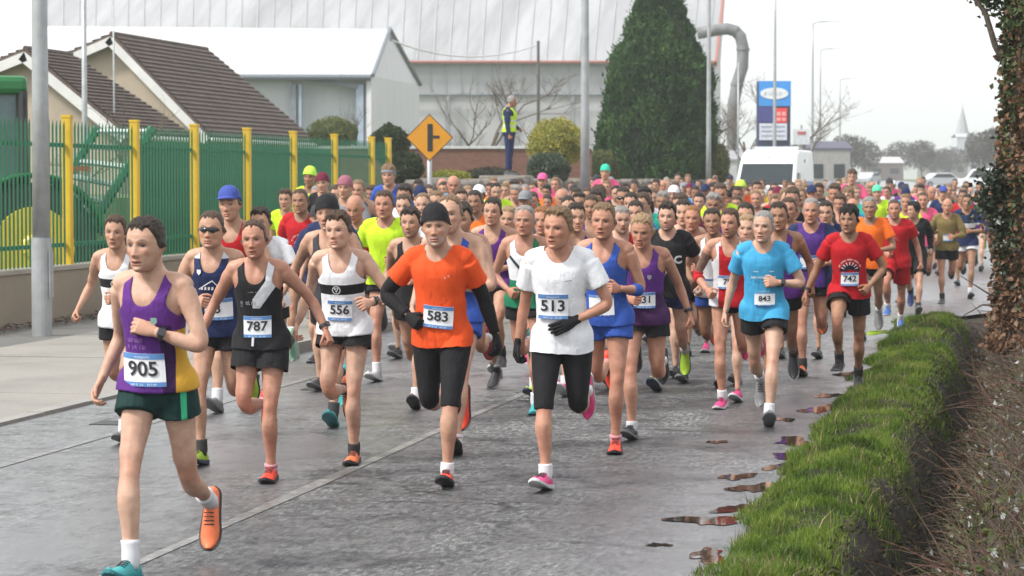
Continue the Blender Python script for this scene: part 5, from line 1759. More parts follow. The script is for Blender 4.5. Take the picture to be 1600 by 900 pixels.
bush(868, 225, 64, 92, 84, [(0.15, 0.17, 0.03), (0.32, 0.30, 0.05), (0.50, 0.42, 0.08)], 'round yellow green bush right of the man in the yellow vest', 'bush_yellow', seed=2)
bush(856, 264, 60, 70, 52, [(0.04, 0.06, 0.035), (0.085, 0.12, 0.075), (0.17, 0.21, 0.14)], 'low grey green variegated shrub in front of the yellow bush', 'bush_grey', seed=3)
bush(521, 208, 74, 80, 50, [(0.07, 0.09, 0.03), (0.13, 0.16, 0.05), (0.19, 0.22, 0.08)], 'light green rounded bush behind the fence end', 'bush_light', seed=4)
bush(608, 226, 60, 62, 66, [(0.022, 0.04, 0.018), (0.05, 0.075, 0.03), (0.10, 0.12, 0.06)], 'dark leafy bush left of the yellow road sign', 'bush_dark', seed=5)
bush(633, 262, 56, 60, 50, [(0.03, 0.045, 0.02), (0.065, 0.08, 0.035), (0.12, 0.12, 0.06)], 'small dark bush at the foot of the yellow road sign', 'bush_dark', seed=6)
bush(702, 276, 56, 70, 22, [(0.10, 0.12, 0.02), (0.25, 0.25, 0.03), (0.42, 0.38, 0.05)], 'low yellow flowering plant on the stone wall', 'bush_flower', 2500, 0.05, 7)
bush(768, 274, 57, 90, 26, [(0.02, 0.025, 0.014), (0.045, 0.05, 0.03), (0.08, 0.085, 0.05)], 'low clipped dark hedge plant at the feet of the man in the yellow vest', 'bush_hedge', 3000, 0.05, 8)
bush(1122, 258, 82, 38, 70, [(0.06, 0.08, 0.02), (0.13, 0.14, 0.04), (0.2, 0.19, 0.06)], 'narrow olive green shrub right of the cypress', 'bush_olive', 3500, 0.08, 9)
bush(940, 262, 78, 60, 60, [(0.04, 0.06, 0.015), (0.10, 0.12, 0.03), (0.17, 0.17, 0.05)], 'green shrub tucked against the left side of the cypress', 'bush_olive2', 3500, 0.08, 10)


def branches(o, base, h, spread, seed, r0, levels=4, mat=None, trunk_frac=0.3, nb=(3, 4), up=0.55, name='crown'):
    rg3 = random.Random(seed); mbT = MB(); mbC = MB()
    def grow(p, d, l, r, lev):
        pts = [p]; q = p; dd = d.copy()
        for i in range(3):
            dd = (dd + Vector((rg3.gauss(0, 0.14), rg3.gauss(0, 0.14), rg3.gauss(0.03, 0.08)))).normalized(); q = q + dd * (l / 3); pts.append(q)
        (mbT if lev == 0 else mbC).tube(pts, [r, r * 0.85, r * 0.7, r * 0.5], 6 if lev < 2 else 4, cap=lev < 2)
        if lev < levels:
            for k in range(rg3.randint(*nb)):
                t = rg3.uniform(0.35, 1.0); i = min(2, int(t * 3)); s = pts[i].lerp(pts[i + 1], t * 3 - i)
                nd = (dd * up + Vector((rg3.gauss(0, spread), rg3.gauss(0, spread), rg3.gauss(0.25, 0.25)))).normalized()
                grow(s, nd, l * rg3.uniform(0.5, 0.75), r * 0.5, lev + 1)
    grow(Vector(base), Vector((0, 0, 1)), h * trunk_frac * 1.6, r0, 0)
    mbT.build('trunk', mat or bark, o, smooth=True); mbC.build(name, mat or twigm, o, smooth=True, kind='stuff')


for px_, D, h, sd_, lab in ((748, 92, 6.6, 3, 'bare winter tree in front of the long shed'), (690, 100, 5.2, 8, 'smaller bare tree left of the man in the yellow vest'), (1140, 125, 7.0, 5, 'bare brown tree left of the blue totem sign'), (1163, 132, 6.5, 6, 'thin bare tree close to the totem sign'),
                        (1258, 140, 6.6, 7, 'bare tree with dense twigs right of the totem sign'), (205, 58, 3.6, 9, 'leafless shrub against the cream bungalow gable'), (150, 56, 3.2, 12, 'second leafless shrub between the two bungalow gables'), (583, 76, 3.6, 10, 'slim bare sapling at the end of the white shed')):
    p = pt(px_, 283, D); o = empty('bare_tree', (p.x, p.y, gz(p.y)), lab, 'tree', 'bare winter trees')
    branches(o, (0, 0, 0.2 if D < 90 else 0), h * 1.1, 0.55, sd_, h * 0.017, 5 if D > 70 else 4)

# ---- grass verge, ditch and bramble bank on the right
VY = np.concatenate([np.arange(6, 34.01, 0.16)])


def verge_profile():
    xs = np.array([-1.42, -1.29, -1.20, -1.09, -0.98, -0.85, -0.74, -0.66, -0.58, -0.48, -0.38, -0.26, -0.12, 0.05, 0.25, 0.5, 0.9, 1.6, 2.5, 4.0])
    zs = np.array([-0.04, 0.003, 0.04, 0.075, 0.095, 0.09, 0.045, -0.06, -0.24, -0.44, -0.46, -0.18, 0.08, 0.23, 0.36, 0.45, 0.50, 0.52, 0.5, 0.4])
    return xs, zs


def verge_z(x, y):
    xs, zs = verge_profile()
    sh = np.interp(y, [8, 11, 18, 34], [-0.06, 0.0, 0.14, 0.20])          # ditch and bank drift to the right
    w = np.clip((x + 1.2) / 0.5, 0, 1)
    z = np.interp(x - sh * w, xs, zs)
    lump = 0.045 * np.sin(y * 1.9 + 2 * np.sin(y * 0.7)) + 0.055 * snoise(np.stack([x * 1.0, y, 0 * x], -1), 4.0, 2, 2)
    z = z + lump * np.clip((x + 1.36) / 0.25, 0, 1)
    end = np.clip((33.0 - y) / 1.6, 0, 1)
    return z * np.where(x < -0.2, end, 1) - 0.05 * (1 - end) * (x < -0.2)


xs_, _ = verge_profile(); XX = np.interp(np.linspace(0, 1, 60), np.linspace(0, 1, len(xs_)), xs_)
gx, gy = np.meshgrid(XX, VY); Pg = np.stack([gx.ravel() + 0.03 * np.sin(gy.ravel() * 2.7) * (gx.ravel() < -1.2), gy.ravel(), verge_z(gx.ravel(), gy.ravel())], -1)


def earth_mat():
    m = bpy.data.materials.new('earth'); ns, ls, b = nodes(m)
    t = noise_node(ns, ls, 7, 7, 'World', rough=0.7)
    r = ramp(ns, ls, t.outputs['Fac'], [(0.3, (0.010, 0.008, 0.006)), (0.5, (0.024, 0.017, 0.012)), (0.7, (0.05, 0.038, 0.022))])
    ls.new(r.outputs['Color'], b.inputs['Base Color']); b.inputs['Roughness'].default_value = 0.95
    ls.new(bump(ns, ls, t.outputs['Fac'], 0.9, 0.06).outputs['Normal'], b.inputs['Normal'])
    return m


link('verge_bank', mesh_from(Pg, grid_faces(len(XX), len(VY), False), True), earth_mat(), kind='structure')


def blades(n, xr, yr, h, w, rng, lean=0.35, dens=None, zoff=0.0):
    x = rng.uniform(*xr, n); y = yr[0] + (yr[1] - yr[0]) * rng.uniform(0, 1, n) ** 1.5
    if dens is not None:
        k = rng.uniform(0, 1, n) < dens(x, y); x, y = x[k], y[k]; n = len(x)
    z = verge_z(x, y) + zoff
    hh = h * rng.uniform(0.5, 1.35, n) * (0.8 + 0.75 * snoise(np.stack([x, y, 0 * x], -1), 7, 1, 2)); hh = np.maximum(hh, h * 0.25)
    a = rng.uniform(0, 6.28, n); l = np.abs(rng.normal(0, lean, n)); dx, dy = np.cos(a) * l, np.sin(a) * l
    wv = w * rng.uniform(0.6, 1.4, n) * (1 + (y - 10) / 25); b = rng.uniform(0, 6.28, n); wx, wy = np.cos(b) * wv / 2, np.sin(b) * wv / 2
    V = np.stack([np.stack([x - wx, y - wy, z - 0.015], -1), np.stack([x + wx, y + wy, z - 0.015], -1),
                  np.stack([x + dx * hh * 0.4 + wx * 0.8, y + dy * hh * 0.4 + wy * 0.8, z + hh * 0.6], -1), np.stack([x + dx * hh * 0.4 - wx * 0.8, y + dy * hh * 0.4 - wy * 0.8, z + hh * 0.6], -1),
                  np.stack([x + dx * hh, y + dy * hh, z + hh], -1)], 1).reshape(-1, 3)
    i = np.arange(n)[:, None] * 5
    F = np.concatenate([i + np.array([0, 1, 2]), i + np.array([0, 2, 3]), i + np.array([3, 2, 4])], 0)
    return V, F


rngG = np.random.default_rng(11)
def gd(x, y):
    sh = np.interp(y, [8, 11, 18, 34], [-0.06, 0.0, 0.14, 0.20])
    right = -0.62 + sh + 0.10 * np.sin(y * 2.1 + np.sin(y * 0.9) * 2)
    left = -1.31 + 0.06 * np.sin(y * 2.7) + 0.04 * np.sin(y * 6.1)
    return np.where((x > left) & (x < right) & (y < 33 - 1.2 * rngG.uniform(0, 1, len(x))), np.clip((right - x) / 0.18, 0.1, 1), 0)


grassm = leaf_mat('verge_grass', [(0.032, 0.052, 0.010), (0.078, 0.138, 0.016), (0.150, 0.230, 0.028), (0.25, 0.28, 0.07)], 3.4, 0.55, 0.35, 'World')
V, F = blades(165000, (-1.48, -0.3), (7.5, 33.5), 0.050, 0.0042, rngG, 0.55, gd)
link('verge_grass', mesh_from(V, F, True), grassm, kind='stuff', label='bright green grass on the roadside verge', category='grass')
def wd(x, y): return gd(x, y) * 0.5 * (snoise(np.stack([x * 2, y, 0 * x], -1), 3.5, 4, 1) > 0.2)
V, F = blades(18000, (-1.35, -0.4), (7.5, 30), 0.075, 0.005, rngG, 0.7, wd)
link('verge_straw', mesh_from(V, F, True), leaf_mat('dry_blade', [(0.12, 0.09, 0.045), (0.22, 0.17, 0.09), (0.32, 0.27, 0.16)], 3, 0.7, 0.2, 'World'), kind='stuff', label='dry straw blades mixed into the verge grass', category='grass')


def bank_scatter(n, size, up, cols, nm, lab, seed, xr=(-0.62, 2.2), yr=(7.0, 33.5), zr=(0.0, 0.22), aspect=0.6, mname=None, dfun=None, **kw):
    rng = np.random.default_rng(seed)
    x = xr[0] + (xr[1] - xr[0]) * rng.uniform(0, 1, n) ** 1.6; y = yr[0] + (yr[1] - yr[0]) * rng.uniform(0, 1, n) ** 1.35
    sh = np.interp(y, [8, 11, 18, 34], [-0.06, 0.0, 0.14, 0.20]); keep = (x > -0.44 + sh + 0.08 * np.sin(y * 3.1))
    if dfun is not None: keep &= dfun(x, y, rng)
    x, y = x[keep], y[keep]; n = len(x)
    z = verge_z(x, y) + rng.uniform(*zr, n) * (0.6 + 0.8 * np.clip(snoise(np.stack([x, y, 0 * x], -1), 3.0, 3, 2), -0.6, 1))
    V, F = leaves_np(np.stack([x, y, z], -1), size * (1 + (y - 10) / 40), rng, aspect, up)
    return link(nm, mesh_from(V, F, False), leaf_mat(mname or nm, cols, 3, coord='World', **kw), None, kind='stuff', label=lab, category='undergrowth')


bank_scatter(6500, 0.038, 0.2, [(0.03, 0.04, 0.016), (0.075, 0.095, 0.03), (0.15, 0.17, 0.06)], 'bramble_leaves', 'dark green bramble leaves on the hedge bank', 21, zr=(0, 0.24), rough=0.4, spec=0.5)
bank_scatter(1100, 0.042, 0.6, [(0.25, 0.27, 0.25), (0.38, 0.40, 0.38), (0.5, 0.52, 0.52)], 'pale_leaves', 'pale silvery leaf undersides along the ditch', 22, xr=(-0.6, 1.0), zr=(0.02, 0.25), rough=0.5)
bank_scatter(1700, 0.045, 0.0, [(0.08, 0.04, 0.02), (0.15, 0.075, 0.035), (0.24, 0.13, 0.06)], 'dead_leaves', 'rust brown dead leaves caught in the hedge bank', 23, zr=(0, 0.18))


bank_scatter(3200, 0.045, 0.7, [(0.04, 0.07, 0.015), (0.09, 0.15, 0.03), (0.17, 0.24, 0.05)], 'bank_weeds', 'fresh green weeds low on the hedge bank at the right corner', 24, xr=(-0.5, 1.2), yr=(7.0, 16), zr=(0.0, 0.12), dfun=lambda x, y, r_: snoise(np.stack([x, y, 0 * x], -1), 3.0, 4, 2) > 0.0)


def stalks(n, seed, nm, lab, cols, length, rad, xr=(-0.55, 1.9), yr=(7.2, 33), arch=0.6):
    rng = np.random.default_rng(seed); rg4 = random.Random(seed)
    V = []; F = []
    for _ in range(n):
        x = xr[0] + (xr[1] - xr[0]) * rg4.random() ** 1.5; y = yr[0] + (yr[1] - yr[0]) * rg4.random() ** 1.35
        sh = float(np.interp(y, [8, 11, 18, 34], [-0.06, 0.0, 0.14, 0.20]))
        if x < -0.46 + sh: continue
        z = float(verge_z(np.array([x]), np.array([y]))[0]); l = length * rg4.uniform(0.4, 1.3); a = rg4.uniform(0, 6.28); r = rad * (1 + (y - 10) / 25) * rg4.uniform(0.6, 1.4)
        el = rg4.uniform(0.15, 1.2); p = Vector((x, y, z - 0.01)); d = Vector((math.cos(a) * math.cos(el), math.sin(a) * math.cos(el), math.sin(el)))
        pts = [p]
        for i in range(4):
            p = p + d * l / 4; d = (d + Vector((rg4.gauss(0, 0.12), rg4.gauss(0, 0.12), -0.22 * arch))).normalized(); pts.append(p)
        v, f = tube_np(pts, [r, r * 0.9, r * 0.8, r * 0.65, r * 0.3], 3, False); b0 = len(V); V += [tuple(q) for q in v]; F += [tuple(i + b0 for i in q) for q in f]
    return link(nm, mesh_from(V, np.array(F), True), leaf_mat(nm, cols, 4, 0.75, 0, 'World'), None, kind='stuff', label=lab, category='undergrowth')


stalks(19000, 31, 'dry_grass', 'dry straw coloured grass stalks tangled on the hedge bank', [(0.055, 0.040, 0.026), (0.12, 0.090, 0.058), (0.26, 0.215, 0.145)], 0.26, 0.0019)
stalks(1500, 32, 'bramble_canes', 'thin arching reddish bramble canes on the hedge bank', [(0.06, 0.03, 0.022), (0.11, 0.055, 0.04), (0.16, 0.10, 0.07)], 0.55, 0.0036, arch=0.9)

# growth on the walls of the ditch and roots hanging over its lip
def ditch_growth():
    rng = np.random.default_rng(41); n = 9000
    y = 7.5 + 25 * rng.uniform(0, 1, n) ** 1.3; sh = np.interp(y, [8, 11, 18, 34], [-0.06, 0.0, 0.14, 0.20])
    x = -0.80 + sh + rng.uniform(0, 0.44, n); z = verge_z(x, y) + rng.uniform(-0.01, 0.07, n)
    keep = snoise(np.stack([x, y, 0 * x], -1), 5, 1, 2) > -0.25; P = np.stack([x, y, z], -1)[keep]
    V, F = leaves_np(P, 0.042, rng, 0.30, -0.1)
    link('ditch_growth', mesh_from(V, F, False), leaf_mat('ditch_growth', [(0.022, 0.017, 0.010), (0.055, 0.050, 0.022), (0.11, 0.12, 0.04)], 4, 0.8, 0.1, 'World'), None, kind='stuff', label='dark weeds and roots on the walls of the ditch', category='undergrowth')


ditch_growth()

# ---- ivy-clad tree at the right edge
def ivy_tree():
    rng = np.random.default_rng(17); Y = 23.0; X = 0.36
    o = empty('ivy_tree', (X, Y, 0.15), 'old tree trunk covered in red brown ivy at the right edge', 'tree')
    pts = [Vector((0.03, 0, 0)), Vector((0.0, 0, 0.8)), Vector((0.02, 0, 1.8)), Vector((0.06, 0, 2.8)), Vector((0.02, 0, 3.8)), Vector((0.1, 0, 5.2))]
    V, F = tube_np([pts[min(4, int(t))].lerp(pts[min(4, int(t)) + 1], t - min(4, int(t))) for t in np.linspace(0, 5, 40)], [0.40 - 0.02 * t + 0.12 * math.exp(-t / 0.6) for t in np.linspace(0, 5, 40)], 28)
    V = np.array([tuple(v) for v in V]); V += 0.02 * snoise(V * np.array([1, 1, 0.3]), 9, 1)[:, None] * np.array([1, 1, 0])
    link('trunk', mesh_from(V, F, True), bark, o)
    n = 15000; z = rng.uniform(0.1, 4.6, n); a = rng.uniform(0, 2 * math.pi, n)
    lump = snoise(np.stack([np.cos(a), np.sin(a), z], -1), 2.6, 3, 2)
    r = 0.40 - 0.02 * z + 0.03 + np.abs(rng.normal(0, 0.035, n)) + 0.035 * lump
    P = np.stack([np.cos(a) * r + 0.02, np.sin(a) * r, z], -1); P[:, :2] *= (1 + 0.25 * np.exp(-z / 0.35))[:, None]; out = np.stack([np.cos(a), np.sin(a), -0.5 * np.ones(n)], -1)
    rus = (snoise(np.stack([np.cos(a), np.sin(a), z * 0.8], -1), 2.0, 1, 2) + 0.35 * rng.normal(size=n) > -0.05 + 0.30 * (z - 2.2)) & (z < 3.6)
    for m_, nm, cols in ((rus, 'brown_ivy', [(0.07, 0.038, 0.022), (0.16, 0.085, 0.045), (0.27, 0.155, 0.085)]), (~rus, 'green_ivy', [(0.022, 0.036, 0.012), (0.05, 0.075, 0.024), (0.10, 0.13, 0.045)])):
        V, F = leaves_np(P[m_], 0.062, rng, 0.75, -0.1, out[m_] * 1.0)
        link(nm, mesh_from(V, F, False), leaf_mat(nm, cols, 3, 0.5, 0.15), o, kind='stuff')
    # limb at the top left with hanging leaves
    limbp = [Vector((-0.3, 0, 2.55)), Vector((-0.46, -0.05, 2.85)), Vector((-0.55, -0.05, 3.15)), Vector((-0.70, 0, 3.35)), Vector((-0.85, 0, 3.5))]
    MB().tube(limbp, [0.035, 0.028, 0.024, 0.018, 0.01], 8).build('limb', bark, o, smooth=True)
    n = 2600; c = np.array([(-0.25, 0, 3.42), (-0.45, 0, 3.3), (-0.62, 0.0, 3.5), (-0.15, -0.1, 3.15), (-0.38, 0.1, 3.6), (-0.75, 0, 3.62), (-0.1, 0, 3.6)])
    P = c[rng.integers(0, len(c), n)] + rng.normal(0, 0.095, (n, 3)) * np.array([1, 1, 0.9])
    V, F = leaves_np(P, 0.058, rng, 0.65, -0.3)
    link('crown', mesh_from(V, F, False), leaf_mat('green_ivy', [], 3), o, kind='stuff')
    # a bushy ivy growth lower down on the left side
    c = np.array([(-0.32, -0.15, 1.5), (-0.40, -0.18, 1.28), (-0.33, -0.2, 1.05), (-0.46, -0.2, 1.62), (-0.30, -0.2, 0.85), (-0.52, -0.18, 1.42), (-0.25, -0.2, 0.65)])
    n = 1500; P = c[rng.integers(0, len(c), n)] + rng.normal(0, 0.07, (n, 3)); V, F = leaves_np(P, 0.06, rng, 0.7, -0.1)
    link('side_growth', mesh_from(V, F, False), leaf_mat('green_ivy_dark', [(0.010, 0.018, 0.010), (0.025, 0.038, 0.018), (0.06, 0.075, 0.045)], 3, 0.4, 0.1, spec=0.5), o, kind='stuff')
    for q in ([(-0.25, -0.15, 0.55), (-0.5, -0.2, 0.62), (-0.75, -0.2, 0.78)], [(-0.25, -0.15, 0.7), (-0.42, -0.2, 1.1), (-0.48, -0.2, 1.6)], [(-0.2, -0.2, 0.5), (-0.55, -0.2, 0.52), (-0.72, -0.2, 0.42)]):
        MB().tube([Vector(v) for v in q], [0.012, 0.009, 0.004], 5).build('twig', bark, o, smooth=True)


ivy_tree()
# ================================================================== vehicles, signs and far things
white_paint = plain('van_white', (0.74, 0.75, 0.76), 0.25, 0.04, 2); glassm = plain('dark_glass', (0.03, 0.04, 0.045), 0.08, 0.1, 2, spec=0.25); rubber = plain('rubber', (0.02, 0.02, 0.02), 0.8); blackp = plain('black_plastic', (0.025, 0.025, 0.027), 0.5); chrome = plain('headlamp', (0.6, 0.62, 0.63), 0.12, 0.05)


def wheel(o, x, y, r, w=0.22):
    t = MB().tube([(x - w / 2, y, r), (x - w / 2 + 0.03, y, r), (x + w / 2 - 0.03, y, r), (x + w / 2, y, r)], [r * 0.9, r, r, r * 0.9], 24).build('wheel', rubber, o, smooth=False)
    MB().tube([(x - w / 2 - 0.006, y, r), (x + w / 2 + 0.006, y, r)], r * 0.62, 20).build('rim', steel, t)


# ---- white high-roofed ambulance van on the road
def van():
    D = 80; c = pt(1192, 283, D); o = empty('white_van', (c.x, c.y, gz(c.y)), 'white high-roofed van with big windscreen driving behind the runners', 'van', rz=YAW + R(10) - R(8))
    o.rotation_euler.z = R(-3)
    # side outline (y from the nose back, z)
    prof = [(0.0, 0.35), (-0.02, 0.75), (0.08, 1.10), (0.45, 1.40), (1.15, 2.18), (1.45, 2.48), (2.0, 2.62), (5.4, 2.62), (5.5, 2.4), (5.5, 0.35)]
    hw = 0.99; V = []; F = []; n = len(prof)
    for sx, k in ((-1, 1.0), (-1, 1.0), (1, 1.0), (1, 1.0)): pass
    def hwz(z): return hw * (1 - 0.10 * max(0, (z - 1.2) / 1.4) ** 1.5)
    for sx in (-1, 1): V += [(sx * hwz(z), y, z) for y, z in prof]
    F = [tuple(range(n)), tuple(range(2 * n - 1, n - 1, -1))] + [(i, n + i, n + (i + 1) % n, (i + 1) % n) for i in range(n)]
    F = [f[::-1] for f in F]
    link('body', mesh_from(V, F, False), white_paint, o).modifiers.new('b', 'BEVEL').width = 0.06
    def on(y0, z0, y1, z1, x0, x1, k, off):
        a = Vector((0, y1 - y0, z1 - z0)); nn = Vector((0, -a.z, a.y)).normalized() * off
        return [Vector((x0, y0, z0)) + nn, Vector((x1, y0, z0)) + nn, Vector((x1 * k, y1, z1)) + nn, Vector((x0 * k, y1, z1)) + nn]
    q = on(0.50, 1.455, 1.12, 2.146, -0.86, 0.86, 0.96, 0.012); MB().prism(q, (0, 0.02, -0.015)).build('windscreen', glassm, o)
    for s in (-1, 1):
        MB().prism([(s * 0.965, 0.85, 1.28), (s * 0.965, 1.75, 1.28), (s * 0.95, 1.75, 1.85), (s * 0.955, 1.22, 1.85)], (s * 0.035, 0, 0)).build('side_window', glassm, o)
        MB().box((s * 1.12, 0.85, 1.38), (0.18, 0.12, 0.32)).build('mirror', blackp, o, bevel=0.03)
        MB().hexa([(s * 0.58 - 0.2, -0.05, 0.72), (s * 0.58 + 0.2, -0.05, 0.72), (s * 0.58 + 0.2, 0.1, 0.74), (s * 0.58 - 0.2, 0.1, 0.74), (s * 0.58 - 0.2, 0.02, 0.98), (s * 0.58 + 0.2, 0.02, 0.98), (s * 0.58 + 0.2, 0.15, 1.0), (s * 0.58 - 0.2, 0.15, 1.0)]).build('headlight', chrome, o)
        MB().box((s * 0.985, 3.6, 1.5), (0.03, 3.0, 0.16)).build('stripe', plain('van_blue', (0.05, 0.13, 0.4), 0.3), o)
        MB().box((s * 0.9, 3.2, 2.25), (0.05, 0.28, 0.10)).build('roof_lamp', blackp, o)
        wheel(o, s * 0.88, 0.95, 0.34); wheel(o, s * 0.88, 4.4, 0.34)
    MB().box((0, -0.03, 0.62), (1.2, 0.06, 0.2)).build('grille', blackp, o)
    MB().box((0, -0.06, 0.42), (1.9, 0.12, 0.22)).build('bumper', blackp, o, bevel=0.03)
    MB().box((0.1, 2.4, 2.67), (1.5, 0.32, 0.10)).build('light_bar', plain('lightbar', (0.55, 0.58, 0.62), 0.3), o, bevel=0.02)
    MB().prism([(-0.06, 1.30, 2.3), (0.06, 1.30, 2.3), (0.0, 1.36, 2.40)], (0, -0.02, 0)).build('badge', plain('badge_red', (0.4, 0.1, 0.08), 0.5), o)
    for s in (-0.5, 0.35): MB().tube([(s - 0.35, 0.49, 1.47), (s + 0.25, 0.56, 1.55)], 0.012, 5).build('wiper', blackp, o)


van()


def small_car(px_, py_, D, label, col, rz, kind='car'):
    c = pt(px_, py_, D); o = empty('parked_' + kind, (c.x, c.y, gz(c.y)), label, kind, 'far vehicles', rz)
    m = plain('paint_%d' % int(px_), col, 0.3)
    prof = [(-2.1, 0.3), (-2.15, 0.75), (-1.3, 0.95), (-0.65, 1.42), (1.0, 1.45), (1.75, 1.0), (2.1, 0.9), (2.15, 0.3)] if kind == 'car' else [(-2.3, 0.3), (-2.35, 0.95), (-1.5, 1.1), (-0.95, 1.85), (2.3, 1.9), (2.35, 0.3)]
    MB().prism([(x, -0.85, z) for x, z in prof], (0, 1.7, 0)).build('body', m, o, bevel=0.08)
    for s in (-1, 1):
        w = [(-1.1, 1.0), (-0.6, 1.36), (0.95, 1.38), (1.5, 1.02)] if kind == 'car' else [(-1.3, 1.15), (-0.85, 1.72), (1.4, 1.75), (1.4, 1.15)]
        MB().prism([(x, s * 0.86, z) for x, z in w], (0, s * 0.012, 0)).build('side_window', glassm, o)
        for xw in (-1.35, 1.35):
            t = MB().tube([(xw, s * 0.7, 0.31), (xw, s * 0.88, 0.31)], 0.31, 16).build('wheel', rubber, o); MB().tube([(xw, s * 0.86, 0.31), (xw, s * 0.89, 0.31)], 0.18, 12).build('rim', steel, t)
        MB().box((-2.13, s * 0.6, 0.72), (0.06, 0.3, 0.14)).build('headlight', chrome, o)


small_car(1537, 283, 215, 'white van parked on the grass beside the ivy tree', (0.7, 0.71, 0.73), R(4), 'van')
small_car(1466, 283, 250, 'pale car turning out at the bend of the far road', (0.6, 0.61, 0.64), R(30))
small_car(1357, 283, 290, 'hazy silver car on the left of the far road', (0.45, 0.47, 0.5), R(75))
small_car(1302, 283, 185, 'dark car parked behind the white van', (0.08, 0.10, 0.11), R(60))

# ---- totem sign
D = 116; c = pt(1209, 283, D); k = D / F_PX
o = empty('totem_sign', (c.x, c.y, gz(c.y)), 'tall blue totem sign with a white oval and a red panel', 'sign', rz=YAW)
def tz(py): return (283 - py) * k + CAM_H - gz(c.y)
def panel(x0, x1, y0, y1, nm, mat, dep, par=o): return MB().box((((x0 + x1) / 2 - 1209) * k, -dep / 2, (tz(y0) + tz(y1)) / 2), ((x1 - x0) * k, dep, tz(y0) - tz(y1))).build(nm, mat, par)
MB().box((0.4 * 0, 0.3, tz(127) / 2), (52 * k, 0.5, tz(127))).build('casing', plain('totem_navy', (0.035, 0.05, 0.11), 0.4), o, bevel=0.03)
panel(1185, 1235, 127, 166, 'blue_panel', plain('totem_blue', (0.04, 0.27, 0.70), 0.35), 0.06)
panel(1185, 1210, 167, 191, 'navy_panel', plain('totem_violet', (0.05, 0.055, 0.22), 0.35), 0.06)
panel(1211, 1229, 169, 192, 'price_panel', plain('totem_red', (0.75, 0.05, 0.06), 0.4), 0.07)
for i, (x0, x1, y0, y1) in enumerate(((1213, 1219, 175, 181), (1221, 1227, 175, 181), (1213, 1219, 184, 189), (1221, 1227, 184, 189))): panel(x0, x1, y0, y1, 'price_digit', plain('digit_pale', (0.8, 0.35, 0.33), 0.5), 0.08)
panel(1186, 1229, 193, 219, 'white_panel', plain('totem_white', (0.6, 0.62, 0.7), 0.4), 0.06)
for i in range(3): panel(1189, 1206, 197 + 7 * i, 199.5 + 7 * i, 'print_line', plain('totem_print', (0.3, 0.32, 0.42), 0.5), 0.07)
for i in range(3): panel(1212, 1226, 197 + 7 * i, 199.5 + 7 * i, 'print_line', plain('totem_print', (0.3, 0.32, 0.42), 0.5), 0.07)
P = [((math.cos(a) * 22 + 0) * k, -0.065, tz(146.5) + math.sin(a) * 9 * k) for a in np.linspace(0, 2 * math.pi, 28, endpoint=False)]
MB().prism(P, (0, -0.02, 0)).build('oval', plain('oval_white', (0.72, 0.74, 0.76), 0.4), o)
tv, tf = tiny_print(30 * k, 6 * k, 4, 8); link('lettering', mesh_from(np.array([(v[0], -0.09, v[1] + tz(146.5)) for v in tv]), tf, False), plain('oval_print', (0.3, 0.38, 0.55), 0.5), o)
# forecourt sign and canopy beyond
c = pt(1252, 283, 135); o = empty('forecourt_sign', (c.x, c.y, gz(c.y)), 'small white sign board right of the totem sign', 'sign', rz=YAW); k = 135 / F_PX
MB().box((0, 0, (283 - 214) * k + CAM_H - gz(c.y)), (26 * k, 0.1, 24 * k)).build('board', plain('board_white', (0.62, 0.64, 0.68), 0.4), o)
MB().box((0, -0.06, (283 - 208) * k + CAM_H - gz(c.y)), (13 * k, 0.03, 5 * k)).build('red_mark', plain('mark_red', (0.45, 0.12, 0.12), 0.5), o)
MB().tube([(0, 0.06, 0), (0, 0.06, (283 - 210) * k + CAM_H)], 0.06, 8).build('pole', steel, o)
for px_, py_, D, w, h, col, rcol, lab in ((1288, 283, 170, 3.0, 3.2, (0.35, 0.34, 0.33), (0.10, 0.10, 0.14), 'low building with dark blue roof behind the white van'), (1145, 283, 150, 4.0, 2.4, (0.5, 0.5, 0.5), (0.3, 0.3, 0.32), 'small pale building left of the white van'),
                                      (1378, 283, 380, 5.5, 2.6, (0.16, 0.13, 0.12), (0.5, 0.5, 0.5), 'dark hazy house with a pale roof at the bend'),
                                      (1508, 283, 480, 4.4, 8.0, (0.50, 0.52, 0.56), (0.42, 0.44, 0.48), 'tall pale grey building below the church spire'), (1472, 283, 470, 8, 3.4, (0.2, 0.19, 0.18), (0.14, 0.13, 0.13), 'long low hazy building left of the spire')):
    p = pt(px_, py_, D); o = empty('distant_building', (p.x, p.y, gz(p.y)), lab, 'building', 'distant buildings', YAW + R(8))
    MB().box((0, 0, h / 2), (w, w * 0.7, h)).build('wall', plain('far_wall_%d' % px_, col, 0.8), o)
    MB().prism([(-w / 2 - 0.2, -w * 0.37, h), (w / 2 + 0.2, -w * 0.37, h), (w / 2 - w * 0.0, 0, h + w * 0.16), (-w / 2 + w * 0.0, 0, h + w * 0.16)], (0, 0.001, 0.12)).build('roof', plain('far_roof_%d' % px_, rcol, 0.8), o)
    MB().prism([(-w / 2 - 0.2, w * 0.37, h), (w / 2 + 0.2, w * 0.37, h), (w / 2, 0, h + w * 0.16), (-w / 2, 0, h + w * 0.16)], (0, -0.001, 0.12)).build('roof', plain('far_roof_%d' % px_, rcol, 0.8), o)
    nw = max(2, int(w / 2.2))
    for i in range(nw): MB().box((-w / 2 + w * (i + 0.5) / nw, -w * 0.35 - 0.01, h * 0.55), (w / nw * 0.5, 0.05, h * 0.3)).build('window', glassm, o)
p = pt(1503, 283, 520); o = empty('church_spire', (p.x, p.y, gz(p.y)), 'slender church spire fading in the haze above the far road', 'church', rz=0.4); hh = (283 - 166) * 520 / F_PX + CAM_H - gz(p.y)
cs = plain('spire_stone', (0.33, 0.34, 0.36), 0.9); MB().box((0, 0, hh * 0.25), (3.4, 3.4, hh * 0.5)).build('tower', cs, o)
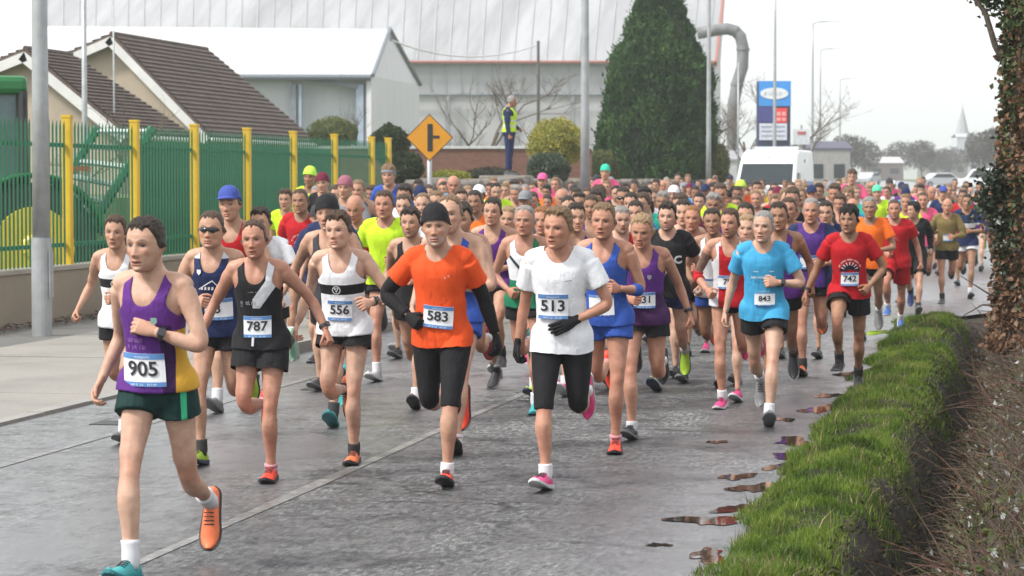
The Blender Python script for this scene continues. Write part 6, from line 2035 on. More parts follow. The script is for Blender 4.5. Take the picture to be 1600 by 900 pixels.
MB().tube([(0, 0, hh * 0.5), (0, 0, hh)], [2.0, 0.05], 8).build('spire', cs, o); MB().tube([(0, 0, hh), (0, 0, hh + 0.9)], 0.05, 4).build('cross', cs, o)

# far bare trees, each its own
rngT = random.Random(4)
for i, (px_, D, hpx, wpx) in enumerate(((1325, 330, 78, 56), (1352, 360, 66, 50), (1380, 400, 52, 50), (1410, 420, 64, 54), (1440, 380, 68, 44), (1462, 440, 52, 48), (1296, 280, 60, 36), (1530, 330, 80, 50), (1553, 300, 88, 46), (1485, 440, 56, 50), (1240, 240, 60, 34))):
    p = pt(px_, 283, D); k = D / F_PX; h = hpx * k + CAM_H - gz(p.y); w = wpx * k
    o = empty('far_tree', (p.x, p.y, gz(p.y)), 'hazy leafless tree, number %s from the left along the far road' % ('one two three four five six seven eight nine ten eleven'.split()[sorted([1325, 1352, 1380, 1410, 1440, 1462, 1296, 1530, 1553, 1485, 1240]).index(px_)]), 'tree', 'bare trees along the far road')
    MB().tube([(0, 0, 0), (0, 0, h * 0.5)], [w * 0.03, w * 0.02], 6).build('trunk', bark, o)
    rng = np.random.default_rng(i); n = 1900; d = rng.normal(size=(n, 3)); d /= np.linalg.norm(d, axis=1, keepdims=True)
    P = d * (rng.uniform(0.1, 1, n) ** 0.45 * (1 + 0.2 * snoise(d, 3, i % 4, 2)))[:, None] * np.array([w / 2, w / 2, h * 0.36]) + np.array([0, 0, h * 0.62])
    V, F = leaves_np(P, 0.075 * h, rng, 0.30, 0.5, d * 0.8)
    link('crown', mesh_from(V, F, False), leaf_mat('far_twigs', [(0.035, 0.03, 0.025), (0.055, 0.048, 0.038), (0.07, 0.07, 0.045)], 0.2, 0.9, 0.0, 'World'), o, kind='stuff')
# low hills on the horizon
P = []; n = 60
for i in range(n):
    x = -1500 + 3000 * i / (n - 1); h = 26 + 12 * math.sin(i * 0.37) + 8 * math.sin(i * 0.9 + 1)
    P += [(x, 2300, 0), (x, 2600, h)]
link('hills', mesh_from(P, [(2 * i, 2 * i + 2, 2 * i + 3, 2 * i + 1) for i in range(n - 1)], True), gm, kind='structure')
# far hedge lines beside the road
# ---- tractor behind the fence
def tractor():
    D = 35.0; c = pt(30, 380, D); o = empty('green_tractor', (c.x, c.y, 0.0), 'green tractor with yellow wheel rims parked behind the fence', 'tractor', rz=R(28))
    k = D / F_PX; gr = plain('tractor_green', (0.008, 0.14, 0.035), 0.3, 0.12, 2); ye = plain('tractor_yellow', (0.65, 0.50, 0.02), 0.45, 0.12, 3)
    def big(x, y, r, w):
        t = MB().tube([(x, y - w / 2, r), (x, y - w / 2 + 0.08, r), (x, y + w / 2 - 0.08, r), (x, y + w / 2, r)], [r * 0.9, r, r, r * 0.9], 32).build('wheel', rubber, o)
        MB().tube([(x, y - w / 2 - 0.02, r), (x, y - w / 2 + 0.1, r)], [r * 0.62, r * 0.66], 28).build('rim', ye, t); MB().tube([(x, y - w / 2 - 0.06, r), (x, y - w / 2, r)], [0.14, 0.2], 12).build('hub', ye, t)
        for q in range(26):
            a = 2 * math.pi * q / 26
            MB().box((x + math.cos(a) * r, y, r + math.sin(a) * r), (0.07, w * 0.95, 0.07), Matrix.Rotation(-a, 3, 'Y') @ Matrix.Rotation(0.4, 3, 'Z')).build('lug', rubber, t)
    big(0.1, -0.75, 0.88, 0.55); big(0.1, 0.95, 0.88, 0.55); big(-2.4, -0.7, 0.6, 0.42); big(-2.4, 0.9, 0.6, 0.42)
    arc = [Vector((0.1 + math.cos(a) * 1.02, 0, 0.88 + math.sin(a) * 1.02)) for a in np.linspace(0.15, 2.5, 16)]
    for yy in (-1.05, 0.62):
        V = []; F = []
        for p_ in arc: V += [(p_.x, yy, p_.z), (p_.x, yy + 0.66, p_.z)]
        lnk = link('fender', mesh_from(V, [(2 * i, 2 * i + 1, 2 * i + 3, 2 * i + 2) for i in range(15)], True), gr, o); lnk.modifiers.new('s', 'SOLIDIFY').thickness = 0.05
    MB().box((-1.9, 0.1, 1.25), (2.2, 0.75, 0.75)).build('bonnet', gr, o, bevel=0.1)
    MB().box((-0.4, 0.1, 0.95), (1.8, 0.6, 0.5)).build('chassis', gr, o)
    for x, y in ((-1.1, -0.6), (-1.1, 0.8), (0.0, -0.62), (0.0, 0.82)): MB().tube([(x, y, 1.3), (x * 0.95, y * 0.92, 3.02)], 0.075, 8).build('cab_pillar', blackp, o)
    MB().box((-0.55, 0.1, 2.20), (1.0, 1.2, 1.55)).build('cab_glass', plain('cab_glass', (0.10, 0.16, 0.17), 0.08), o)
    MB().box((-0.55, 0.1, 3.10), (1.25, 1.5, 0.26)).build('cab_roof', gr, o, bevel=0.08)
    MB().box((0.22, -0.75, 2.90), (0.16, 0.22, 0.16)).build('work_lamp', blackp, o, bevel=0.03)
    MB().box((0.75, -0.85, 1.95), (0.28, 0.06, 0.07)).build('tail_lamp', plain('lamp_red', (0.5, 0.06, 0.02), 0.3), o)
    MB().tube([(-1.0, -0.45, 1.5), (-1.0, -0.45, 2.6)], 0.06, 10).build('exhaust', blackp, o)


tractor()
# green steel steps behind the fence
c = pt(168, 290, 36); o = empty('steel_steps', (c.x, c.y, 0), 'green steel machine steps leaning behind the fence beside the tractor', 'steps', rz=R(20)); k = 36 / F_PX
gs = plain('steps_green', (0.01, 0.14, 0.06), 0.4)
a0, a1, b0_, b1_ = Vector((-0.35, 0, 0.95)), Vector((0.65, 0.2, 2.55)), Vector((-0.95, 0.35, 1.2)), Vector((-0.15, 0.6, 2.55))
for p_, q_ in ((a0, a1), (b0_, b1_)): MB().tube([p_ - (q_ - p_) * 0.6, q_], 0.07, 6).build('stringer', gs, o)
for i in range(7):
    t = i / 6.2; p_, q_ = a0.lerp(a1, t), b0_.lerp(b1_, t); MB().tube([p_, q_], 0.045, 6).build('tread', plain('tread_pale', (0.45, 0.5, 0.47), 0.5), o)
# spoil of green machinery sheets further along (dense dark green seen between the pales)
c = Vector((X_WALL - 1.0, 35.8, 0)); o = empty('screen_sheet', c, 'dark green windbreak sheeting strung behind the far bays of the fence', 'screen')
for i in range(5): MB().box((0, -5.2 + 2.3 * i + 4.6, 1.22), (0.03, 2.28, 2.30)).build('sheet', plain('sheet_green', (0.022, 0.13, 0.065), 0.8, 0.25, 1.5), o)
# ================================================================== the runners
CC = {'purple': (0.105, 0.028, 0.20), 'violet': (0.075, 0.03, 0.19), 'red': (0.42, 0.012, 0.018), 'orange': (0.72, 0.085, 0.018), 'brightorange': (0.85, 0.16, 0.02), 'white': (0.76, 0.77, 0.80), 'black': (0.016, 0.016, 0.018), 'charcoal': (0.045, 0.045, 0.05),
      'navy': (0.018, 0.028, 0.085), 'blue': (0.035, 0.09, 0.38), 'sky': (0.055, 0.33, 0.58), 'hivis': (0.52, 0.78, 0.03), 'green': (0.02, 0.16, 0.07), 'khaki': (0.19, 0.14, 0.055), 'grey': (0.22, 0.23, 0.25), 'pink': (0.72, 0.10, 0.22), 'teal': (0.03, 0.45, 0.33), 'maroon': (0.14, 0.015, 0.04), 'yellow': (0.66, 0.44, 0.03), 'darkgreen': (0.010, 0.035, 0.032)}


def ct(c, tag='', layers=()): return cloth('cloth_%s%s' % (c, tag), CC[c], layers)


def dye(n, c, rough=0.55): return plain('dye_' + n, c, rough, 0.1, 12)


SHOES = {'red': (dye('shoe_red', (0.85, 0.055, 0.025)), dye('sole_dark', (0.025, 0.025, 0.028))), 'orange': (dye('shoe_orange', (0.75, 0.17, 0.06)), dye('sole_dark', (0.02, 0.02, 0.02))), 'pink': (dye('shoe_pink', (0.75, 0.05, 0.22)), dye('sole_white', (0.6, 0.6, 0.6))), 'black': (dye('shoe_black', (0.025, 0.025, 0.03)), dye('sole_grey', (0.2, 0.2, 0.21))),
         'lime': (dye('shoe_lime', (0.38, 0.60, 0.04)), dye('sole_navy', (0.03, 0.04, 0.08))), 'teal': (dye('shoe_teal', (0.03, 0.33, 0.34)), dye('sole_teal', (0.03, 0.18, 0.2))), 'grey': (dye('shoe_grey', (0.20, 0.20, 0.20)), dye('sole_grey', (0.2, 0.2, 0.21))), 'mint': (dye('shoe_mint', (0.35, 0.62, 0.45)), dye('sole_white', (0.6, 0.6, 0.6))), 'navy': (dye('shoe_navy', (0.03, 0.05, 0.16)), dye('sole_grey', (0.2, 0.2, 0.2))), 'white': (dye('shoe_white', (0.55, 0.55, 0.56)), dye('sole_white', (0.6, 0.6, 0.6))), 'crimson': (dye('shoe_crimson', (0.35, 0.02, 0.03)), dye('sole_dark', (0.02, 0.02, 0.02))), 'blue': (dye('shoe_blue', (0.04, 0.12, 0.4)), dye('sole_white', (0.6, 0.6, 0.6)))}
SOCK = {'white': plain('sock_white', (0.62, 0.62, 0.64), 0.85), 'black': plain('sock_black', (0.03, 0.03, 0.03), 0.85), 'pink': plain('sock_pink', (0.6, 0.3, 0.35), 0.85)}


def legs(kind, flip=False, **kw):
    """(hip, knee, abduction, foot pitch) for right and left leg"""
    a, b = {'A': ((22, 20, 0, 11), (-4, 96, 1, None)), 'B': ((28, 16, 0, 20), (-20, 46, 1, None)), 'C': ((-18, 12, 0, -30), (54, 88, 1, -8)), 'D': ((14, 24, 0, 0), (18, 104, 1, None)), 'E': ((10, 18, 0, -4), (-14, 84, 1, None)), 'S': ((0, 2, 3, 0), (0, 2, 3, 0))}[kind]
    f = lambda q: (q[0], q[1], q[2], q[0] - q[1] - 14) if q[3] is None else q
    return (f(b), f(a)) if flip else (f(a), f(b))


def arms(kind, flip=False):
    a, b = {'1': ((-42, 16, 8, 84), (26, 18, 45, 112)), '2': ((-30, 20, 8, 72), (14, 24, 48, 106)), '3': ((-14, 24, 25, 94), (8, 24, 38, 102)), 'low': ((-22, 20, 5, 48), (6, 24, 40, 92)), 'S': ((2, 6, 0, 12), (2, 6, 0, 12))}[kind]
    return (b, a) if flip else (a, b)


def badge(kind):
    if kind == 'shield': return np.array([(-0.5, 0.6, 0), (0.5, 0.6, 0), (0.5, -0.1, 0), (0, -0.65, 0), (-0.5, -0.1, 0)]), [(0, 4, 3, 2, 1)]
    if kind == 'disc': n = 20; return np.array([(0.5 * math.cos(2 * math.pi * i / n), 0.5 * math.sin(2 * math.pi * i / n), 0) for i in range(n)]), [tuple(range(n))]
    if kind == 'ring':
        n = 24; V = [((0.5 if j else 0.40) * math.cos(2 * math.pi * i / n), (0.5 if j else 0.40) * math.sin(2 * math.pi * i / n), 0) for i in range(n) for j in (0, 1)]
        return np.array(V), [(2 * i, 2 * i + 1, (2 * i + 3) % (2 * n), (2 * i + 2) % (2 * n)) for i in range(n)]
    if kind == 'trefoil':
        V = []; F = []
        for cx, cy in ((-0.3, -0.25), (0.3, -0.25), (0, 0.3)):
            b0 = len(V); V += [(cx - 0.28, cy - 0.25, 0), (cx + 0.28, cy - 0.25, 0), (cx, cy + 0.3, 0)]; F.append((b0, b0 + 1, b0 + 2))
        return np.array(V), F
    if kind == 'mountain':
        P = [(-1.0, -0.25), (-0.2, 0.25), (0.25, 0.5), (0.6, 0.1), (1.0, 0.2)]; V = []; F = []
        for (x, y) in P: V += [(x, y, 0), (x, y - 0.10, 0)]
        F = [(2 * i, 2 * i + 1, 2 * i + 3, 2 * i + 2) for i in range(4)]
        for x in (-0.8, -0.5, -0.2, 0.1):
            b0 = len(V); V += [(x, -0.35, 0), (x + 0.2, -0.30, 0), (x + 0.2, -0.05, 0), (x + 0.05, -0.08, 0)]; F.append((b0, b0 + 1, b0 + 2, b0 + 3))
        return np.array(V), F
    if kind == 'fan':                                     # rising rays over an arch
        V = []; F = []
        for i in range(7):
            a = math.pi * (0.12 + 0.76 * i / 6); r0, r1, w = 0.62, 0.92 + 0.12 * math.sin(a), 0.055; d = (math.cos(a), math.sin(a)); n = (-d[1], d[0]); b0 = len(V)
            V += [(d[0] * r0 - n[0] * w * 0.5, d[1] * r0 - n[1] * w * 0.5, 0), (d[0] * r1 - n[0] * w * 1.3, d[1] * r1 - n[1] * w * 1.3, 0), (d[0] * r1 + n[0] * w * 1.3, d[1] * r1 + n[1] * w * 1.3, 0), (d[0] * r0 + n[0] * w * 0.5, d[1] * r0 + n[1] * w * 0.5, 0)]; F.append((b0, b0 + 1, b0 + 2, b0 + 3))
        return np.array(V), F
    if kind == 'arch':
        V = []; F = []; n = 20
        for i in range(n + 1):
            a = math.pi * (0.08 + 0.84 * i / n); V += [(math.cos(a) * 1.15, math.sin(a) * 1.15 + 0.1, 0), (math.cos(a) * 1.32, math.sin(a) * 1.32 + 0.1, 0)]
        return np.array(V), [(2 * i, 2 * i + 1, 2 * i + 3, 2 * i + 2) for i in range(n) if i % 5 != 2]
    if kind == 'halfdisc':
        n = 16; return np.array([(0.6 * math.cos(math.pi * i / n), 0.45 * math.sin(math.pi * i / n), 0) for i in range(n + 1)]), [tuple(range(n + 1))]


wht = plain('print_white', (0.72, 0.73, 0.75), 0.6, 0.05); grn = plain('print_green', (0.25, 0.42, 0.38), 0.6); nvy = plain('print_navy', (0.02, 0.02, 0.05), 0.6); pl2 = plain('print_lilac', (0.25, 0.12, 0.34), 0.6); gry = plain('print_grey', (0.32, 0.32, 0.33), 0.6); blu = plain('print_blue', (0.08, 0.12, 0.35), 0.6); pnk = plain('print_pinkish', (0.62, 0.35, 0.33), 0.6)
def pr(w, h, seed, n): return tiny_print(w, h, seed, n)


PEOPLE = []


def runner(hx, hy, fy, lod, label, **kw):
    PEOPLE.append((hx, hy, fy, lod, label, kw))


# ---- the front runners
runner(226, 338, 910, 'hero', 'lead runner in purple and gold singlet wearing number 905', legs=((26, 19, -1, 10), (-12, 52, 3, -68)), arms=((-20, 14, 0, 58), (16, 24, 58, 126)), lean=9, twist=-8, head_yaw=-12, head_pitch=3, skin='pale', hair='short', hairc='dark', hands=('loose', 'loose'), face={'jaw': 0.97, 'nose': 1.1, 'beard': 0.15, 'mouth': 0.9},
       top=('singlet', ct('purple', '_gold', [((('x', 0.128, 9), ('y', -9, 0.06), ('z', -9, 0.30)), (0.60, 0.33, 0.04)), ((('x', 0.070, 0.128), ('y', -9, 0.06), ('z', -9, 0.33)), (0.045, 0.016, 0.07))])), bottom=('shorts', ct('darkgreen', '_s', [((('x', 0.14, 0.165),), (0.05, 0.45, 0.22))])), hem=0.0,
       shoe_mats=[SHOES['teal'], SHOES['orange']], sock=SOCK['white'], sock_h=0.10, watch=1, bib=('905', -0.022, 0.115, 0.22, 0.160, 0), art=[('crest', *badge('shield'), 0.062, 0.355, 0.030, grn, 0), ('club_name', *pr(0.09, 0.022, 3, 7), -0.05, 0.258, 1, pl2, 0), ('club_name', *pr(0.11, 0.022, 4, 8), -0.045, 0.225, 1, pl2, 0)])
runner(181, 336, 692, 'mid', 'woman in white singlet with black hoop, hair tied back, running behind the leader', legs=legs('A', True), arms=((-28, 28, 5, 75), (10, 15, 45, 100)), head_yaw=8, skin='light', hair='long', hairc='brown', build=0.90, face={'jaw': 0.9, 'w': 0.95},
       top=('singlet', ct('white', '_hoop', [((('z', 0.29, 0.36),), (0.02, 0.02, 0.022))])), bottom=('shorts', ct('black')), shoe_mats=SHOES['grey'], sock=SOCK['white'], art=[('crest', *badge('ring'), 0.0, 0.325, 0.055, wht, 0)])
runner(331, 328, 727, 'hero', 'runner in navy club vest wearing black wraparound sunglasses', legs=legs('A'), arms=arms('2', True), head_yaw=4, skin='light', hair='crop', hairc='brown', glasses=True, hands=('fist', 'fist'),
       top=('singlet', ct('navy', '_trim', [((('z', 0.515, 9),), (0.5, 0.52, 0.58))])), bottom=('shorts', ct('black')), shoe_mats=SHOES['lime'], sock=SOCK['black'], bib=('3', 0.045, 0.17, 0.19, 0.15, 0), art=[('emblem', *badge('mountain'), 0.0, 0.335, 0.085, wht, 0), ('emblem', *badge('shield'), -0.075, 0.43, 0.03, wht, 0)])
runner(395, 343, 751, 'hero', 'smiling runner in black vest with white flash wearing number 787', legs=legs('D', True), arms=((-18, 34, 12, 52), (-22, 36, 8, 50)), twist=5, head_yaw=6, skin='ruddy', hair='recede', hairc='brown', face={'beard': 0.25, 'lips': 0.4}, watch=1,
       top=('singlet', ct('black', '_flash', [((('d:1.0,-0.75', -0.26, -0.165), ('x', -0.02, 9), ('z', 0.26, 9)), (0.62, 0.63, 0.66)), ((('x', 0.075, 9), ('z', 0.40, 9)), (0.62, 0.63, 0.66))])), bottom=('shorts', ct('black', '_p')), shoe_mats=SHOES['red'], sock=SOCK['pink'], sock_h=0.02, bib=('787', 0.01, 0.135, 0.19, 0.145, 0), shorts_len=0.5,
       art=[('club_name', *pr(0.115, 0.030, 6, 6), -0.045, 0.300, 1, gry, 0), ('underline', *strokes([(-0.07, 0.07, -0.002, 0.003)]), -0.035, 0.272, 1, gry, 0), ('chest_mark', *pr(0.07, 0.008, 8, 10), -0.01, 0.375, 1, gry, 0), ('gel_sachet', *strokes([(-0.008, 0.008, -0.03, 0.03)]), -0.02, 0.035, 1, wht, -6)])
runner(357, 292, 645, 'mid', 'tall runner in red vest and blue cap behind the fence side of the pack', legs=legs('B'), arms=arms('3'), skin='light', hat='cap', hat_mat=cloth('hat_blue', (0.05, 0.08, 0.32)), hairc='brown', top=('singlet', ct('red')), bottom=('shorts', ct('black')), shoe_mats=SHOES['grey'], sock=SOCK['white'])
runner(406, 324, 640, 'mid', 'dark-haired runner in white tee half hidden behind number 787', legs=legs('A'), arms=arms('2'), skin='light', hair='mid', hairc='dark', top=('tee', ct('white')), bottom=('shorts', ct('green', '_b', [((('z', -9, 0.02),), CC['black'])])), shoe_mats=SHOES['mint'], sock=SOCK['black'], sock_h=0.2)
runner(527, 330, 724, 'hero', 'runner in white singlet with black chest hoop wearing number 556', legs=legs('D', True), arms=((-30, 22, 0, 34), (2, 34, 20, 104)), twist=4, head_yaw=-6, skin='pale', hair='mid', hairc='brown', hands=('loose', 'fist'), watch=1, face={'nose': 1.05},
       top=('singlet', ct('white', '_hoop2', [((('z', 0.275, 0.345),), (0.014, 0.014, 0.016))])), bottom=('shorts', ct('black')), shoe_mats=SHOES['orange'], sock=SOCK['black'], sock_h=0.05, bib=('556', 0.0, 0.165, 0.175, 0.14, -2), hem=-0.02, shorts_len=0.36, art=[('crest', *badge('ring'), -0.02, 0.31, 0.06, wht, 0), ('crest_mark', *badge('trefoil'), -0.02, 0.31, 0.03, wht, 180)])
runner(510, 306, 668, 'mid', 'runner in charcoal vest and black beanie just behind number 556', legs=legs('B', True), arms=((-25, 34, 10, 60), (10, 18, 40, 95)), skin='light', hat='beanie', hat_mat=ct('black', '_hat'), top=('singlet', ct('charcoal')), bottom=('shorts', ct('black')), shoe_mats=SHOES['teal'], sock=SOCK['black'])
runner(679, 320, 761, 'hero', 'runner in orange tee, black beanie and gloves wearing number 583', legs=legs('A', True), arms=((0, 42, 62, 100), (-22, 16, 0, 24)), twist=-3, head_yaw=6, skin='light', hat='beanie', hat_mat=ct('black', '_hat2'), hairc='grey', face={'beard': 0.55, 'jaw': 0.95}, gloves=ct('black', '_glove'), hands=('fist', 'loose'),
       top=('tee', ct('orange')), bottom=('tights', ct('black', '_tight')), shoe_mats=SHOES['red'], sock=SOCK['white'], sock_h=0.05, bib=('583', 0.01, 0.155, 0.19, 0.14, -6), hem=-0.045, arm_sleeve=((ct('black', '_as'), 0.55, 1.95), (ct('black', '_as'), 0.55, 1.95)), art=[('chest_mark', *pr(0.035, 0.016, 9, 3), 0.085, 0.415, 1, pnk, 20)])
runner(702, 303, 712, 'mid', 'runner in royal blue kit almost hidden behind number 583', legs=legs('B', True), arms=arms('2'), skin='pale', hair='recede', hairc='light', top=('singlet', ct('blue')), bottom=('shorts', ct('blue')), shoe_mats=SHOES['red'], sock=SOCK['white'], sock_h=0.03)
runner(873, 322, 766, 'hero', 'runner in plain white tee with black gloves, bib number starting 51', legs=legs('A'), arms=((-14, 12, 0, 20), (4, 26, 66, 94)), twist=6, head_yaw=-14, head_pitch=2, skin='ruddy', hair='quiff', hairc='light', gloves=ct('black', '_glove'), hands=('loose', 'open'), face={'nose': 1.1}, tone=1.05,
       top=('tee', ct('white', '_t')), bottom=('tights', ct('black', '_tight')), shoe_mats=SHOES['pink'], sock=SOCK['white'], sock_h=0.06, bib=('513', -0.035, 0.235, 0.19, 0.16, 0), hem=-0.07, art=[('chest_mark', *strokes([(-0.022, 0.022, -0.003, 0.003)]), 0.06, 0.40, 1, gry, 4)])
runner(944, 316, 706, 'hero', 'runner in royal blue singlet and blue shorts beside number 831', legs=legs('E', True), arms=((-15, 14, 10, 50), (-8, 16, 25, 118)), twist=-6, skin='ruddy', hair='short', hairc='light', face={'beard': 0.2}, top=('singlet', ct('blue', '_s')), bottom=('shorts', ct('blue', '_sh')), shoe_mats=SHOES['red'], sock=SOCK['pink'], sock_h=0.02, arm_sleeve=(None, (ct('blue', '_band'), 1.12, 1.45)),
       bib=('', -0.01, 0.125, 0.18, 0.14, 0), bands=(0.10, 0.02), art=[('emblem', *badge('trefoil'), 0.03, 0.36, 0.045, wht, 0), ('club_name', *pr(0.15, 0.022, 11, 9), 0.0, 0.285, 1, wht, 0), ('club_name', *pr(0.09, 0.016, 12, 6), 0.0, 0.252, 1, wht, 0)])
runner(1004, 334, 687, 'hero', 'fair-haired runner looking down in purple singlet wearing number 831', legs=legs('A'), arms=((12, 14, 35, 92), (-26, 20, 0, 42)), twist=4, head_pitch=14, head_yaw=-4, skin='ruddy', hair='short', hairc='fair', watch=1, top=('singlet', ct('purple', '_m', [((('z', -9, 0.22),), (0.055, 0.018, 0.075))])), bottom=('shorts', ct('black')), shoe_mats=SHOES['black'], sock=SOCK['white'], sock_h=0.04,
       bib=('831', 0.015, 0.175, 0.17, 0.125, 0), shorts_len=0.36, art=[('crest', *badge('shield'), 0.055, 0.355, 0.032, gry, 0)])
runner(1043, 316, 612, 'mid', 'young dark-bearded runner in black tee with a white letter C', legs=legs('B'), arms=arms('2', True), skin='pale', hair='mid', hairc='dark', face={'beard': 0.55}, top=('tee', ct('black', '_t')), bottom=('shorts', ct('navy')), shoe_mats=SHOES['lime'], sock=SOCK['white'], art=[('letter', *text_mesh('C', 0.04), 0.105, 0.325, 0.10, wht, 0)])
runner(1141, 325, 637, 'hero', 'bearded runner in red and white vest with tattooed arm, number starting 79', legs=legs('E'), arms=((-12, 26, 30, 92), (-5, 14, 20, 60)), twist=6, head_yaw=-8, skin='ruddy', hair='short', hairc='brown', face={'beard': 0.6}, tattoo=0, top=('singlet', ct('red', '_w', [((('x', -9, -0.098), ('y', -9, 0.03)), (0.6, 0.6, 0.62)), ((('ax', 0.0, 0.2), ('z', 0.515, 9)), (0.6, 0.6, 0.62))])),
       bottom=('briefs', ct('black')), shoe_mats=SHOES['pink'], sock=SOCK['white'], sock_h=0.06, bib=('79', -0.02, 0.20, 0.165, 0.12, 0), arm_sleeve=((ct('red', '_as'), 0.80, 1.4), None), art=[('club_name', *pr(0.05, 0.05, 14, 3), 0.05, 0.33, 1, wht, 0)])
runner(1112, 325, 606, 'mid', 'dark-haired man in white vest and blue shorts left of the red vest', legs=legs('A', True), arms=arms('3'), skin='tan', hair='short', hairc='dark', top=('singlet', ct('white')), bottom=('shorts', ct('blue', '_d')), shoe_mats=SHOES['red'], sock=SOCK['white'], bib=('', 0, 0.1, 0.17, 0.12, 0))
runner(1194, 328, 667, 'hero', 'grey-haired runner in light blue tee wearing number 843', legs=legs('B', True), arms=((-20, 16, 0, 34), (6, 30, 50, 122)), twist=5, head_yaw=-8, skin='pale', hair='crop', hairc='grey', hands=('loose', 'fist'), top=('tee', ct('sky')), bottom=('shorts', ct('black', '_p')), shoe_mats=SHOES['grey'], sock=SOCK['white'], bib=('843', 0.015, 0.135, 0.165, 0.10, 0), bands=(0.05, 0.05), hem=-0.05, shorts_len=0.46, watch=1,
       art=[('slogan', *strokes([(-0.1, -0.055, -0.009, 0.009), (-0.05, 0.04, -0.009, 0.009), (0.045, 0.10, -0.009, 0.009)]), 0.0, 0.315, 1, plain('print_ice', (0.45, 0.62, 0.72), 0.6), 0), ('chest_mark', *strokes([(-0.02, 0.02, -0.004, 0.004)]), -0.06, 0.365, 1, plain('print_ice', (0.5, 0.6, 0.7)), 0), ('chest_mark', *strokes([(-0.02, 0.02, -0.004, 0.004)]), 0.065, 0.365, 1, plain('print_ice', (0.5, 0.6, 0.7)), 0), ('event_name', *pr(0.10, 0.012, 15, 10), 0.015, 0.20, 1, plain('print_ice', (0.5, 0.6, 0.7)), 0), ('event_name', *pr(0.08, 0.012, 16, 8), 0.015, 0.07, 1, blu, 0)])
runner(1327, 321, 612, 'hero', 'dark-haired runner in red tee with white arch print wearing number 742', legs=legs('C', True), arms=((-12, 26, 0, 30), (-6, 32, 52, 84)), twist=5, head_yaw=-10, skin='tan', hair='mop', hairc='black', hands=('loose', 'fist'), watch=0, face={'beard': 0.18}, top=('tee', ct('red', '_t')), bottom=('shorts', ct('black')), shoe_mats=SHOES['black'], sock=SOCK['black'], bib=('742', 0.01, 0.165, 0.165, 0.125, 0), bib_col=(0.12, 0.17, 0.3), hem=-0.03, shorts_len=0.5,
       art=[('dark_arch', *badge('halfdisc'), 0.005, 0.235, 0.16, nvy, 0), ('rays', *badge('fan'), 0.005, 0.245, 0.085, wht, 0), ('club_name', *badge('arch'), 0.005, 0.245, 0.083, pnk, 0)])
runner(1268, 308, 588, 'mid', 'older man in purple and navy tee with a white bib behind number 843', legs=legs('A'), arms=arms('3'), skin='ruddy', hair='crop', hairc='grey', top=('tee', ct('violet', '_n', [((('ax', 0.13, 9),), CC['navy'])])), bottom=('shorts', ct('black')), shoe_mats=SHOES['orange'], sock=SOCK['black'], bib=('', -0.02, 0.22, 0.17, 0.14, 0), build=1.08)
runner(1216, 315, 618, 'mid', 'runner in purple singlet right behind the light blue tee', legs=legs('B'), arms=arms('2', True), skin='tan', hair='short', hairc='dark', top=('singlet', ct('purple')), bottom=('shorts', ct('black')), shoe_mats=SHOES['black'], sock=SOCK['black'])
runner(820, 320, 646, 'mid', 'older grey-haired man in white and green vest left of the white tee', legs=legs('E', True), arms=((-8, 24, 45, 92), (2, 22, 50, 95)), skin='ruddy', hair='recede', hairc='grey', tone=0.95, top=('singlet', ct('white', '_gr', [((('z', -9, 0.21),), (0.02, 0.20, 0.10)), ((('x', 0.075, 9),), (0.02, 0.16, 0.08)), ((('d:1.0,0.9', 0.235, 0.27),), (0.03, 0.06, 0.05))])), bottom=('shorts', ct('black')), shoe_mats=SHOES['teal'], sock=SOCK['white'])
runner(771, 308, 606, 'mid', 'dark-haired runner in purple singlet left of the green and white vest', legs=legs('C'), arms=arms('3'), skin='light', hair='short', hairc='dark', top=('singlet', ct('purple')), bottom=('shorts', ct('black')), shoe_mats=SHOES['black'], sock=SOCK['black'])
runner(722, 317, 640, 'mid', 'dark-haired runner in gold and purple vest over the shoulder of number 583', legs=legs('E'), arms=arms('1'), skin='light', hair='mid', hairc='dark', face={'beard': 0.4}, head_pitch=8, top=('singlet', ct('yellow', '_p', [((('x', -0.05, 0.12),), CC['purple'])])), bottom=('shorts', ct('black')), shoe_mats=SHOES['crimson'], sock=SOCK['white'])
runner(600, 297, 596, 'mid', 'smiling man in bright yellow tee behind numbers 556 and 583', legs=legs('A'), arms=arms('3'), skin='ruddy', hair='short', hairc='brown', face={'lips': 0.4}, top=('tee', ct('hivis')), bottom=('shorts', ct('black')), shoe_mats=SHOES['white'], sock=SOCK['white'], build=1.05)
runner(468, 294, 560, 'mid', 'slim runner in red tee with round white print near the fence', legs=legs('A'), arms=arms('low'), skin='tan', hair='crop', hairc='brown', top=('tee', ct('red')), bottom=('shorts', ct('black')), shoe_mats=SHOES['black'], sock=SOCK['white'], art=[('emblem', *badge('disc'), 0.0, 0.27, 0.13, wht, 0), ('emblem_mark', *badge('halfdisc'), 0.0, 0.27, 0.12, nvy, 0), ('club_name', *badge('arch'), 0, 0.28, 0.075, pnk, 0)])
runner(553, 305, 584, 'mid', 'bald man looking down in green vest with a red sleeve', legs=legs('E'), arms=arms('2'), head_pitch=18, skin='ruddy', hair='bald', top=('tee', ct('green', '_r', [((('x', 0.09, 9),), CC['red'])])), bottom=('shorts', ct('black')), shoe_mats=SHOES['black'], sock=SOCK['black'])
runner(1358, 307, 532, 'mid', 'grey-haired man in orange tee left of the all-red runner', legs=legs('B'), arms=arms('3'), skin='tan', hair='short', hairc='grey', top=('tee', ct('brightorange')), bottom=('shorts', ct('black')), shoe_mats=SHOES['grey'], sock=SOCK['white'], bib=('', 0.0, 0.2, 0.17, 0.13, 0))
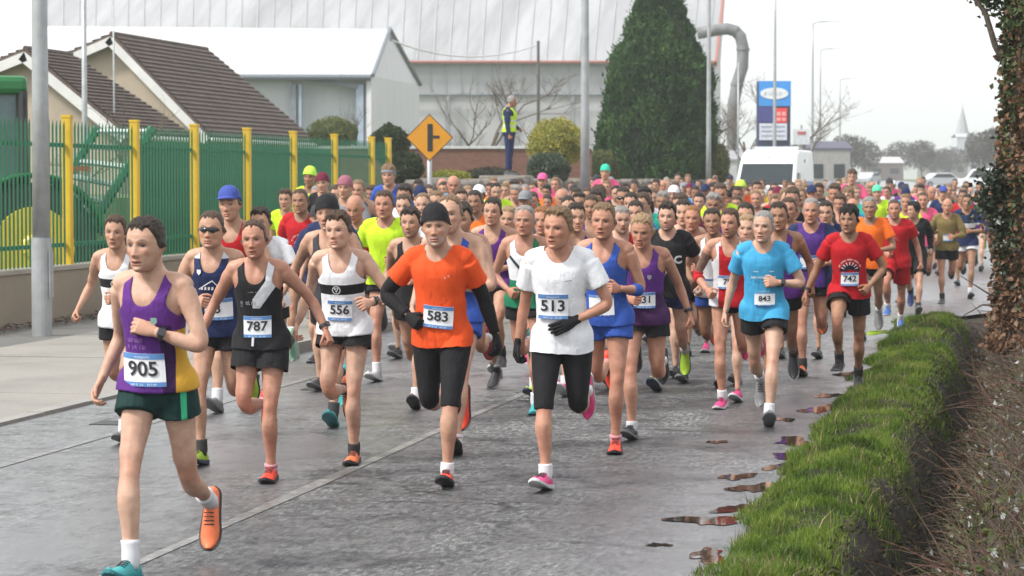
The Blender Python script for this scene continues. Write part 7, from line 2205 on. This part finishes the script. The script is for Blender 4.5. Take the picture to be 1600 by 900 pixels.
runner(1397, 311, 518, 'mid', 'heavy-set runner in red tee and red shorts', legs=legs('C', True), arms=((-5, 22, 50, 92), (-14, 20, 10, 34)), skin='ruddy', hair='crop', hairc='brown', face={'beard': 0.35}, build=1.12, top=('tee', ct('red')), bottom=('long_shorts', ct('red', '_s')), shoe_mats=SHOES['blue'], sock=SOCK['white'], hem=-0.07, art=[('emblem', *badge('fan'), 0.0, 0.30, 0.06, pnk, 0)])
runner(1428, 315, 492, 'mid', 'black-haired runner in black long-sleeved top looking sideways', legs=legs('B', True), arms=arms('1', True), head_yaw=-55, skin='light', hair='mid', hairc='black', top=('longsleeve', ct('black')), bottom=('long_shorts', ct('black')), shoe_mats=SHOES['navy'], sock=SOCK['black'], art=[('emblem', *badge('shield'), 0.05, 0.37, 0.05, wht, 0)])
runner(1481, 312, 474, 'mid', 'balding man in khaki long-sleeved top and black shorts', legs=legs('E'), arms=arms('3'), skin='ruddy', hair='ring', hairc='fair', top=('longsleeve', ct('khaki')), bottom=('shorts', ct('black')), shoe_mats=SHOES['black'], sock=SOCK['black'], bib=('', 0.02, 0.19, 0.16, 0.12, 0), shorts_len=0.55)
runner(1512, 303, 466, 'mid', 'runner in navy top with white band and white shorts beside the ivy tree', legs=legs('A', True), arms=arms('2'), skin='tan', hair='short', hairc='dark', top=('tee', ct('navy', '_w', [((('z', 0.28, 0.36),), (0.62, 0.62, 0.64))])), bottom=('shorts', ct('white', '_s')), shoe_mats=SHOES['black'], sock=SOCK['white'])
# ---- second line, mostly heads and shoulders
runner(485, 272, 480, 'far', 'runner in neon yellow beanie and yellow top by the fence', legs=legs('A'), arms=arms('2'), skin='tan', hat='beanie', hat_mat=cloth('hat_neon', (0.48, 0.80, 0.08)), top=('longsleeve', ct('hivis')), bottom=('long_tights', ct('black')), shoe_mats=SHOES['black'])
runner(503, 282, 490, 'far', 'runner in maroon beanie and black top right of the neon beanie', legs=legs('B'), arms=arms('2'), skin='light', hat='beanie', hat_mat=ct('maroon', '_hat'), top=('longsleeve', ct('black')), bottom=('shorts', ct('black')), shoe_mats=SHOES['black'])
runner(540, 289, 520, 'far', 'runner in dusky pink beanie behind the bald man', legs=legs('B'), arms=arms('2'), skin='light', hat='beanie', hat_mat=cloth('hat_dusk', (0.30, 0.11, 0.15)), top=('longsleeve', ct('grey')), bottom=('shorts', ct('black')), shoe_mats=SHOES['black'])
runner(446, 309, 528, 'far', 'small runner in yellow tee at the left edge of the pack', legs=legs('B'), arms=arms('2'), skin='light', hair='mid', hairc='brown', top=('tee', ct('hivis')), bottom=('shorts', ct('navy')), shoe_mats=SHOES['grey'], build=0.92)
runner(607, 269, 486, 'far', 'tall brown-haired man with headband in blue jacket at the fence end', legs=legs('A'), arms=arms('low'), skin='light', hair='mop', hairc='light', headband=ct('grey', '_hb'), top=('longsleeve', ct('blue')), bottom=('shorts', ct('black')), shoe_mats=SHOES['black'])
runner(514, 302, 610, 'far', 'swept dark-haired runner right behind the black beanie', legs=legs('A'), arms=arms('2'), skin='light', hair='quiff', hairc='dark', top=('tee', ct('navy')), bottom=('shorts', ct('black')), shoe_mats=SHOES['black'])
runner(630, 303, 560, 'far', 'pale brown-haired runner right of the bright yellow tee', legs=legs('A'), arms=arms('2'), skin='pale', hair='short', hairc='brown', top=('tee', ct('white')), bottom=('shorts', ct('black')), shoe_mats=SHOES['black'])
runner(641, 324, 640, 'mid', 'moustached dark-haired runner between the yellow and the orange tee', legs=legs('B', True), arms=arms('2'), skin='light', hair='mid', hairc='dark', face={'beard': 0.5}, top=('singlet', ct('black')), bottom=('shorts', ct('black')), shoe_mats=SHOES['crimson'], sock=SOCK['white'])
runner(660, 301, 556, 'far', 'pale balding head directly above the black beanie of number 583', legs=legs('A'), arms=arms('2'), skin='pale', hair='recede', hairc='light', top=('tee', ct('grey')), bottom=('shorts', ct('black')), shoe_mats=SHOES['black'])
runner(741, 297, 540, 'far', 'dark-haired runner in bright orange tee behind the gold vest', legs=legs('A'), arms=arms('2'), skin='tan', hair='short', hairc='dark', top=('tee', ct('brightorange')), bottom=('shorts', ct('black')), shoe_mats=SHOES['black'])
runner(795, 322, 590, 'far', 'blond woman peeking between the purple and the green vest', legs=legs('B'), arms=arms('2'), skin='light', hair='long', hairc='fair', top=('singlet', ct('violet')), bottom=('shorts', ct('black')), shoe_mats=SHOES['pink'], build=0.9)
runner(848, 322, 620, 'mid', 'fair runner hidden behind the left shoulder of the white tee', legs=legs('A'), arms=arms('2'), skin='ruddy', hair='short', hairc='ginger', top=('singlet', ct('green')), bottom=('shorts', ct('black')), shoe_mats=SHOES['lime'], sock=SOCK['white'])
runner(900, 317, 620, 'mid', 'dark-haired woman in purple vest close behind the white tee', legs=legs('B'), arms=arms('2'), head_yaw=20, skin='light', hair='long', hairc='dark', top=('singlet', ct('purple')), bottom=('shorts', ct('black')), shoe_mats=SHOES['pink'], sock=SOCK['white'], build=0.9)
runner(905, 300, 540, 'far', 'runner with swept grey hair above the shoulder of the white tee', legs=legs('B'), arms=arms('2'), skin='tan', hair='quiff', hairc='dark', top=('singlet', ct('purple')), bottom=('shorts', ct('black')), shoe_mats=SHOES['black'])
runner(924, 304, 560, 'far', 'bearded runner in purple vest left of the blue singlet', legs=legs('B'), arms=arms('2'), skin='tan', hair='short', hairc='brown', face={'beard': 0.55}, top=('singlet', ct('purple')), bottom=('shorts', ct('black')), shoe_mats=SHOES['black'])
runner(974, 292, 520, 'far', 'runner with glasses and grey tee above the blue singlet', legs=legs('B'), arms=arms('2'), skin='tan', hair='short', hairc='dark', glasses=True, top=('tee', ct('grey')), bottom=('shorts', ct('black')), shoe_mats=SHOES['black'])
runner(993, 313, 580, 'far', 'dark-haired runner in purple vest behind number 831', legs=legs('A'), arms=arms('2'), skin='light', hair='short', hairc='dark', top=('singlet', ct('purple')), bottom=('shorts', ct('black')), shoe_mats=SHOES['black'])
runner(1067, 311, 590, 'far', 'pale runner in dark purple vest right of the black tee', legs=legs('A'), arms=arms('2'), skin='pale', hair='short', hairc='dark', top=('singlet', ct('violet')), bottom=('shorts', ct('black')), shoe_mats=SHOES['black'])
runner(1083, 320, 598, 'far', 'bald ruddy man between the black tee and the red vest', legs=legs('A'), arms=arms('2'), skin='ruddy', hair='crop', hairc='ginger', top=('singlet', ct('charcoal')), bottom=('shorts', ct('black')), shoe_mats=SHOES['black'])
runner(1166, 316, 600, 'far', 'dark-haired runner between the red vest and the light blue tee', legs=legs('A'), arms=arms('2'), skin='light', hair='short', hairc='dark', top=('tee', ct('charcoal')), bottom=('shorts', ct('black')), shoe_mats=SHOES['black'])
runner(1168, 343, 628, 'far', 'short pink-faced fair woman between the red vest and number 843', legs=legs('A'), arms=arms('2'), skin='pale', hair='long', hairc='fair', build=0.9, top=('singlet', ct('pink')), bottom=('shorts', ct('black')), shoe_mats=SHOES['pink'])
runner(1232, 308, 560, 'far', 'brown-haired runner in purple vest left of the purple tee', legs=legs('A'), arms=arms('2'), skin='ruddy', hair='short', hairc='brown', top=('singlet', ct('purple')), bottom=('shorts', ct('black')), shoe_mats=SHOES['black'])
runner(1290, 314, 560, 'far', 'dark-haired woman between the purple tee and number 742', legs=legs('A'), arms=arms('2'), skin='light', hair='long', hairc='dark', build=0.9, top=('tee', ct('navy')), bottom=('shorts', ct('black')), shoe_mats=SHOES['black'])
runner(1157, 282, 440, 'far', 'runner in lime green beanie in front of the white van', legs=legs('A'), arms=arms('2'), skin='light', hat='beanie', hat_mat=cloth('hat_neon', (0.45, 0.75, 0.08)), top=('tee', ct('orange')), bottom=('shorts', ct('black')), shoe_mats=SHOES['black'])
runner(946, 262, 420, 'far', 'runner in teal beanie and pink top in front of the cypress', legs=legs('A'), arms=arms('2'), skin='light', hat='beanie', hat_mat=cloth('hat_teal', (0.04, 0.55, 0.36)), top=('longsleeve', ct('pink')), bottom=('long_tights', ct('black')), shoe_mats=SHOES['black'])
runner(848, 280, 436, 'far', 'runner in bright pink cap under the yellow green bush', legs=legs('A'), arms=arms('2'), skin='light', hat='cap', hat_mat=cloth('hat_pink', (0.75, 0.12, 0.30)), top=('tee', ct('pink')), bottom=('shorts', ct('black')), shoe_mats=SHOES['black'])
runner(1268, 290, 470, 'far', 'runner in navy cap above the purple and navy tee', legs=legs('A'), arms=arms('2'), skin='ruddy', hat='cap', hat_mat=ct('navy', '_hat'), top=('tee', ct('white')), bottom=('shorts', ct('black')), shoe_mats=SHOES['black'])
runner(1370, 290, 440, 'far', 'runner with mint green headwear at the back right of the pack', legs=legs('A'), arms=arms('2'), skin='light', hat='beanie', hat_mat=cloth('hat_mint', (0.10, 0.62, 0.36)), top=('tee', ct('hivis')), bottom=('shorts', ct('black')), shoe_mats=SHOES['black'])
runner(1474, 291, 430, 'far', 'runner in blue cap above the khaki top', legs=legs('A'), arms=arms('2'), skin='light', hat='cap', hat_mat=cloth('hat_blue', (0.05, 0.08, 0.32)), top=('tee', ct('navy')), bottom=('shorts', ct('black')), shoe_mats=SHOES['black'])
runner(1332, 262, 420, 'far', 'runner with tall dark pointed hair standing out against the far road', legs=legs('A'), arms=arms('2'), skin='light', hair='mop', hairc='brown', top=('tee', ct('pink')), bottom=('shorts', ct('black')), shoe_mats=SHOES['black'])
runner(1505, 296, 446, 'far', 'dark-haired runner in red and navy top left of the ivy tree', legs=legs('A'), arms=arms('2'), skin='tan', hair='short', hairc='dark', top=('tee', ct('red')), bottom=('shorts', ct('navy')), shoe_mats=SHOES['black'])
runner(1442, 300, 470, 'far', 'man in pinkish red tee left of the khaki top', legs=legs('A'), arms=arms('2'), skin='ruddy', hair='crop', hairc='brown', top=('tee', ct('pink', '_r')), bottom=('shorts', ct('grey')), shoe_mats=SHOES['black'])
runner(1415, 303, 476, 'far', 'man in hi-vis yellow tee between the red runner and the khaki top', legs=legs('A'), arms=arms('2'), skin='ruddy', hair='short', hairc='light', top=('tee', ct('hivis')), bottom=('shorts', ct('black')), shoe_mats=SHOES['black'])

PLACED = []
for i, (hx, hy, fy, lod, label, kw) in enumerate(PEOPLE):
    kw = dict(kw); kw.setdefault('seed', i + 1); kw['lean'] = kw.get('lean', 11 + (i * 5) % 5); kw.setdefault('head_scale', 1.03)
    fc = dict(kw.get('face', {})); fr_ = random.Random(i); fc.setdefault('w', fr_.uniform(0.95, 1.05)); fc.setdefault('jaw', fr_.uniform(0.9, 1.06)); fc.setdefault('nose', fr_.uniform(0.85, 1.2)); fc.setdefault('brow', fr_.uniform(0.7, 1.3)); fc.setdefault('mouth', fr_.choice([0, 0, 0.6, 0.9, 1.0])); kw['face'] = fc
    kw.setdefault('head_tilt', fr_.uniform(-4, 4))
    t, h, f = build_person(kw, lod)
    root, s = place_person(t, h, f, (hx, hy), fy, kw.get('heading', 0.0))
    if root.x < X_KERB - 0.1:
        t.location.z += 0.10
    t['label'] = label; t['category'] = 'runner'; t['group'] = 'runners in the road race'
    PLACED.append((root.x, root.y, h.z * s))

# ---- marshal in a hi-vis vest standing on the garden wall
mk = dict(legs=((2, 3, 3, 0), (-2, 4, 4, 0)), arms=((0, 6, 10, 14), (6, 5, 35, 62)), lean=1, head_yaw=0, skin='tan', hair='crop', hairc='grey', head_pitch=4, seed=77, top=('longsleeve', ct('navy', '_jk')), bottom=('trousers', ct('navy', '_jeans')), shoe_mats=SHOES['black'], build=1.05)
t, h, f = build_person(mk, 'mid'); c = pt(796, 283, 56); zt = pt(796, 274, 56).z
t.location = (c.x, c.y, zt); t.rotation_euler = (0, 0, YAW + R(78)); s = (pt(796, 149, 56).z - zt) / h.z; t.scale = (s, s, s)
t['label'] = 'man in yellow hi-vis vest standing on the garden wall with his back turned'; t['category'] = 'marshal'
if '_h' in t: del t['_h']
vq = dict(mk); q = Pose(vq); q.b = 1.05; nn = 36; zs = np.linspace(0.02, 0.56, 30)
Vr = np.concatenate([q.ring(z, 0.040, nn) for z in zs]); x, y, z = Vr[:, 0], Vr[:, 1], Vr[:, 2]
sfield = np.minimum(np.where(z > 0.36, 0.15 - np.abs(x), 1), np.where(z > 0.46, np.abs(x) - 0.06, 1))
W, T = clip(np.concatenate([q.tw(Vr), Vr], 1), grid_faces(nn, len(zs)), sfield)
hipz = min(p_.z for p_ in [v for sp in [shoe_parts(a, Rf, False) for (_h, _k, a, Rf, _d) in q.leg] for v in sp[1][0]])
garment_obj('safety_vest', W[:, :3] + np.array([0, 0, -hipz]), T, W[:, 3:], cloth('vest_hivis', (0.50, 0.75, 0.03), [((('z', 0.13, 0.17),), (0.62, 0.62, 0.60)), ((('z', 0.25, 0.29),), (0.62, 0.62, 0.60))]), t)
MB().box((c.x - 0.05, c.y - 0.1, zt - 0.42), (1.1, 0.9, 0.84)).build('stone_pier', sm_, None, bevel=0.05, label='squat stone pier under the feet of the man in the vest', category='pier')

# ---- the packed crowd behind: shared figures, each runner an object of its own
POOL = []
pspec = [('tee', 'short', 'brown', 'light', 'A'), ('singlet', 'short', 'dark', 'pale', 'B'), ('tee', 'short', 'brown', 'ruddy', 'E'), ('longsleeve', 'mid', 'dark', 'tan', 'A'), ('tee', 'bald', 'grey', 'ruddy', 'B'), ('singlet', 'mid', 'brown', 'light', 'C'), ('tee', 'long', 'brown', 'light', 'A'), ('singlet', 'long', 'fair', 'pale', 'E'),
         ('tee', 'crop', 'grey', 'ruddy', 'B'), ('longsleeve', 'beanie', 'dark', 'light', 'E'), ('tee', 'cap', 'brown', 'tan', 'A'), ('tee', 'mid', 'brown', 'light', 'E'), ('singlet', 'mid', 'grey', 'ruddy', 'B'), ('tee', 'mop', 'dark', 'light', 'A'), ('tee', 'quiff', 'light', 'pale', 'B'), ('singlet', 'short', 'ginger', 'pale', 'E'),
         ('longsleeve', 'short', 'grey', 'ruddy', 'B'), ('tee', 'long', 'dark', 'tan', 'E'), ('singlet', 'crop', 'light', 'light', 'A'), ('tee', 'short', 'fair', 'pale', 'C'), ('longsleeve', 'long', 'light', 'light', 'B'), ('singlet', 'mid', 'black', 'tan', 'D'), ('tee', 'recede', 'light', 'pale', 'D'), ('tee', 'beanie', 'brown', 'ruddy', 'A')]
prg = random.Random(99)
for i, (tk, hr, hcx, sk_, lk) in enumerate(pspec):
    kw = dict(legs=legs(lk, i % 2 == 0), arms=arms(['1', '2', '3', 'low'][i % 4], i % 3 == 0), skin=sk_, hairc=hcx, lean=9 + i % 5, seed=200 + i, head_yaw=prg.uniform(-22, 22), head_pitch=prg.uniform(-2, 12), head_tilt=prg.uniform(-4, 4), head_scale=1.02, top=(tk, ct('white', '_pool')), bottom=('shorts', ct('black')), shoe_mats=SHOES['black'],
              face={'mouth': prg.choice([0, 0.6, 1.0]), 'brow': prg.uniform(0.7, 1.3), 'beard': prg.choice([0, 0, 0.3, 0.6]) if hr != 'long' else 0, 'w': prg.uniform(0.95, 1.05), 'jaw': prg.uniform(0.92, 1.06), 'nose': prg.uniform(0.85, 1.2)}, build=0.88 if hr == 'long' else prg.choice([0.93, 0.96, 1.0, 1.06]))
    if hr in ('beanie', 'cap'): kw['hat'] = hr; kw['hat_mat'] = ct('black', '_hat')
    else: kw['hair'] = hr
    t, h, f = build_person(kw, 'far')
    POOL.append([t, h, f, hr, tk, False])


def copy_tree(o, parent=None):
    c_ = o.copy(); COL.objects.link(c_)
    if parent is not None: c_.parent = parent
    for ch in list(o.children): copy_tree(ch, c_)
    return c_


def recolour(o, mat):
    o.material_slots[0].link = 'OBJECT'; o.material_slots[0].material = mat


spots = []
yy = 20.6
row = 0
while yy < 74:
    row += 1
    xl = -10.0 if yy > 33 else -6.9 - max(0, (yy - 28)) * 0.5 if yy > 24 else -6.2
    xr_ = -2.4 if yy < 24 else -1.9 if yy < 35 else -0.2
    if yy > 60: xl = max(xl, -9.0)
    x = xl + prg.uniform(0, 0.7)
    while x < xr_:
        spots.append((x + prg.uniform(-0.12, 0.12), yy + prg.uniform(-0.4, 0.4)))
        x += prg.uniform(0.68, 0.95) + (0.25 if yy > 48 else 0)
    yy += 1.15 + (0.5 if yy > 45 else 0)
spots.sort(key=lambda s_: s_[1])
taken = [(a, b) for a, b, _ in PLACED]
cover = []          # screen rectangles of nearer people
def rect(x, y, ztop):
    px_, py_, d = proj((x, y, ztop)); w = 0.46 * F_PX / d
    return (px_ - w / 2, px_ + w / 2, py_, d)
for a, b, zt_ in PLACED: cover.append(rect(a, b, zt_))
colours = ['red', 'orange', 'brightorange', 'white', 'white', 'black', 'black', 'navy', 'navy', 'blue', 'blue', 'sky', 'hivis', 'green', 'grey', 'pink', 'teal', 'maroon', 'purple', 'purple', 'purple', 'charcoal', 'yellow', 'khaki']
cname = {'brightorange': 'bright orange', 'hivis': 'neon yellow', 'sky': 'light blue', 'navy': 'navy', 'charcoal': 'dark grey'}
hname = {'short': 'short-haired', 'mid': 'thick-haired', 'recede': 'balding', 'crop': 'close-cropped', 'bald': 'bald', 'long': 'long-haired', 'beanie': 'beanie-wearing', 'cap': 'cap-wearing', 'ring': 'bald-topped', 'mop': 'mop-haired', 'quiff': 'quiffed'}
gname = {'tee': 'tee', 'singlet': 'vest', 'longsleeve': 'long-sleeved top'}
marks = [(560, 'beside the fence end'), (640, 'left of the road sign'), (700, 'below the road sign'), (770, 'right of the road sign'), (825, 'below the man in the yellow vest'), (885, 'below the yellow bush'), (940, 'by the lamp column'), (1000, 'below the left of the cypress'), (1060, 'below the middle of the cypress'), (1115, 'below the right of the cypress'),
         (1155, 'left of the white van'), (1215, 'in front of the van windscreen'), (1290, 'below the side of the van'), (1350, 'right of the van'), (1420, 'below the far road'), (1490, 'below the parked far cars'), (1700, 'next to the ivy tree')]
crowd = []; lastv = -1
for x, y in spots:
    if any((x - a) ** 2 + ((y - b) * 0.8) ** 2 < 0.42 ** 2 for a, b in taken): continue
    hgt = min(1.76, max(1.44, prg.gauss(1.625, 0.075))) if y > 24.2 else prg.gauss(1.56, 0.03)
    g0 = gz(y) + (0.10 if x < X_KERB else 0)
    px_, py_, d = proj((x, y, g0 + hgt)); hpx = 0.26 * F_PX / d; wpx = 0.17 * F_PX / d
    if px_ < 470 or px_ > 1590 or (px_ > 1335 and y < 47): continue
    # share of the head that nearer people leave in view
    vis = 0
    for sx in (-0.4, -0.2, 0, 0.2, 0.4):
        for sy in (0.1, 0.35, 0.6, 0.85):
            X_, Y_ = px_ + sx * wpx, py_ + sy * hpx
            ok = True
            for x0, x1, yt, d0 in cover:
                cx = (x0 + x1) / 2; hw_ = (x1 - x0) / 2; hh_ = 0.26 * F_PX / d0
                if d0 < d and ((Y_ > yt + hh_ and x0 < X_ < x1) or (yt < Y_ <= yt + hh_ and abs(X_ - cx) < 0.085 * F_PX / d0)): ok = False; break
            vis += ok
    if vis < (5 if y > 24.2 else 3): continue
    cover.append(rect(x, y, g0 + hgt)); taken.append((x, y))
    v = prg.randrange(len(POOL))
    while v == lastv: v = prg.randrange(len(POOL))
    lastv = v
    crowd.append((x, y, g0, hgt, v, px_, d, prg.choice(colours)))
print('crowd', len(crowd), 'named', len(PEOPLE))
labels = {}
for rec in crowd:
    x, y, g0, hgt, v, px_, d, colr = rec
    where = next(w for m_, w in marks if px_ < m_); dep = 'near' if d < 36 else 'middle' if d < 50 else 'rear'
    hr, tk = POOL[v][3], POOL[v][4]
    lab = '%s %s in %s %s, %s rows, %s' % (hname[hr], 'woman' if hr == 'long' else 'runner', cname.get(colr, colr), gname[tk], dep, where)
    labels.setdefault(lab, []).append(rec)
final = {}
for lab, rs in labels.items():
    rs.sort(key=lambda r_: r_[5])
    for i, r_ in enumerate(rs): final[id(r_)] = lab if len(rs) == 1 else lab.replace(' rows,', ' rows, %s,' % ['leftmost', 'second', 'third', 'fourth', 'fifth'][min(i, 4)])
for rec in crowd:
    x, y, g0, hgt, v, px_, d, colr = rec
    t, h, f, hr, tk, used = POOL[v]
    o = t if not used else copy_tree(t); POOL[v][5] = True
    s = hgt / h.z; o.location = (x, y, g0); o.rotation_euler = (0, 0, R(prg.uniform(-8, 8))); o.scale = (s, s, s)
    if '_h' in o: del o['_h']
    o['label'] = final[id(rec)]; o['category'] = 'runner'; o['group'] = 'runners in the road race'
    for ch in o.children:
        nm = ch.name.split('.')[0]
        if nm in ('shirt', 'singlet', 'long_sleeved_shirt'): recolour(ch, ct(colr))
        elif nm == 'shorts' and prg.random() < 0.3: recolour(ch, ct(prg.choice(['navy', 'blue', 'grey', 'charcoal'])))
        elif nm in ('beanie', 'cap'): recolour(ch, ct(prg.choice(['black', 'black', 'white', 'grey', 'charcoal', 'navy', 'navy', 'maroon']), '_hat'))
        elif nm == 'shoe' and prg.random() < 0.6:
            k_ = prg.choice(list(SHOES)); recolour(ch, SHOES[k_][0])
            for g_ in ch.children: recolour(g_, SHOES[k_][1])
        elif nm in ('hair', 'ponytail') and hr not in ('long',):
            k_ = prg.choice(['brown', 'dark', 'brown', 'dark', 'light', 'grey', 'black']); recolour(ch, hair_mat('hair_' + k_, HAIRC[k_]))
for t, h, f, hr, tk, used in POOL:
    if not used:
        for ch in list(t.children_recursive): bpy.data.objects.remove(ch)
        bpy.data.objects.remove(t)
# ================================================================== haze
hm = bpy.data.materials.new('haze'); hm.use_nodes = True
hn = hm.node_tree.nodes; hl = hm.node_tree.links
for n_ in list(hn): hn.remove(n_)
ho = hn.new('ShaderNodeOutputMaterial'); hv_ = hn.new('ShaderNodeVolumePrincipled')
hv_.inputs['Color'].default_value = (0.93, 0.95, 0.97, 1); hv_.inputs['Density'].default_value = 0.0007; hv_.inputs['Anisotropy'].default_value = 0.35
hl.new(hv_.outputs[0], ho.inputs['Volume'])
hb = MB(); hb.box((0, 1250, 22), (4200, 3000, 50)); hz_ = hb.build('haze', hm, None, kind='stuff')
hz_['label'] = 'thin pale haze filling the air towards the horizon'; hz_['category'] = 'haze'
bpy.data.objects.remove(_tmp); bpy.data.scenes.remove(TS)
